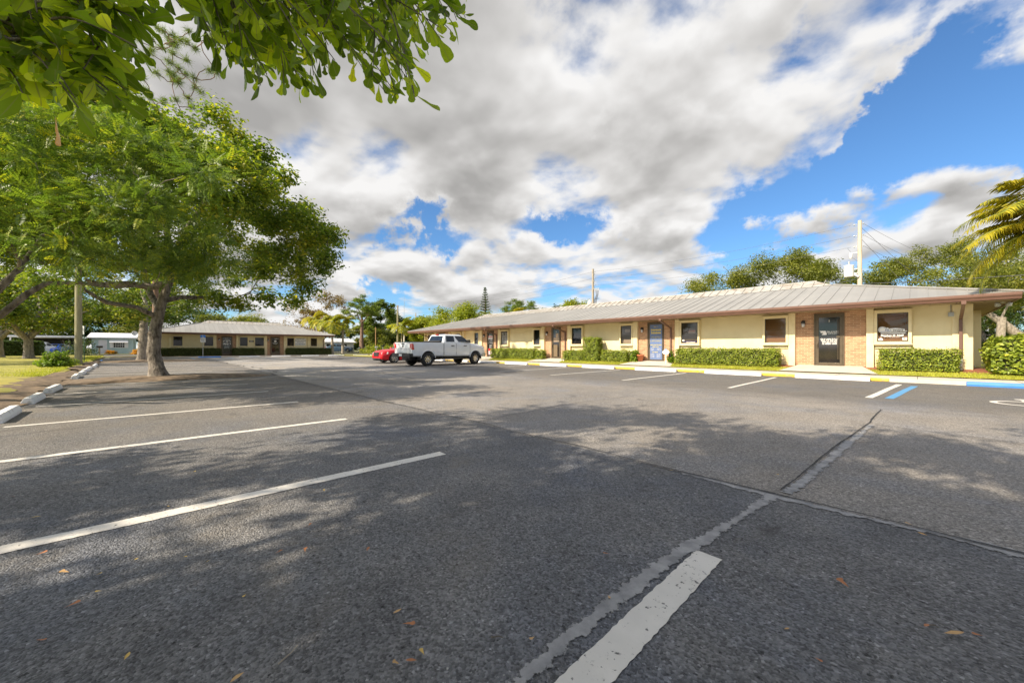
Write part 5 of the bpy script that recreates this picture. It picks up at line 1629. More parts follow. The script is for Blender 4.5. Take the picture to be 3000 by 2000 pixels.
rng = np.random.default_rng(5)
ft = empty('feathery_tree', FB, 'tree with feathery compound leaves reaching in from the left edge', 'tree')
b = MB()
ragged_trunk(b, [(0, 0, 0), (.05, .1, .9), (.1, .3, 1.5)], [.26, .2, .18], 3, .6)
lm = [[(.1, .3, 1.5, .16), relf(-220, 960, 6.6, .14), relf(0, 925, 6.8, .105), relf(80, 860, 7.0, .09), relf(135, 830, 7.2, .08), relf(230, 828, 7.5, .06), relf(330, 842, 7.8, .045), relf(450, 836, 8.2, .03)],
      [(.1, .3, 1.5, .15), relf(-160, 820, 6.6, .13), relf(0, 728, 6.8, .09), relf(70, 748, 7.1, .075), relf(135, 775, 7.4, .05)],
      [(.1, .3, 1.5, .15), relf(-60, 900, 6.2, .12), relf(55, 790, 6.7, .085), relf(120, 700, 7.0, .06), relf(220, 600, 7.2, .04)],
      [(.1, .3, 1.5, .14), relf(-200, 600, 6.6, .1), relf(-40, 430, 7.0, .06), relf(120, 380, 7.2, .04)],
      [relf(250, 765, 7.4, .03), relf(300, 770, 7.5, .04), relf(355, 765, 7.5, .025)]]
lm = [[(p[0], p[1], p[2], p[3] * .55) for p in l_] for l_ in lm]
st = []
for l_ in lm[:4]:
    b.tube([Vector(p[:3]) for p in l_], [p[3] for p in l_], 9); st += [(p[:3], p[3]) for p in l_[2:]]
cen = []
while len(cen) < 84:
    u, v, d = rng.uniform(-500, 860), rng.uniform(330, 880), rng.uniform(5.6, 9.6)
    lim = 330 + max(0, (u - 300)) * .42
    low = np.interp(u, [-500, 0, 200, 330, 450, 560, 700, 900], [860, 760, 745, 790, 800, 835, 830, 760])
    if u > 720 - abs(v - 690) * .55 or v < lim or v > low: continue
    p = dp(u, v, d) - FB
    if p.z < 1.75: continue
    cen.append(np.array(p))
for _ in range(9):       # the part of the crown outside the picture, above its trunk
    cen.append(np.array([rng.uniform(-3, 2.5), rng.uniform(-3.5, 2), rng.uniform(2.8, 6.2)]))
cen = np.array(cen)
branches(rng, b, st, .1, [tuple(p) for p in cen], wob=.15, n=6, minr=.007)
b.build('trunk', M['bark'], ft)


def pinnate(rng, P, D, length, npair, lw, ll, rise=0.0):
    """Compound leaves: npair leaflet pairs along each rachis."""
    n = len(P)
    D = unit(D); S = unit(np.cross(D, np.array([0, 0, 1.0]) + rng.normal(size=(n, 3)) * .45)); U = np.cross(S, D)
    s = length * rng.uniform(.7, 1.25, (n, 1))
    out, tt = [], []
    base_t = np.where(rng.uniform(0, 1, n) < .2, rng.uniform(.6, .98, n), rng.beta(2, 3, n))
    for j in range(npair):
        f = .14 + .86 * j / (npair - 1)
        c_ = P + D * s * f - U * s * .14 * f * f
        k = math.sin(PI * (.18 + .74 * f)) ** .6
        for sg in (-1, 1):
            ax = unit(S * sg + D * .35 - U * .25 + rng.normal(size=(n, 3)) * .12)
            sd_ = unit(np.cross(ax, U))
            l_, w_ = ll * s * k, lw * s
            V = np.empty((n, 4, 3))
            V[:, 0] = c_; V[:, 1] = c_ + ax * l_ * .55 + sd_ * w_ * .5; V[:, 2] = c_ + ax * l_; V[:, 3] = c_ + ax * l_ * .55 - sd_ * w_ * .5
            out.append(V); tt.append(base_t + rng.normal(size=n) * .05)
    V = np.concatenate(out).reshape(-1, 3)
    return V, np.arange(len(V)).reshape(-1, 4), np.clip(np.concatenate(tt), 0, 1)


rad = np.full(len(cen), .78) * rng.uniform(.7, 1.25, len(cen))
P, D, idx = clump_points(rng, cen, rad, 24000, .7, .5)
Dv = D.copy(); Dv[:, 2] = Dv[:, 2] * .5 - .12
V, F, T = pinnate(rng, P, Dv + rng.normal(size=D.shape) * .55, .22, 9, .085, .235)
fast_mesh('crown', V, F, L['pinnate'], ft, T)

# --- the oak the photographer stands under: trunk behind the camera, a bough of large leaves in view
CB = Vector((1.4, -4.4, 0.1))


def out_of_view(p):
    d = -SY * p[0] + CY * p[1]
    if d < .3: return True
    lat = CY * p[0] + SY * p[1]
    s = (p[2] - EYE) / d
    return s > 1.25 + 1.6 / d or abs(lat / d) > 1.5 + 1.8 / d


overhead, oc, orad, rng = tree('overhead_oak', 'oak with large paddle-shaped leaves hanging into the top left of the view', CB,
                               [(0, 0, 0, .34), (-.05, .1, 1.2, .28), (-.2, .3, 2.4, .24), (-.3, .6, 3.2, .2)], (-.6, .2, 6.3), (6.2, 5.0, 3.1), L['oak'], 54, 1.12, 72000, .135,
                               seed=21, keep=out_of_view, aspect=.6, flare=.7, sparse_in=.2)
overhead.children[0]


LEAF_A = [(0, .012), (.12, .02), (.28, .05), (.44, .10), (.58, .15), (.70, .19), (.80, .212), (.88, .205), (.945, .165), (.985, .10), (1.0, .02)]
LEAF_B = [(0, .012), (.12, .03), (.26, .07), (.38, .10), (.50, .10), (.60, .115), (.70, .17), (.80, .215), (.89, .19), (.96, .12), (1.0, .02)]
LEAF_C = [(0, .010), (.10, .04), (.22, .09), (.34, .135), (.46, .16), (.58, .165), (.70, .145), (.81, .105), (.90, .06), (.96, .025), (1.0, .003)]


def big_leaves(rng, P, A, N, size, curl):
    """Shaped leaves with a folded, curled blade: A along the blade, N its upper side."""
    Vs, Fs, Ts, off = [], [], [], 0
    kind = rng.integers(0, 10, len(P))
    base_t = np.where(rng.uniform(0, 1, len(P)) < .32, rng.uniform(.6, .95, len(P)), rng.beta(2, 3.2, len(P)))
    for i in range(len(P)):
        prof = LEAF_A if kind[i] < 4 else (LEAF_B if kind[i] < 7 else LEAF_C)
        a = A[i]; n_ = N[i] - a * np.dot(N[i], a); n_ /= max(np.linalg.norm(n_), 1e-6); s_ = np.cross(n_, a)
        L_ = size[i]; cu = curl[i]
        asym = rng.uniform(.85, 1.15)
        for (x, w_) in prof:
            c_ = P[i] + a * L_ * x + n_ * L_ * (-cu * x * x)
            f = .10 * (1 if w_ > 0 else 0)
            wv = w_ * 1.06 * (1 + .08 * math.sin(x * 17 + i))
            Vs += [c_ + s_ * L_ * wv * asym + n_ * L_ * wv * .22, c_, c_ - s_ * L_ * wv / asym + n_ * L_ * wv * .22]
        m = len(prof)
        for k in range(m - 1):
            o = off + k * 3
            Fs += [(o, o + 1, o + 4, o + 3), (o + 1, o + 2, o + 5, o + 4)]; Ts += [base_t[i]] * 2
        off += m * 3
    return np.array(Vs), np.array(Fs), np.array(Ts)


rng = np.random.default_rng(77)
tw = MB()
LP, LA, LN, LS, LC_ = [], [], [], [], []


def twig(p0, p1, n, size, spread=.9, f0=.25):
    p0, p1 = np.array(p0), np.array(p1)
    d = p1 - p0; ln = np.linalg.norm(d); d = d / ln
    jv = rng.normal(size=3) * ln * .07
    path = [p0 + (p1 - p0) * f + jv * math.sin(PI * f) + np.array([0, 0, .10 * ln * math.sin(PI * f)]) for f in np.linspace(0, 1, 7)]
    tw.tube([Vector(q) for q in path], [.0042, .0038, .0034, .003, .0026, .0022, .0016], 5)
    for i in range(n):
        f = f0 + (1 - f0) * (i + rng.uniform(0, 1)) / n
        f = min(f, 1.0)
        q = p0 + (p1 - p0) * f + jv * math.sin(PI * f) + np.array([0, 0, .10 * ln * math.sin(PI * f)])
        sd_ = rng.normal(size=3); sd_ -= d * np.dot(sd_, d); sd_ /= np.linalg.norm(sd_)
        a = d * rng.uniform(.4, 1.1) + sd_ * spread * (1.25 - .5 * f) + np.array([0, 0, -rng.uniform(.0, .5)])
        a /= np.linalg.norm(a)
        nn = rng.normal(size=3) * .75 + np.array([0, 0, 1.0])
        LP.append(q + sd_ * .004); LA.append(a); LN.append(nn); LS.append(size * rng.uniform(.55, 1.3)); LC_.append(rng.uniform(-.1, .3))


def pxd(x, y, d):        # a point in the 2352-wide view at depth d
    return np.array(dp(x * 1.2755, y * 1.2755, d))


hubs = [pxd(150, -220, 1.15), pxd(420, -230, 1.6), pxd(620, -240, 1.8), pxd(820, -240, 1.9), pxd(980, -230, 2.1), pxd(-120, -120, 1.1), pxd(-80, 60, 1.15)]
fork = Vector(CB) + Vector((-.3, .6, 3.2))
for h in hubs:
    h = Vector(h); mid = fork.lerp(h, .5) + Vector((0, 0, .35))
    tw.tube([fork, fork.lerp(mid, .5) + Vector((0, 0, .1)), mid, mid.lerp(h, .6), h], [.05, .04, .025, .014, .007], 8)
# left bough (near): drooping sprays
def inside(x, poly):
    a, b_ = x; r_ = False; j = len(poly) - 1
    for i in range(len(poly)):
        xi, yi = poly[i]; xj, yj = poly[j]
        if (yi > b_) != (yj > b_) and a < (xj - xi) * (b_ - yi) / (yj - yi) + xi: r_ = not r_
        j = i
    return r_


LEFT = [(-60, -60), (350, -60), (330, 40), (345, 90), (300, 130), (330, 190), (335, 235), (290, 262), (215, 250), (150, 262), (60, 225), (-60, 215)]
RIGHT = [(430, -80), (1095, -80), (1068, 45), (1040, 80), (1000, 130), (985, 165), (1005, 195), (985, 235), (955, 245), (920, 235), (880, 225), (845, 205), (790, 165), (755, 150), (735, 205), (705, 225), (660, 190), (600, 215), (540, 190), (500, 140), (455, 75)]
TOP = [(300, -80), (470, -80), (470, 20), (400, 35), (330, 25)]


def spray(poly, hubset, n, d0, d1, leaves, size, lead=80):
    xs = [p[0] for p in poly]; ys = [p[1] for p in poly]; k = 0
    while k < n:
        x, y = rng.uniform(min(xs), max(xs)), rng.uniform(min(ys), max(ys))
        if not inside((x, y), poly): continue
        k += 1
        d = rng.uniform(d0, d1)
        tip = pxd(x, y, d)
        h = min((hubs[i] for i in hubset), key=lambda q: np.linalg.norm(q - tip) + rng.uniform(0, .3))
        dirv = tip - h
        st_ = h + dirv * rng.uniform(.25, .55) if np.linalg.norm(dirv) > .35 else h
        if np.linalg.norm(st_ - h) > .05: tw.tube([Vector(h), Vector(h + (st_ - h) * .5 + np.array([0, 0, .03])), Vector(st_)], [.006, .005, .0042], 5)
        twig(st_, tip, leaves, size)


spray(LEFT, (0, 5, 6), 84, .95, 1.4, 16, .080)
spray(TOP, (0, 1), 12, 1.2, 1.7, 13, .08)
spray(RIGHT, (1, 2, 3, 4), 150, 1.35, 2.2, 16, .086)
V, F, T = big_leaves(rng, np.array(LP), np.array(LA), np.array(LN), np.array(LS), np.array(LC_))
tw.build('bough', M['bark'], overhead)
o_ = fast_mesh('bough_leaves', V, F, L['near'], overhead, T, smooth=True)
a_ = o_.data.attributes.new('rib', 'FLOAT', 'POINT'); a_.data.foreach_set('value', np.tile(np.array([0, 1, 0], np.float32), len(V) // 3))
for c_ in overhead.children:
    if c_.name.startswith('bough'): c_.location = -CB
# one orange leaf among them
q = pxd(128, 268, 1.05)
Vv, Ff, _ = big_leaves(rng, np.array([q]), np.array([[.25, .1, -1.0]]), np.array([[.3, -1, .2]]), np.array([.085]), np.array([.05]))
ol = fast_mesh('orange_leaf', Vv, Ff, L['flower'], overhead, np.full(len(Ff), .0), smooth=True)
ol.location = -CB

# --- trees behind the photographer whose shade falls on the lot (out of the picture)
tree('oak_tree', 'shade oak behind the viewpoint, left of the overhead oak', (-4.0, -6.2, .1), [(0, 0, 0, .3), (.1, 0, 1.4, .25), (0, .2, 2.6, .2)], (0, .3, 6.0), (3.5, 3.6, 3.0), L['oak'], 32, 1.15, 30000, .14, seed=31, keep=out_of_view, aspect=.6)
tree('oak_tree', 'shade oak behind the viewpoint, right of the overhead oak', (8.6, -5.2, .1), [(0, 0, 0, .3), (.1, 0, 1.4, .25), (0, .2, 2.6, .2)], (-.6, .3, 6.6), (4.8, 4.4, 3.2), L['oak'], 46, 1.3, 40000, .14, seed=32, keep=out_of_view, aspect=.6)

# --- long-needled pine far up behind the feathery tree
PB = Vector(dp(456, 1018, 21)); PB.z = 0.2
rng = np.random.default_rng(8)
pr = empty('longleaf_pine', PB, 'tall long-needled pine showing between the two leafy boughs at top left', 'pine tree')
b = MB(); ragged_trunk(b, [(0, 0, 0), (.1, 0, 6), (0, .1, 10), (.1, 0, 12.6)], [.14, .13, .11, .08], 4, .2)
tips = []
for k in range(64):
    if k < 40:
        p = np.array(dp(rng.uniform(400, 640), rng.uniform(70, 300), rng.uniform(18.5, 21.5)) - PB)
    else:
        an = rng.uniform(0, 6.28); p = np.array([2.8 * math.cos(an) * rng.uniform(.4, 1), 2.8 * math.sin(an) * rng.uniform(.4, 1), rng.uniform(12, 15)])
    tips.append(p)
branches(rng, b, [((0.05, 0, 11), .12), ((.1, .0, 12.6), .1)], .1, [tuple(p) for p in tips], wob=.3, n=5, minr=.02)
b.build('trunk', M['bark_pine'], pr)
tips = np.array(tips)
n = 9000
idx = rng.integers(0, len(tips), n)
D = unit(rng.normal(size=(n, 3)) + np.array([0, 0, .5])); S = unit(np.cross(D, rng.normal(size=(n, 3))))
base_ = tips[idx] + rng.normal(size=(n, 3)) * .06
ln = rng.uniform(.25, .42, (n, 1))
V = np.stack([base_ - S * .008, base_ + S * .008, base_ + D * ln - np.array([0, 0, .05])], 1).reshape(-1, 3)
fast_mesh('crown', V, np.arange(n * 3).reshape(-1, 3), L['pine'], pr, rng.uniform(0, .7, n))

# ------------------------------------------------------------------ hedges and small plants
def hedge(x0, x1, y0, y1, z0, z1, label, mat, seed, dens=1500, leaf=.055, rnd=.14, cat='hedge', group='clipped hedges before the tan offices', name='clipped_hedge', rough=.07):
    rng = np.random.default_rng(seed)
    cx, cy = (x0 + x1) / 2, (y0 + y1) / 2
    lx, ly, lz = (x1 - x0), (y1 - y0), z1 - z0
    A = [lx * lz, lx * lz, ly * lz, ly * lz, lx * ly]
    n = int(sum(A) * dens); k = rng.choice(5, n, p=np.array(A) / sum(A))
    a, c = rng.uniform(-.5, .5, n), rng.uniform(0, 1, n)
    P = np.zeros((n, 3)); O = np.zeros((n, 3))
    for f, (fn, on) in enumerate((((lambda a, c: (a * lx, -ly / 2 + 0 * a, c * lz)), (0, -1, .2)), ((lambda a, c: (a * lx, ly / 2 + 0 * a, c * lz)), (0, 1, .2)), ((lambda a, c: (-lx / 2 + 0 * a, a * ly, c * lz)), (-1, 0, .2)), ((lambda a, c: (lx / 2 + 0 * a, a * ly, c * lz)), (1, 0, .2)), ((lambda a, c: (a * lx, (c - .5) * ly, lz + 0 * a)), (0, 0, 1)))):
        m = k == f
        P[m] = np.stack(fn(a[m], c[m]), 1); O[m] = on
    # round the edges, make the face uneven
    q = np.abs(P) / np.array([lx / 2, ly / 2, 1]); t = P[:, 2] / lz
    P[:, 0] *= 1 - rnd * np.clip(t - .8, 0, 1) / lx; P[:, 1] *= 1 - rnd * .8 * np.clip(t - .75, 0, 1)
    lump = np.sin(P[:, 0] * 5.1 + seed) * np.sin(P[:, 2] * 6.3 + 1) * .5 + np.sin(P[:, 0] * 13 + 2) * np.sin(P[:, 2] * 11 + P[:, 1] * 9) * .5
    P += O * (lump * rough)[:, None] + O * rng.normal(size=(n, 1)) * .028 - O * (rng.uniform(0, 1, (n, 1)) ** 3) * .10
    sh = rng.uniform(0, 1, n) < .02      # stray shoots
    P[sh] += O[sh] * rng.uniform(.03, .14, (sh.sum(), 1))
    P[:, 2] = np.maximum(P[:, 2], .04)
    V, F = leaf_quads(rng, P, leaf, .62, .25, O * 1.2, .45)
    T = np.clip(rng.beta(2, 2.4, n) + lump * .10, 0, 1)
    r = empty(name, (cx, cy, z0), label, cat, 0, group)
    fast_mesh('foliage', V, F, mat, r, T)
    b = MB(); e = .09
    b.box(-lx / 2 + e, lx / 2 - e, -ly / 2 + e, ly / 2 - e, .10, lz - e)
    for i in range(max(2, int(lx / .5))):
        xx = -lx / 2 + .2 + (lx - .4) * (i + .5) / max(2, int(lx / .5))
        b.tube([(xx, 0, -.03), (xx + .03, .02, .2)], [.02, .015], 6)
    b.build('stems', M['core'], r)
    return r


HY = 19.62


def hx(u): return xat(u, HY)


HD = [(2575, 2811, 19.55, 20.08, .27, 1.02, 'clipped hedge under the window with the white shop lettering'), (1980, 2280, 19.55, 20.1, .27, 1.03, 'longest clipped hedge, between the blue door and the glass door of suite one'),
      (1761, 1835, 19.6, 20.1, .27, .92, 'clipped hedge between the tall shrub and the blue door'), (1666.6, 1709, 19.6, 20.1, .27, .92, 'low clipped hedge block on the near side of the tall shrub, below a dark window'),
      (1647, 1664.5, 19.6, 20.0, .27, .88, 'small clipped bush right beside the downspout of the door with papers'), (1567, 1589, 19.6, 20.05, .27, .90, 'small clipped bush alone before the brick bay with the papered door'), (1438, 1564, 19.55, 20.1, .27, 1.0, 'clipped hedge just past the nose of the pickup')]
for i, (ua, ub, ya, yb, za, zb, lab) in enumerate(HD):
    hedge(hx(ua), hx(ub), ya, yb, za, zb, lab, L['hedge'], 100 + i)
hedge(hx(1711), hx(1752), 19.55, 20.12, .27, 1.72, 'tall square-trimmed shrub rising above the hedges by the dark window', L['hedge'], 120, rough=.09, cat='shrub', name='tall_shrub')
hedge(1.62, 5.6, 19.35, 20.9, .28, 1.42, 'big rounded leafy hedge at the right edge past the office corner', L['hedge'], 121, dens=900, leaf=.10, rough=.12, rnd=.25, group=None)
hedge(hx(1842.6), hx(1858), 19.75, 20.15, .28, .92, 'narrow upright shrub left of the terracotta pot', L['bright'], 122, dens=1000, leaf=.07, rough=.1, cat='shrub', name='narrow_shrub', group=None)
# far office hedges
for i, (ua, ub, lab) in enumerate(((430, 648, 'dark hedge of the far office, behind the blue wheel stop'), (682, 774, 'dark hedge of the far office, between its two doors'), (839, 971, 'dark hedge of the far office, under the white sign'))):
    ya, yb = yat(ua, -55.6), yat(ub, -55.6)
    hedge(-56.15, -55.45, ya, yb, .13, 1.02, lab, L['hedge_dark'], 130 + i, dens=900, leaf=.07, group='dark hedges before the far office')


def bush(name, label, base, rx, ry, h, mat, seed, n=2500, leaf=.09, cat='bush', group=None, aspect=.6):
    rng = np.random.default_rng(seed)
    r = empty(name, base, label, cat, 0, group)
    D = unit(rng.normal(size=(n, 3))); D[:, 2] = np.abs(D[:, 2]) * 1.0
    ph = rng.uniform(0, 6, 3)
    mod = .8 + .2 * np.sin(D[:, 0] * 7 + ph[0]) * np.sin(D[:, 1] * 7 + ph[1]) + .12 * np.sin(D[:, 2] * 11 + ph[2])
    rr = (rng.uniform(0, 1, n) ** .35 * mod)[:, None]
    P = D * rr * np.array([rx, ry, h]); P[:, 2] = P[:, 2] * .92 + .06
    V, F = leaf_quads(rng, P, leaf, aspect, .3, D * .8, .4)
    fast_mesh('foliage', V, F, mat, r, np.clip(rng.beta(2, 2.6, n), 0, 1))
    b = MB()
    for k in range(9):
        an = 2 * PI * k / 9 + rng.uniform(-.2, .2)
        b.tube([(0.04 * math.cos(an), .04 * math.sin(an), 0), (rx * .4 * math.cos(an), ry * .4 * math.sin(an), h * .45), (rx * .6 * math.cos(an), ry * .6 * math.sin(an), h * .8)], [.018, .012, .006], 5)
    b.build('stems', M['bark'], r)
    return r


p = gp(164, 1076, .1)
bush('round_bush', 'bright green round bush on the left lawn beside the wooden pole', p, .78, .78, .92, L['bright'], 140, 3800, .10)
X = xat(1965, 19.8)
bush('small_shrub', 'leafy shrub beside the white yard sign', (X, 19.85, .28), .24, .24, .75, L['bright'], 141, 900, .085)
X = xat(1950, 19.6)
for i, (uu, dd, hh) in enumerate(((1105, 66, 1.9), (1140, 68, 2.2), (1080, 70, 1.6), (1165, 72, 1.9))):
    q = dp(uu, 1032, dd); q.z = 0.05
    bush('lime_shrub', ['yellow-green shrub above the hood of the red sedan', 'yellow-green shrub left of the stop sign', 'yellow-green shrub by the thin brown post', 'yellow-green shrub behind the stop sign'][i], q, 1.9, 1.9, hh, L['lime'], 150 + i, 1500, .2)
for i, (uu, vv, dd, rr_, mm, lab) in enumerate(((322, 1034, 56, .75, 'flower', 'golden croton plant left under the awning of the pale blue house'), (333, 1034, 56.5, .6, 'brown', 'dark red plant under the awning of the pale blue house'), (402, 1034, 54, .9, 'flower', 'golden plants at the right corner of the pale blue house'), (250, 1037, 44, 1.5, 'dark', 'tall dark shrub right of the wooden pole'), (205, 1037, 46, 1.4, 'dark', 'tall dark shrub left of the wooden pole'))):
    q = dp(uu, vv, dd); q.z = .12
    bush('garden_plant', lab, q, rr_ * .9, rr_ * .9, rr_ * (1.0 if dd > 50 else 1.7), L[mm], 160 + i, 900, .16)
q0 = dp(66, 1040, 40)
hedge(q0.x - 1.2, q0.x + 1.2, q0.y - 1.3, q0.y + 1.3, .15, 1.75, 'square dark hedge behind the spreading tree at left', L['dark'], 170, dens=450, leaf=.13, group=None)

# terracotta pot, yard sign
q = gp(1876, 1056, .33)
pot = empty('flower_pot', (xat(1876, 20.05), 20.05, .335), 'terracotta pot beside the blue door', 'flower pot')
MB().lathe([(0.001, 0), (.13, 0), (.19, .30), (.215, .30), (.215, .36), (.18, .36), (.165, .27), (.001, .26)], (0, 0, 0), n=24).build('pot', M['terra'], pot)
MB().lathe([(0.001, .315), (.17, .31)], (0, 0, 0), n=20).build('soil', M['dirt'], pot)
X = xat(1950.5, 19.5)
ys = empty('yard_sign', (X, 19.5, .24), 'small white hexagonal alarm sign on a stake before the blue door', 'sign')
b = MB(); b.prism([(-.20, 0, .62), (-.12, 0, .72), (.12, 0, .72), (.20, 0, .62), (.12, 0, .52), (-.12, 0, .52)], (0, .012, 0)); pl = clean(b.build('sign_plate', M['white'], ys), .004)
b = MB(); b.prism([(-.08, 0, .73), (.08, 0, .73), (.05, 0, .79), (-.05, 0, .79)], (0, .012, 0)); b.build('sign_cap', M['sky_blue'], ys)
b = MB(); b.box(-.014, .014, .014, .034, -.05, .72); b.build('stake', M['white'], ys)
b = MB(); b.lathe([(.001, .0), (.05, .01), (.06, .05), (.02, .09), (.001, .095)], (xat(1651, 19.35), 19.35, .20), n=14)
o = b.build('ground_light', M['white']); tag(o, 'tiny white garden light at the edge of the entry path', 'garden light')

# ------------------------------------------------------------------ palms
def frond(rng, origin, az_, elev, length, nl, droop, ll, lw, gold=0.0, hang=.5):
    """One arching frond: rachis points, and leaflets as folded strips."""
    d = np.array([math.cos(az_) * math.cos(elev), math.sin(az_) * math.cos(elev), math.sin(elev)])
    side = np.array([-math.sin(az_), math.cos(az_), 0])
    pts = []
    N = 14
    p = np.array(origin, float); e = elev
    for i in range(N + 1):
        pts.append(p.copy())
        e -= droop / N * (0.4 + 1.2 * i / N)
        dd = np.array([math.cos(az_) * math.cos(e), math.sin(az_) * math.cos(e), math.sin(e)])
        p = p + dd * length / N
    pts = np.array(pts)
    f = np.linspace(.12, 1, nl)
    ix = f * N; i0 = np.minimum(ix.astype(int), N - 1); fr = (ix - i0)[:, None]
    q = pts[i0] * (1 - fr) + pts[i0 + 1] * fr
    tg = unit(pts[i0 + 1] - pts[i0]); up = np.cross(tg, side)
    up = np.where(up[:, 2:3] < 0, -up, up)
    Vs, Ts = [], []
    for s in (-1, 1):
        l_ = (ll * np.sin(np.pi * (.12 + .80 * f)) ** .7 * rng.uniform(.85, 1.12, nl))[:, None]
        ax = unit(side * s + tg * .55 + up * rng.uniform(-.25, .25, (nl, 1)) - np.array([0, 0, hang * .5]))
        mid = q + ax * l_ * .5; tip = q + ax * l_ * .9 - np.array([0, 0, 1]) * l_ * hang * .45
        w_ = unit(np.cross(ax, up + .3 * side)) * lw
        V = np.stack([q - w_ * .3, q + w_ * .3, mid + w_ * .5, tip, mid - w_ * .5], 1)
        Vs.append(V); Ts.append(np.clip(rng.beta(2, 2.5, nl) + gold, 0, 1))
    V = np.concatenate(Vs); T = np.concatenate(Ts)
    return pts, V, T


def palm(name, label, base, h, nf, fl, nl, ll, lw, seed, mat, tr_=.13, group=None, split=False, droop=1.35, lean=(0, 0), gold=0, shaft=.9, e0=(-.1, 1.25), az_list=None, cat='palm tree'):
    rng = np.random.default_rng(seed)
    r = empty(name, base, label, cat, 0, group)
    b = MB()
    pts = [(lean[0] * (k / 8) ** 2, lean[1] * (k / 8) ** 2, h * k / 8) for k in range(9)]
    b.tube(pts, [tr_ * (1.35 if k == 0 else 1.0 + .12 * math.sin(k * .9) - .25 * k / 8) for k in range(9)], 12)
    b.build('trunk', M['palm_trunk'], r)
    top = np.array([lean[0], lean[1], h])
    b = MB(); b.tube([tuple(top + np.array([0, 0, -.02])), tuple(top + np.array([0, 0, shaft * .5])), tuple(top + np.array([0, 0, shaft]))], [tr_ * .85, tr_ * .8, tr_ * .35], 10); b.build('crownshaft', M['crownshaft'], r)
    Va, Ta = [], []
    st = MB()
    for k in range(nf):
        az_ = (az_list[k] if az_list else k * 2.399 + rng.uniform(-.2, .2))
        el_ = e0[0] + (e0[1] - e0[0]) * ((k * .618) % 1.0)
        pts, V, T = frond(rng, top + np.array([0, 0, shaft * .9]), az_, el_, fl * rng.uniform(.85, 1.1), nl, droop * rng.uniform(.8, 1.2), ll, lw, gold * rng.uniform(0, 1))
        if split:
            o = fast_mesh('frond', V.reshape(-1, 3), np.arange(len(V) * 5).reshape(-1, 5), mat if not (gold and k % 2 == 1) else L['palm_gold'], r, T)
            m = MB(); m.tube([Vector(p) for p in pts], list(np.linspace(.028, .006, len(pts))), 6); m.build('midrib', M['crownshaft'], o)
        else:
            Va.append(V); Ta.append(T); st.tube([Vector(p) for p in pts], list(np.linspace(.03, .008, len(pts))), 5)
    if not split:
        V = np.concatenate(Va)
        fast_mesh('crown', V.reshape(-1, 3), np.arange(len(V) * 5).reshape(-1, 5), mat, r, np.concatenate(Ta))
        st.build('midribs', M['crownshaft'], r)
    return r


AZP = [PI + a for a in (0, .35, -.3, .7, -.6, .15, -.15, .5, 1.0, -.9, .25, -.45, 1.4, -1.3, 1.9, -1.8, 2.4, -2.4, 3.0, .05, -.2, .6, .9, -.7, .4, -.05)]
palm('feather_palm', 'palm with golden fronds at the right edge before the office corner', (3.25, 19.12, .1), 4.0, 26, 2.65, 84, .60, .024, 201, L['palm'], tr_=.12, split=True, droop=1.45, gold=.2, shaft=.6, e0=(-.18, 1.25), az_list=AZP)
PG = 'palms between the two office buildings'
for i, (u, v, d, h, fl, lab) in enumerate(((1004.5, 1036, 60, 3.9, 2.9, 'palm with smooth pale trunk right of the far office, nearest the white house'), (973.5, 1036, 58.5, 4.1, 2.9, 'palm standing right at the corner of the far office'), (946, 1030, 68, 4.9, 3.0, 'palm behind the roof end of the far office'), (921, 1030, 70, 5.6, 3.2, 'tallest golden palm rising behind the far office roof'))):
    q = dp(u, v, d); q.z = 0.05
    palm('foxtail_palm', lab, q, h, 13, fl, 26, .75, .11, 210 + i, L['palm'] if i < 2 else L['palm_gold'] if i == 3 else L['palm'], tr_=.21, group=PG, droop=1.9, gold=.15, shaft=1.0)
q = dp(1177, 1034, 62); q.z = 0
palm('garden_palm', 'palm with spreading fronds above the roof of the red sedan', q, 4.2, 15, 2.7, 22, .8, .12, 220, L['palm'], tr_=.15, droop=1.5, shaft=.6)
q = dp(1500, 930, 62); q.z = 0
palm('garden_palm', 'golden palm crown showing over the middle of the long roof', q, 5.9, 14, 2.7, 22, .8, .12, 221, L['palm_gold'], tr_=.15, droop=1.6, shaft=.6)

# ------------------------------------------------------------------ trees farther off
def far_tree(u, vtop, d, hw, kind, label, seed, n=9000, vbase=None, leaf=None, trunk_r=.22, bark='bark', cbot=.28, ncl=36, spread=1.0, name='broadleaf_tree', group=None, hollow=.5, flat=.75, crown_mid=None):
    q = dp(u, 1018, d); q.z = 0.05
    H = EYE + (CV - vtop) / FPX * d
    rx = hw / FPX * d
    zb = H * cbot
    rz_ = (H - zb) / 2
    return tree(name, label, q, [(0, 0, 0, trunk_r * 1.2), (.05 * H * .1, 0, H * .2, trunk_r), (0, .1, H * .42, trunk_r * .7)], (0, 0, zb + rz_), (rx * .86, rx * .86 * spread, rz_ * .88), L[kind], ncl, max(rx, rz_) * .30, n, leaf or max(.11, d * .0042), seed=seed, bark=bark, aspect=.62, flare=.3, nbr=6, hollow=hollow, flat=flat, boxy=.55)


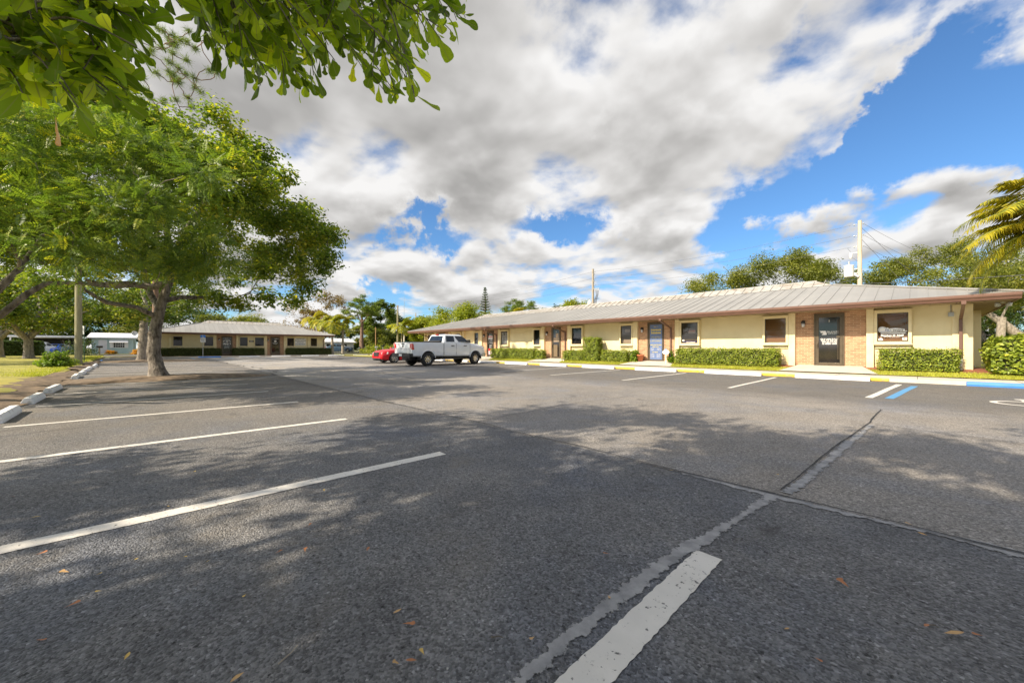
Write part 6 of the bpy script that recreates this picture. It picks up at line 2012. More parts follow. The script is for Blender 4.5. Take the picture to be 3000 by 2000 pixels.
BG = [  # behind the long office, from the middle to the right
    (1335, 898, 62, 92, 'lime', 'yellow-green spreading tree behind the far end of the long roof', 9000), (1255, 925, 66, 60, 'lime', 'lower yellow-green tree beside the long roof end', 6000), (1405, 930, 66, 42, 'olive', 'small olive tree left of the norfolk pine', 4500),
    (1625, 888, 78, 50, 'dark', 'small dark treetop peeping over the roof between the two pines', 2600), (1690, 874, 64, 56, 'lime', 'rounded yellow-green treetop just left of the middle utility pole', 5000),
    (2125, 788, 50, 110, 'olive', 'olive oak crown farthest left of the right-hand trees behind the roof', 11000), (2310, 735, 46, 125, 'olive', 'big olive oak behind the roof, left of the transformer pole', 15000), (2425, 775, 50, 80, 'olive', 'olive oak directly behind the transformer', 10000),
    (2590, 742, 52, 95, 'olive', 'loose olive oak right of the transformer pole', 9000), (2685, 738, 54, 105, 'olive', 'lower olive oak between the pole and the tallest oak', 9000), (2795, 692, 46, 100, 'olive', 'tallest airy oak behind the right end of the roof', 12000),
    (2905, 760, 44, 80, 'olive', 'oak behind the golden palm fronds', 9000), (3040, 720, 40, 100, 'dark', 'dark oak at the right picture edge behind the palm', 8000), (2880, 880, 36, 60, 'dark', 'dark shrubby tree seen under the soffit at right', 6000),
    # between the offices
    (1115, 872, 84, 42, 'pine', 'slim dark pine beside the umbrella-shaped pine', 6000), (1150, 915, 92, 48, 'dark', 'dark rounded tree right of the umbrella-shaped pine', 6000), (1215, 932, 96, 60, 'dark', 'dark tree behind the spreading garden palm', 6000), (1080, 950, 90, 50, 'olive', 'dense bushy tree behind the tall pine trunk', 5000),
    (1020, 955, 96, 48, 'dark', 'dark bushy tree behind the white house roof', 5000), (1130, 968, 80, 46, 'olive', 'low leafy tree behind the thin brown post', 4500), (1185, 975, 84, 50, 'dark', 'low dark thicket tree behind the stop sign', 4500), (1240, 975, 88, 50, 'olive', 'low olive tree at the far end of the long office', 4500), (965, 848, 88, 46, 'brown', 'sparse brownish tree behind the palms', 1500), (905, 900, 92, 42, 'brown', 'thin reddish tree behind the far office', 1600),
    # left: behind houses and the far office
    (868, 868, 74, 44, 'brown', 'nearly bare pine with thin branches right of the big oak', 500), (420, 880, 95, 90, 'olive', 'tree far behind the pale blue house roof', 7000), (560, 905, 98, 90, 'dark', 'dark tree far behind the far office', 6000), (690, 925, 100, 80, 'olive', 'olive tree behind the far office ridge', 6000), (780, 935, 104, 70, 'brown', 'pale bare tree behind the far office ridge', 1500),
    (330, 900, 100, 80, 'dark', 'dark trees edge behind the dish antenna', 7000), (230, 870, 96, 90, 'dark', 'dark tree behind the carport', 7000), (110, 860, 88, 90, 'dark', 'dark tree behind the two cars', 7000), (10, 860, 80, 80, 'dark', 'dark tree at the far left edge', 7000), (-120, 840, 70, 90, 'dark', 'dark tree beyond the left picture edge', 5000)]
for i, (u, vt, d, hw, kd, lab, n) in enumerate(BG):
    far_tree(u, vt, d, hw * 1.22, kd, lab, 300 + i, n=int(n * 2.2), cbot=.12 if vt > 940 or kd == 'dark' else .25, hollow=.42, group=None, bark='bark_pine' if 'pine' in lab else 'bark')
# trees on the left lawn
tree('oak_tree', 'second oak standing directly behind the big island oak', (-43.4, -1.3, .1), [(0, 0, 0, .33), (.1, 0, 1.5, .29), (.1, .1, 3.2, .24), (.0, .2, 4.6, .18)], (0, .2, 6.3), (6.2, 6.2, 3.6), L['oak'], 54, 1.4, 26000, .2, seed=401, bark='bark_pale', aspect=.6, flare=.4)
for i, (x, y, s_, lab) in enumerate(((-49.6, -8.2, 1, 'spreading multi-stemmed tree on the left lawn, nearer one'), (-56.5, -11.0, 1.05, 'spreading multi-stemmed tree on the left lawn, behind the nearer one'))):
    b_ = (x, y, .15)
    tree('spreading_tree', lab, b_, [(0, 0, 0, .31), (.05, 0, 1.0, .27), (.05, 0, 1.7, .25)], (.3, .2, 4.9 * s_), (5.4, 5.6, 2.7), L['oak'], 60, 1.25, 22000, .21, seed=410 + i, bark='bark_pale', aspect=.6, flare=.45,
         limbs=[[(.05, 0, 1.6, .18), (-1.0, -1.2, 2.6, .17), (-2.4, -2.8, 3.6, .1), (-3.4, -3.8, 4.1, .06)], [(.05, 0, 1.6, .17), (.4, .9, 2.8, .16), (.8, 2.4, 3.6, .1), (1.2, 3.6, 4.2, .06)], [(.05, 0, 1.5, .16), (-.3, .3, 2.9, .16), (-.4, .6, 4.2, .1)], [(.05, 0, 1.6, .2), (1.0, -.6, 2.8, .14), (2.0, -1.4, 3.8, .08)]])
q = dp(416, 1018, 37); q.z = .1
tree('oak_tree', 'straight pale trunk just left of the second oak behind the island oak', q, [(0, 0, 0, .26), (0, 0, 2.5, .24), (0, .1, 4.4, .2)], (0, .2, 6.4), (3.6, 3.6, 2.4), L['oak'], 26, 1.3, 9000, .2, seed=402, bark='bark_pale', aspect=.6, flare=.2)
tree('oak_tree', 'oak trunk in shade at the far left behind the feathery limbs', (-38, -14.5, .15), [(0, 0, 0, .4), (.1, 0, 1.5, .33), (.1, .1, 3.0, .28)], (0, .3, 6.0), (5.5, 5.5, 3.2), L['oak'], 40, 1.4, 16000, .2, seed=420, aspect=.6)
q = dp(2995, 1018, 29); q.z = .25
tree('live_oak', 'thick pale oak trunk behind the hedge at the right edge', q, [(0, 0, 0, .62), (.05, 0, .9, .5), (.1, 0, 1.6, .5)], (.8, .5, 6.4), (5.0, 5.0, 2.6), L['olive'], 44, 1.3, 14000, .17, seed=430, bark='bark_pale', flare=.5,
     limbs=[[(.1, 0, 1.4, .34), (-.8, -.4, 2.6, .27), (-1.9, -.8, 3.8, .2), (-3, -1, 5, .12)], [(.1, 0, 1.4, .34), (.7, .3, 2.8, .27), (1.2, .6, 4.3, .18)]])
q = dp(2932, 1018, 29); q.z = .25
tree('live_oak', 'slim grey trunk left of the thick pale oak trunk at right', q, [(0, 0, 0, .28), (0, .05, 1.6, .24), (.05, 0, 3.2, .22)], (-.3, .6, 6.8), (3.6, 3.6, 2.2), L['olive'], 30, 1.2, 8000, .17, seed=431, bark='bark_pale')
# umbrella pine and the pine behind the roof
for i, (u, vt, d, hw, zt, lab) in enumerate(((1059, 863, 76, 54, .60, 'tall umbrella-shaped pine with a long bare trunk'), (1527, 874, 72, 62, .55, 'broad flat-topped pine over the middle of the long roof'))):
    q = dp(u, 1018, d); q.z = .05
    H = EYE + (CV - vt) / FPX * d; rx = hw / FPX * d
    tree('umbrella_pine', lab, q, [(.15, 0, 0, .48), (.05, 0, H * .25, .36), (0, .1, H * .5, .28), (.1, 0, H * .66, .2)], (0, 0, H * .66), (rx * .95, rx * .95, H * .32), L['pine'], 54, rx * .25, 14000, .26, seed=440 + i, dome=True, bark='bark_pine', aspect=.3, flat=.55, flare=.25, cat='pine tree',
         limbs=[[(.05, 0, H * .52, .16), (rx * .45, .2, H * .58, .11), (rx * .7, .2, H * .62, .07)], [(.05, 0, H * .5, .15), (-rx * .5, .2, H * .6, .1), (-rx * .85, .2, H * .74, .06)]])
# norfolk pine
q = dp(1421, 1018, 72); q.z = 0
npn = empty('norfolk_pine', q, 'slim cone-shaped norfolk pine rising above the long roof', 'pine tree')
rng = np.random.default_rng(450)
H = EYE + (CV - 843) / FPX * 72
b = MB(); b.tube([(0, 0, 0), (0, 0, H * .6), (0, 0, H)], [.22, .12, .02], 8)
PP = []
z = 3.0
while z < H - .1:
    R_ = max(.12, (H - z) * .215 + .15) if z > 4 else 2.2
    for k in range(6):
        an = 2 * PI * k / 6 + z * 2.1
        e = np.array([R_ * math.cos(an), R_ * math.sin(an), .22 * R_])
        b.tube([(0, 0, z), (e[0] * .6, e[1] * .6, z + .03), (e[0], e[1], z + e[2])], [.04, .025, .01], 5)
        for f in np.linspace(.2, 1, max(3, int(R_ * 7))):
            for _ in range(6):
                PP.append(np.array([0, 0, z]) + e * np.array([f, f, f * f]) + rng.normal(size=3) * .07)
    z += .72 - .025 * z
PP = np.array(PP)
b.build('trunk', M['bark_pine'], npn)
V, F = leaf_quads(rng, PP, .25, .35, .2)
fast_mesh('crown', V, F, L['dark'], npn, rng.uniform(0, .6, len(PP)))

# ------------------------------------------------------------------ utility poles, wires, signs
def wire(p, q, sag, label, r=.012, n=18, group='overhead lines'):
    p, q = Vector(p), Vector(q)
    pts = [p.lerp(q, i / n) + Vector((0, 0, -4 * sag * (i / n) * (1 - i / n))) for i in range(n + 1)]
    c0 = p.copy()
    b = MB(); b.tube([x - c0 for x in pts], r, 5)
    o = b.build('overhead_wire', M['wire'], None, c0)
    return tag(o, label, 'wire', group)


def insulator(b, x, y, z, dx_, L_=.28):
    b.tube([(x, y, z), (x + dx_ * L_ * .4, y, z)], .018, 6)
    b.tube([(x + dx_ * L_ * (.4 + .2 * k / 3), y, z) for k in range(4)], [.05, .075, .05, .06], 8)


UP = dp(2519, 1018, 29); UP.z = 0.1
pol = empty('utility_pole', UP, 'tall pale utility pole with a transformer behind the right part of the roof', 'utility pole')
HT = EYE + (CV - 646) / FPX * 29 - .1
b = MB(); b.tube([(0, 0, 0), (0, 0, HT * .5), (0, 0, HT)], [.16, .145, .118], 14); b.build('pole', pmat('pale_pole', (0.60, 0.52, 0.40), (0.45, 0.37, 0.27), 5, .85, .3, 30, stretch=(3, 3, .3)), pol)
def zv(v, d=29): return EYE + (CV - v) / FPX * d - .1
LV = [zv(656), zv(689), zv(721)]
for z in LV:
    b = MB(); insulator(b, -.12, 0, z, -1, .4); insulator(b, .10, .08, z, .6, .3); b.build('insulator', M['galv'], pol)
zt = zv(792)
b = MB(); b.lathe([(.001, -.45), (.29, -.45), (.30, -.40), (.30, .38), (.31, .40), (.31, .45), (.10, .50), (.001, .50)], (-.62, -.10, zt), n=24); tf = b.build('transformer', M['white'], pol)
b = MB(); b.lathe([(.001, .78), (.05, .76), (.07, .68), (.05, .62), (.07, .56), (.06, .49)], (-.62, -.10, zt), n=12); b.build('bushing', M['galv'], tf)
b = MB(); b.box(-.34, -.1, -.14, -.02, zt + .10, zt + .16); b.box(-.34, -.1, -.14, -.02, zt - .22, zt - .16); b.build('bracket', M['galv'], tf)
b = MB(); b.tube([(-.1, 0, zv(739)), (-.42, -.05, zv(739))], .03, 6); b.lathe([(.001, -.32), (.07, -.3), (.10, -.1), (.09, .10), (.05, .16), (.001, .17)], (-.52, -.05, zv(744)), n=12); b.build('fuse_cutout', M['white'], pol)
b = MB(); b.tube([(-.7, -.08, LV[2] - .05), (-.6, -.08, LV[2] - .25), (-.5, -.06, zv(735))], .010, 5); b.tube([(-.5, -.05, zv(750)), (-.3, -.05, zv(757)), (-.12, 0, zv(765))], .010, 5); b.build('jumper_cable', M['wire'], pol)
b = MB(); b.tube([(-.28, -.1, zv(800)), (-.22, -.12, zv(806)), (-.05, -.16, zv(812))], [.10, .13, .10], 10); b.build('cable_coil', M['galv'], pol)

U2 = dp(1737, 1018, 44.8); U2.z = 0.1
pol2 = empty('utility_pole', U2, 'wooden utility pole with a rack of fuses in the middle above the roof', 'utility pole')
H2 = EYE + (CV - 788) / FPX * 44.8 - .1
b = MB(); b.tube([(0, 0, 0), (0, 0, H2 * .5), (0, 0, H2)], [.17, .15, .125], 12); b.build('pole', M['wood_pole'], pol2)
def z2(v): return EYE + (CV - v) / FPX * 44.8 - .1
L2 = [z2(796), z2(816), z2(836)]
for z in L2:
    b = MB(); insulator(b, .12, -.02, z, 1, .35); insulator(b, .12, -.1, z - .32, 1, .3); b.build('insulator', M['galv'], pol2)
b = MB()
for k in range(4):
    xx = .30 + .17 * k
    b.tube([(xx, -.05, z2(846)), (xx + .05, -.05, z2(853))], .045, 8)
b.box(.05, 1.0, -.08, -.02, z2(847), z2(846)); b.build('fuse_rack', M['galv'], pol2)
b = MB()
for k in range(3):
    b.tube([(.45 + .17 * k, -.05, z2(853)), (.55 + .12 * k, -.1, z2(866)), (.30 + .14 * k, -.1, z2(880)), (.28 + .12 * k, -.1, z2(905))], .035, 6)
b.tube([(.1, 0, z2(877)), (.9, -.05, z2(876))], .03, 6); b.build('cable_bundle', M['wire'], pol2)
b = MB(); b.lathe([(.001, -.25), (.2, -.24), (.22, .18), (.1, .24), (.05, .45), (.001, .46)], (-.42, -.1, z2(888)), n=14); b.build('transformer', M['white'], pol2)

U3 = dp(1165, 1018, 83); U3.z = 0
pol3 = empty('utility_pole', U3, 'distant utility pole behind the spreading garden palm', 'utility pole')
H3 = EYE + (CV - 894) / FPX * 83
b = MB(); b.tube([(0, 0, 0), (0, 0, H3)], [.2, .15], 10); b.build('pole', M['wood_pole'], pol3)
b = MB()
for k in range(5): insulator(b, .15, 0, H3 - .3 - k * .75, 1, .5)
b.build('insulator', M['galv'], pol3)
U4 = dp(1218, 1018, 120); U4.z = 0
pol4 = empty('utility_pole', U4, 'farthest small utility pole above the treetops left of the long roof', 'utility pole')
b = MB(); b.tube([(0, 0, 0), (0, 0, EYE + 101 / FPX * 120)], [.2, .14], 8); b.box(-.6, .6, -.06, .06, 11.2, 11.35); b.build('pole', M['wood_pole'], pol4)
q = dp(1184.7, 1018, 190); q.z = 0
ant = empty('radio_mast', q, 'hair-thin radio mast against the clouds', 'mast')
b = MB(); hh = EYE + (CV - 866) / FPX * 190
for k in range(3): b.tube([(.28 * math.cos(k * 2.09), .28 * math.sin(k * 2.09), 0), (.22 * math.cos(k * 2.09), .22 * math.sin(k * 2.09), hh - 3)], .035, 5)
for k in range(40): b.tube([(.26 * math.cos(k * 2.09), .26 * math.sin(k * 2.09), k * hh / 45), (.26 * math.cos(k * 2.09 + 2.09), .26 * math.sin(k * 2.09 + 2.09), (k + 1) * hh / 45)], .02, 4)
b.tube([(0, 0, hh - 3), (0, 0, hh)], .04, 5); b.build('mast_frame', M['galv'], ant)
# wires
NMZ = ('top', 'middle', 'lowest')
for k in range(3):
    wire(UP + Vector((-.5, 0, LV[k])), U2 + Vector((.45, 0, L2[k])), .45, NMZ[k] + ' of the three wires between the two roof-top poles', .009)
    wire(UP + Vector((.2, .08, LV[k])), (7.6, 76, LV[k] + .1), 1.2, NMZ[k] + ' of the three wires running right and away from the transformer pole', .009)
    wire(U2 + Vector((-.1, 0, L2[k])), U3 + Vector((.5, 0, H3 - .3 - k * .75)), .9, NMZ[k] + ' of the three wires between the middle pole and the distant one', .010)
wire(UP + Vector((-.5, -.1, zv(812))), (-22, 33, 5.2), .3, 'upper thick service cable slanting left from the transformer pole', .022)
wire(UP + Vector((-.3, -.1, zv(818))), (-18, 33.5, 4.3), .3, 'lower thick service cable slanting left from the transformer pole', .022)
wire(UP + Vector((.1, 0, zv(668))), UP + Vector((5.8, 3.5, 2.2)), 0, 'long guy wire right of the transformer pole', .012)
wire(UP + Vector((.1, 0, zv(702))), UP + Vector((4.6, 2.8, 2.2)), 0, 'inner guy wire right of the transformer pole', .012)
wire(UP + Vector((.1, 0, zv(812))), UP + Vector((1.6, .9, 3.0)), 0, 'short guy wire low on the transformer pole', .016)
wire(UP + Vector((.1, 0, zv(832))), (26, 44, 6.6), .5, 'thick cable running right above the roof edge', .02)
wire(U3 + Vector((0, 0, 6.2)), dp(905, 975, 84), .5, 'cable crossing before the dark trees between the buildings', .03)

# wooden pole on the left lawn
q = gp(230, 1066, .1)
o = MB().tube([(0, 0, 0), (.02, 0, 3.5), (.03, 0, 8.2)], [.168, .155, .135], 16).build('wooden_pole', M['green_pole'], None, q)
tag(o, 'greenish round wooden pole standing on the left lawn', 'pole')
q = dp(246.5, 1060, 27); q.z = .1
sp = empty('street_sign', q, 'thin green post with a narrow white plate beside the wooden pole', 'sign post')
b = MB(); b.tube([(0, 0, 0), (0, 0, 2.5)], .025, 8); b.build('post', pmat('green_metal', (0.03, .09, .05), None, 9, .5), sp)
b = MB(); b.box(-.05, .05, -.01, .01, 1.95, 2.55); pl = b.build('sign_plate', M['white'], sp); pl.rotation_euler = (0, 0, R(47)); pl.location = (.03, -.03, 0)
# reserved parking sign before the far office
ps = empty('parking_sign', (-55.05, yat(594.5, -55.05), .12), 'blue and white reserved parking sign on a grey post before the far office', 'sign')
b = MB(); b.box(-.03, .03, -.03, .03, 0, 1.75); b.build('post', M['galv'], ps)
b = MB(); b.box(.031, .045, -.23, .23, 2.12, 2.40); pl = clean(b.build('sign_plate', M['blue'], ps), .004)
b = MB()
cy_, cz_ = .0, 2.245
for k in range(20):
    t0_, t1_ = 2 * PI * (k / 28) + 2.6, 2 * PI * ((k + 1) / 28) + 2.6
    f = lambda r_, t: (.048, cy_ + r_ * math.cos(t), cz_ - .02 + r_ * math.sin(t))
    b.quad(f(.085, t0_), f(.085, t1_), f(.06, t1_), f(.06, t0_))
b.box(.046, .049, cy_ - .03, cy_ - .008, cz_ - .02, cz_ + .08); b.box(.046, .049, cy_ - .008, cy_ + .055, cz_ - .015, cz_ + .005); b.box(.046, .049, cy_ + .045, cy_ + .07, cz_ - .09, cz_ + .0)
b.lathe([(.001, .0485), (.024, .0485)], (0, cy_ - .02, cz_ + .11), 'X', 12)
b.build('wheelchair_symbol', M['letter'], pl)
b = MB(); b.box(.031, .045, -.23, .23, 1.60, 2.10); pl = clean(b.build('sign_plate', M['white'], ps), .004)
text('PARKING BY\nDISABLED\nPERMIT\nONLY', .095, M['ink'], pl, (.047, 0, 1.87), (PI / 2, 0, PI / 2))
b = MB(); b.box(-.03, .03, -.03, .03, 1.75, 2.38); b.build('post', M['galv'], ps)
# stop sign, street-name blade, brown post, white mailboxes
q = dp(1160, 1033, 66); q.z = 0
st_ = empty('stop_sign', q, 'red octagonal stop sign left of the pickup tailgate', 'stop sign', YAW)
o8 = lambda r_, y: [(r_ * math.cos(PI / 8 + k * PI / 4), y, 1.62 + r_ * math.sin(PI / 8 + k * PI / 4)) for k in range(8)]
b = MB(); b.prism(o8(.46, 0), (0, .01, 0)); pl = b.build('sign_border', M['white'], st_)
b = MB(); b.prism(o8(.42, -.006), (0, .006, 0)); b.build('sign_face', M['sign_red'], pl)
text('STOP', .30, M['letter'], pl, (0, -.009, 1.62), bold=.006)
b = MB(); b.box(-.03, .03, .012, .06, -.02, 1.95); b.build('post', M['galv'], st_)
q = dp(1187, 1033, 64); q.z = 0
sn = empty('street_name_sign', q, 'small green street name blade beside the palm trunk', 'street sign', YAW)
b = MB(); b.tube([(0, 0, 0), (0, 0, 2.1)], .03, 8); b.build('post', M['galv'], sn)
b = MB(); b.box(-.35, .35, -.01, .01, 1.95, 2.2); b.build('sign_plate', pmat('street_green', (0.02, 0.22, 0.13), None, 9, .5), sn)
q = dp(1100.5, 1034, 70); q.z = 0
o = MB().tube([(0, 0, 0), (.02, 0, 2.0), (0, 0, 4.9)], [.10, .085, .07], 10).build('thin_post', pmat('orange_wood', (0.42, .25, .11), (.32, .18, .08), 6, .8, stretch=(3, 3, .4)), None, q)
tag(o, 'thin orange-brown wooden post before the dark trees between the offices', 'post')
q = dp(1184, 1034, 60.5); q.z = 0
o = MB().tube([(0, 0, 0), (0, 0, 3.4)], [.12, .11], 10).build('concrete_post', M['concrete'], None, q); tag(o, 'pale concrete post beside the palm trunk over the red sedan', 'post')
q = dp(1165, 1034, 61); q.z = 0
o = MB().tube([(0, 0, 0), (0, 0, 7.0)], [.17, .14], 12).build('light_pole', M['green_pole'], None, q); tag(o, 'grey-green pole left of the palm trunk above the red sedan', 'pole')
def mailbox(u, v, d, label, mat, post_mat, hh=1.0):
    q = dp(u, v, d); q.z = .12
    r = empty('mailbox', q, label, 'mailbox', R(20))
    b = MB(); b.box(-.05, .05, -.05, .05, 0, hh); b.build('post', post_mat, r)
    b = MB(); P_ = [(-.11, -.26, hh), (.11, -.26, hh), (.11, -.26, hh + .14)] + [(.11 * math.cos(t), -.26, hh + .14 + .11 * math.sin(t)) for t in np.linspace(.3, PI - .3, 7)] + [(-.11, -.26, hh + .14)]
    b.prism(P_, (0, .52, 0)); clean(b.build('box', mat, r))
mailbox(291.5, 1041, 45, 'dark mailbox on a wooden post before the pale blue house', M['black'], M['wood_pole'], .95)
mailbox(1102.5, 1030, 63, 'white mailbox post above the hood of the red sedan', M['white'], M['white'], .95)
mailbox(1121.5, 1027, 64, 'dark mailbox on a white post above the hood of the red sedan', M['black'], M['white'], 1.1)

# ------------------------------------------------------------------ neighbouring houses
def house(name, label, X, y0, y1, dep, h, rise, wall, roofm, z0=.15):
    """Front faces +x at X; gable along y."""
    r = empty(name, (X, (y0 + y1) / 2, z0), label, 'house')
    w2 = (y1 - y0) / 2
    b = MB(); b.box(-dep, 0, -w2, w2, 0, h)
    b.prism([(0, -w2, h), (0, w2, h), (0, 0, h + rise)], (-dep, 0, 0)) if rise < 0 else None
    b.build('wall', wall, r)
    b = MB()
    o_ = .45
    # low gable with the ridge along y
    for s_ in (0,):
        A = [(o_, -w2 - o_, h - .02), (o_, w2 + o_, h - .02), (-dep / 2, w2 + o_, h + rise), (-dep / 2, -w2 - o_, h + rise)]
        Bq = [(-dep - o_, -w2 - o_, h - .02), (-dep - o_, w2 + o_, h - .02)]
        b.quad(*A); b.quad(Bq[1], Bq[0], A[3], A[2])
        t = .16
        A2 = [(p[0], p[1], p[2] - t) for p in A]; B2 = [(p[0], p[1], p[2] - t) for p in Bq]
        b.quad(A2[1], A2[0], A[0], A[1]); b.quad(Bq[0], Bq[1], B2[1], B2[0])
        b.poly([A2[0], A2[3], B2[0], Bq[0], A[3], A[0]]); b.poly([A2[1], A[1], A[2], Bq[1], B2[1], A2[2]])
        b.quad(A2[0], A2[1], A2[2], A2[3]); b.quad(B2[0], B2[1], A2[2], A2[3])
        b.poly([(0, -w2, h - .1), (-dep, -w2, h - .1), (-dep / 2, -w2, h + rise - .1)], 1); b.poly([(0, w2, h - .1), (-dep, w2, h - .1), (-dep / 2, w2, h + rise - .1)], 1)
    b.build('roof', [roofm, wall], r)
    return r


def hwin(r, y, z, wd, ht, frame, muntin=(2, 2), x=.0, name='window'):
    b = MB(); t = .07
    b.box(x, x + .06, y - wd / 2 - t, y + wd / 2 + t, z + ht / 2, z + ht / 2 + t); b.box(x, x + .06, y - wd / 2 - t, y + wd / 2 + t, z - ht / 2 - t, z - ht / 2)
    b.box(x, x + .06, y - wd / 2 - t, y - wd / 2, z - ht / 2, z + ht / 2); b.box(x, x + .06, y + wd / 2, y + wd / 2 + t, z - ht / 2, z + ht / 2)
    for k in range(1, muntin[0]): yy = y - wd / 2 + wd * k / muntin[0]; b.box(x + .01, x + .045, yy - .02, yy + .02, z - ht / 2, z + ht / 2)
    for k in range(1, muntin[1]): zz_ = z - ht / 2 + ht * k / muntin[1]; b.box(x + .012, x + .047, y - wd / 2, y + wd / 2, zz_ - .02, zz_ + .02)
    f = b.build(name, frame, r)
    b = MB(); b.box(x + .002, x + .02, y - wd / 2, y + wd / 2, z - ht / 2, z + ht / 2); b.build('pane', M['dark_glass'], f)
    return f


M['mint'] = pmat('pale_mint_stucco', (0.44, 0.56, 0.55), (0.38, 0.50, 0.49), 2, .85)
M['white_wall'] = pmat('white_house_wall', (0.72, 0.72, 0.72), (0.62, 0.62, 0.62), 2, .8)
M['white_roof'] = pmat('white_metal_roof', (0.76, 0.76, 0.76), (0.64, 0.64, 0.65), 2, .5)
XH = -84.0
ya, yb = yat(150, XH), yat(391, XH)
ya = -13.5; yb = yat(391, XH)
h1 = house('pale_blue_house', 'pale mint-blue single storey house with white low roof on the left', XH, yat(268, XH), yb, 8, 2.55, .75, M['mint'], M['white_roof'])
cy0 = (yat(268, XH) + yb) / 2
f = hwin(h1, yat(349, XH) - cy0, 1.35, 1.15, .75, M['white'], (5, 2))
b = MB(); b.box(.0, .07, yat(349, XH) - cy0 - 1.0, yat(349, XH) - cy0 - .66, .9, 1.8); b.box(.0, .07, yat(349, XH) - cy0 + .66, yat(349, XH) - cy0 + 1.0, .9, 1.8); b.build('shutter', M['white'], f)
b = MB(); y_ = yat(349, XH) - cy0; b.prism([(0.07, y_ - 1.0, 2.15), (.07, y_ - 1.0, 1.85), (.7, y_ - 1.0, 1.70), (.7, y_ - 1.0, 1.76)], (0, 2.0, 0)); clean(b.build('awning', M['white'], h1))
b = MB(); y_ = yat(301, XH) - cy0; b.box(.0, .05, y_ - .45, y_ + .45, .05, 2.1); b.build('door', M['white_wall'], h1)
b = MB(); q = (-1.0, yb - cy0 + .1, 2.9); b.tube([(q[0], q[1], 2.5), (q[0], q[1], 3.2)], .03, 6); b.lathe([(.001, 0), (.2, .03), (.35, .1), (.36, .1), (.2, .05), (.001, .02)], (q[0] + .1, q[1], 3.25), 'X', 18); b.tube([(q[0] + .1, q[1], 3.1), (q[0] + .5, q[1] - .35, 3.25)], .02, 5); b.build('dish_antenna', M['galv'], h1)
# carport
cp = empty('carport', (-82, -11.6, .15), 'white open carport left of the pale blue house', 'carport')
b = MB(); b.box(-7, 1.6, -3.4, 2.6, 2.35, 2.6); b.build('roof', M['white_roof'], cp)
for x_, y_ in ((1.3, -3.2), (1.3, 2.4), (-6.8, -3.2), (-6.8, 2.4)):
    b = MB(); b.box(x_ - .06, x_ + .06, y_ - .06, y_ + .06, 0, 2.35); b.build('post', M['white'], cp)
b = MB(); b.box(-7.1, -6.95, -3.4, 2.6, 0, 2.35); b.build('back_wall', M['dark'], cp)
aw = empty('patio_cover', (XH - 1, yb + 1.2, .15), 'small white patio cover at the right side of the pale blue house', 'patio cover')
b = MB(); b.prism([(-2, -.9, 2.35), (-2, -.9, 2.28), (-2, 1.5, 1.78), (-2, 1.5, 1.85)], (3, 0, 0)); clean(b.build('roof', M['white_roof'], aw))
b = MB(); b.box(.85, .93, 1.36, 1.44, 0, 1.80); b.build('post', M['white'], aw)
y0_, y1_ = yat(948, XH), yat(1036, XH)
h2 = house('white_house', 'small white house with white roof behind the palms between the offices', XH, y0_, y1_, 8, 2.15, .85, M['white_wall'], M['white_roof'])
cy0 = (y0_ + y1_) / 2
for u, w_ in ((962, .75), (981, .6), (1010.5, .75)): hwin(h2, yat(u, XH) - cy0, 1.25, w_, .95, M['white'], (1, 2))
b = MB(); b.box(.0, .6, yat(1026, XH) - cy0 - .35, yat(1026, XH) - cy0 + .35, .0, .35); clean(b.build('air_unit', M['galv'], h2), .03)

# ------------------------------------------------------------------ grass blades
rng = np.random.default_rng(900)


def blades(name, label, XY, Z, h, wd):
    n = len(XY)
    a = rng.uniform(0, 2 * PI, n); hh = h * rng.uniform(.5, 1.3, n)
    t = np.stack([np.cos(a), np.sin(a), 0 * a], 1) * wd
    l_ = rng.normal(size=(n, 2)) * h * .45
    P = np.concatenate([XY, Z[:, None]], 1)
    V = np.stack([P - t * .5, P + t * .5, P + np.concatenate([l_, hh[:, None]], 1)], 1).reshape(-1, 3)
    o = fast_mesh(name, V, np.arange(n * 3).reshape(-1, 3), L['grass'], None, np.clip(rng.beta(2, 2, n), 0, 1))
    return tag(o, label, 'grass', kind='stuff')


n = 70000
x = rng.uniform(-37, 10, n); y = Y1 + (YG + .12 - Y1) * rng.uniform(0.01, 1, n)
ok = np.ones(n, bool)
for X in PATHS:
    wdt = 1.0 + (YW - y) / (YW - Y1) * .5
    ok &= ~((x > X - wdt + .05) & (x < X + wdt))
blades('grass', 'sunlit yellow-green grass strip along the front walk', np.stack([x, y], 1)[ok], (strip_z(y) + .005)[ok], .07, .014)
n = 90000
x = -19 - 48 * rng.uniform(0, 1, n) ** 1.4
yy = rng.uniform(0, 1, n) ** 1.5 * 16 + .6
y = row_y(x) - yy - np.where(x > -20.5, 1.2, 0)
blades('grass', 'patchy grass of the left lawn behind the wheel stops', np.stack([x, y], 1), np.full(n, .08) + .10 * np.clip(yy / 8, 0, 1), .09, .022)

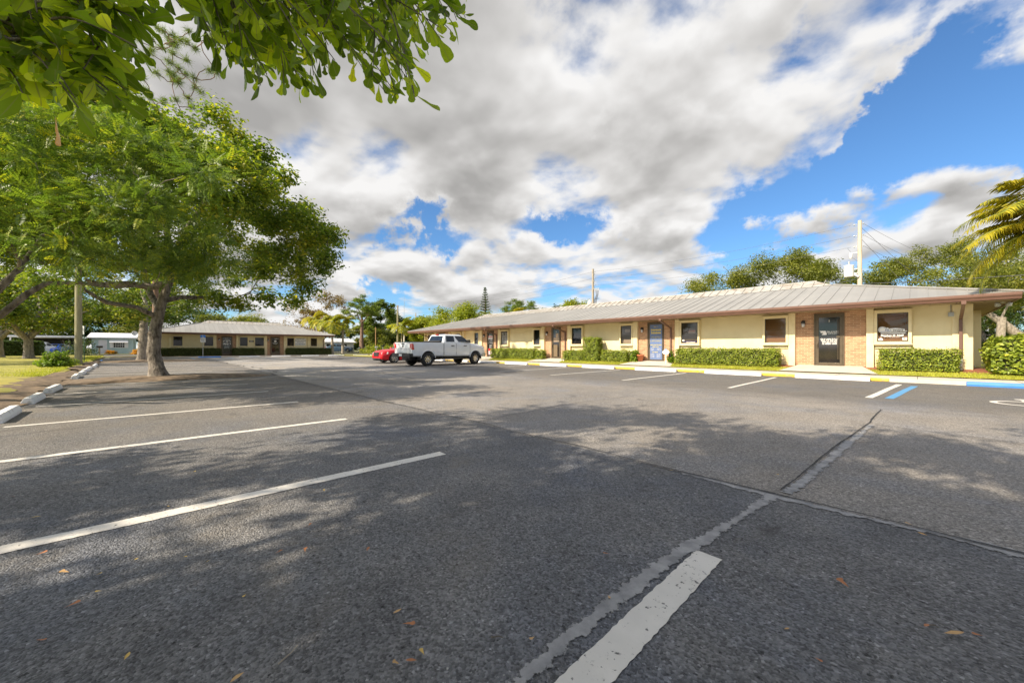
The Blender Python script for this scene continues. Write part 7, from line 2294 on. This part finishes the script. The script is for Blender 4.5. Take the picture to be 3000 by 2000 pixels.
# ------------------------------------------------------------------ fallen leaves and twigs on the paving
leafm = [pmat('dry_leaf_tan', (0.55, 0.34, 0.14), (0.42, 0.25, 0.10), 30, .7), pmat('dry_leaf_rust', (0.45, 0.18, 0.07), (0.33, 0.13, 0.05), 30, .7), pmat('dry_leaf_yellow', (0.66, 0.46, 0.12), (0.55, 0.36, 0.09), 30, .7)]
LS_ = [(190, 490, .07, 2), (45, 400, .05, 1), (165, 668, .06, 1), (318, 748, .07, 0), (438, 762, .035, 2), (470, 832, .035, 2), (295, 912, .07, 1), (1132, 848, .035, 2), (940, 706, .04, 2), (640, 680, .035, 2), (1845, 915, .07, 0), (1850, 985, .075, 1), (1915, 1153, .06, 1), (1835, 1170, .04, 0), (1122, 1208, .065, 0), (570, 1152, .05, 2), (1413, 537, .05, 1), (770, 442, .05, 2), (1265, 662, .06, 1), (1400, 655, .06, 1), (1685, 650, .06, 1), (165, 1060, .06, 1), (842, 676, .03, 2), (1950, 1130, .05, 2), (1490, 375, .05, 2), (900, 280, .06, 2)]
LSR = [(450, 820, .055, 1), (440, 1010, .035, 0), (105, 1200, .045, 0), (1250, 1167, .035, 0), (1390, 1297, .035, 1), (1548, 975, .09, 1), (1985, 1185, .10, 0), (1845, 690, .06, 0), (1908, 736, .06, 0), (720, 436, .06, 2), (1915, 1143, .06, 1), (1210, 455, .04, 2), (2170, 1200, .05, 1)]
rng = np.random.default_rng(901)
allp = [(x / 1.568, 1200 + y / 1.568, s, m) for x, y, s, m in LS_] + [(1500 + x / 1.568, 1100 + y / 1.568, s, m) for x, y, s, m in LSR]
for i, (u, v, s, m) in enumerate(allp):
    q = gp(u, v, .006)
    an = rng.uniform(0, 6.28)
    V, F, T = big_leaves(rng, np.array([[0, 0, 0.004]]), np.array([[math.cos(an), math.sin(an), .08]]), np.array([[rng.normal() * .2, rng.normal() * .2, 1.0]]), np.array([s * .66]), np.array([rng.uniform(-.15, .1)]))
    V[:, 2] = np.maximum(V[:, 2], .001)
    o = MB().add([tuple(p) for p in V], [tuple(int(k) for k in f) for f in F], 0, True).build('fallen_leaf', leafm[m], None, q)
    tag(o, ('small tan dry leaf lying on the asphalt', 'rust brown dry leaf lying on the asphalt', 'small yellow dry leaf lying on the asphalt')[m], 'leaf', ('tan leaves on the asphalt', 'rust leaves on the asphalt', 'yellow leaves on the asphalt')[m])
for i, (u0, v0, u1, v1, lab) in enumerate(((1278 / 1.568, 1200 + 1165 / 1.568, 1368 / 1.568, 1200 + 1078 / 1.568, 'thin pale dry twig lying on the dark asphalt'), (2255 / 1.568, 1200 + 1043 / 1.568, 2310 / 1.568, 1200 + 1045 / 1.568, 'short dark twig lying on the asphalt'), (1500 + 1912 / 1.568, 1100 + 1142 / 1.568, 1500 + 1960 / 1.568, 1100 + 1158 / 1.568, 'short brown twig beside the largest tan leaf'))):
    p, q = gp(u0, v0, .008), gp(u1, v1, .008)
    o = MB().tube([Vector((0, 0, 0)), (q - p) * .5 + Vector((.006, .008, .004)), q - p], [.003, .0025, .0015], 6).build('twig', M['wood_pole'] if i == 0 else M['bark'], None, p)
    tag(o, lab, 'twig')
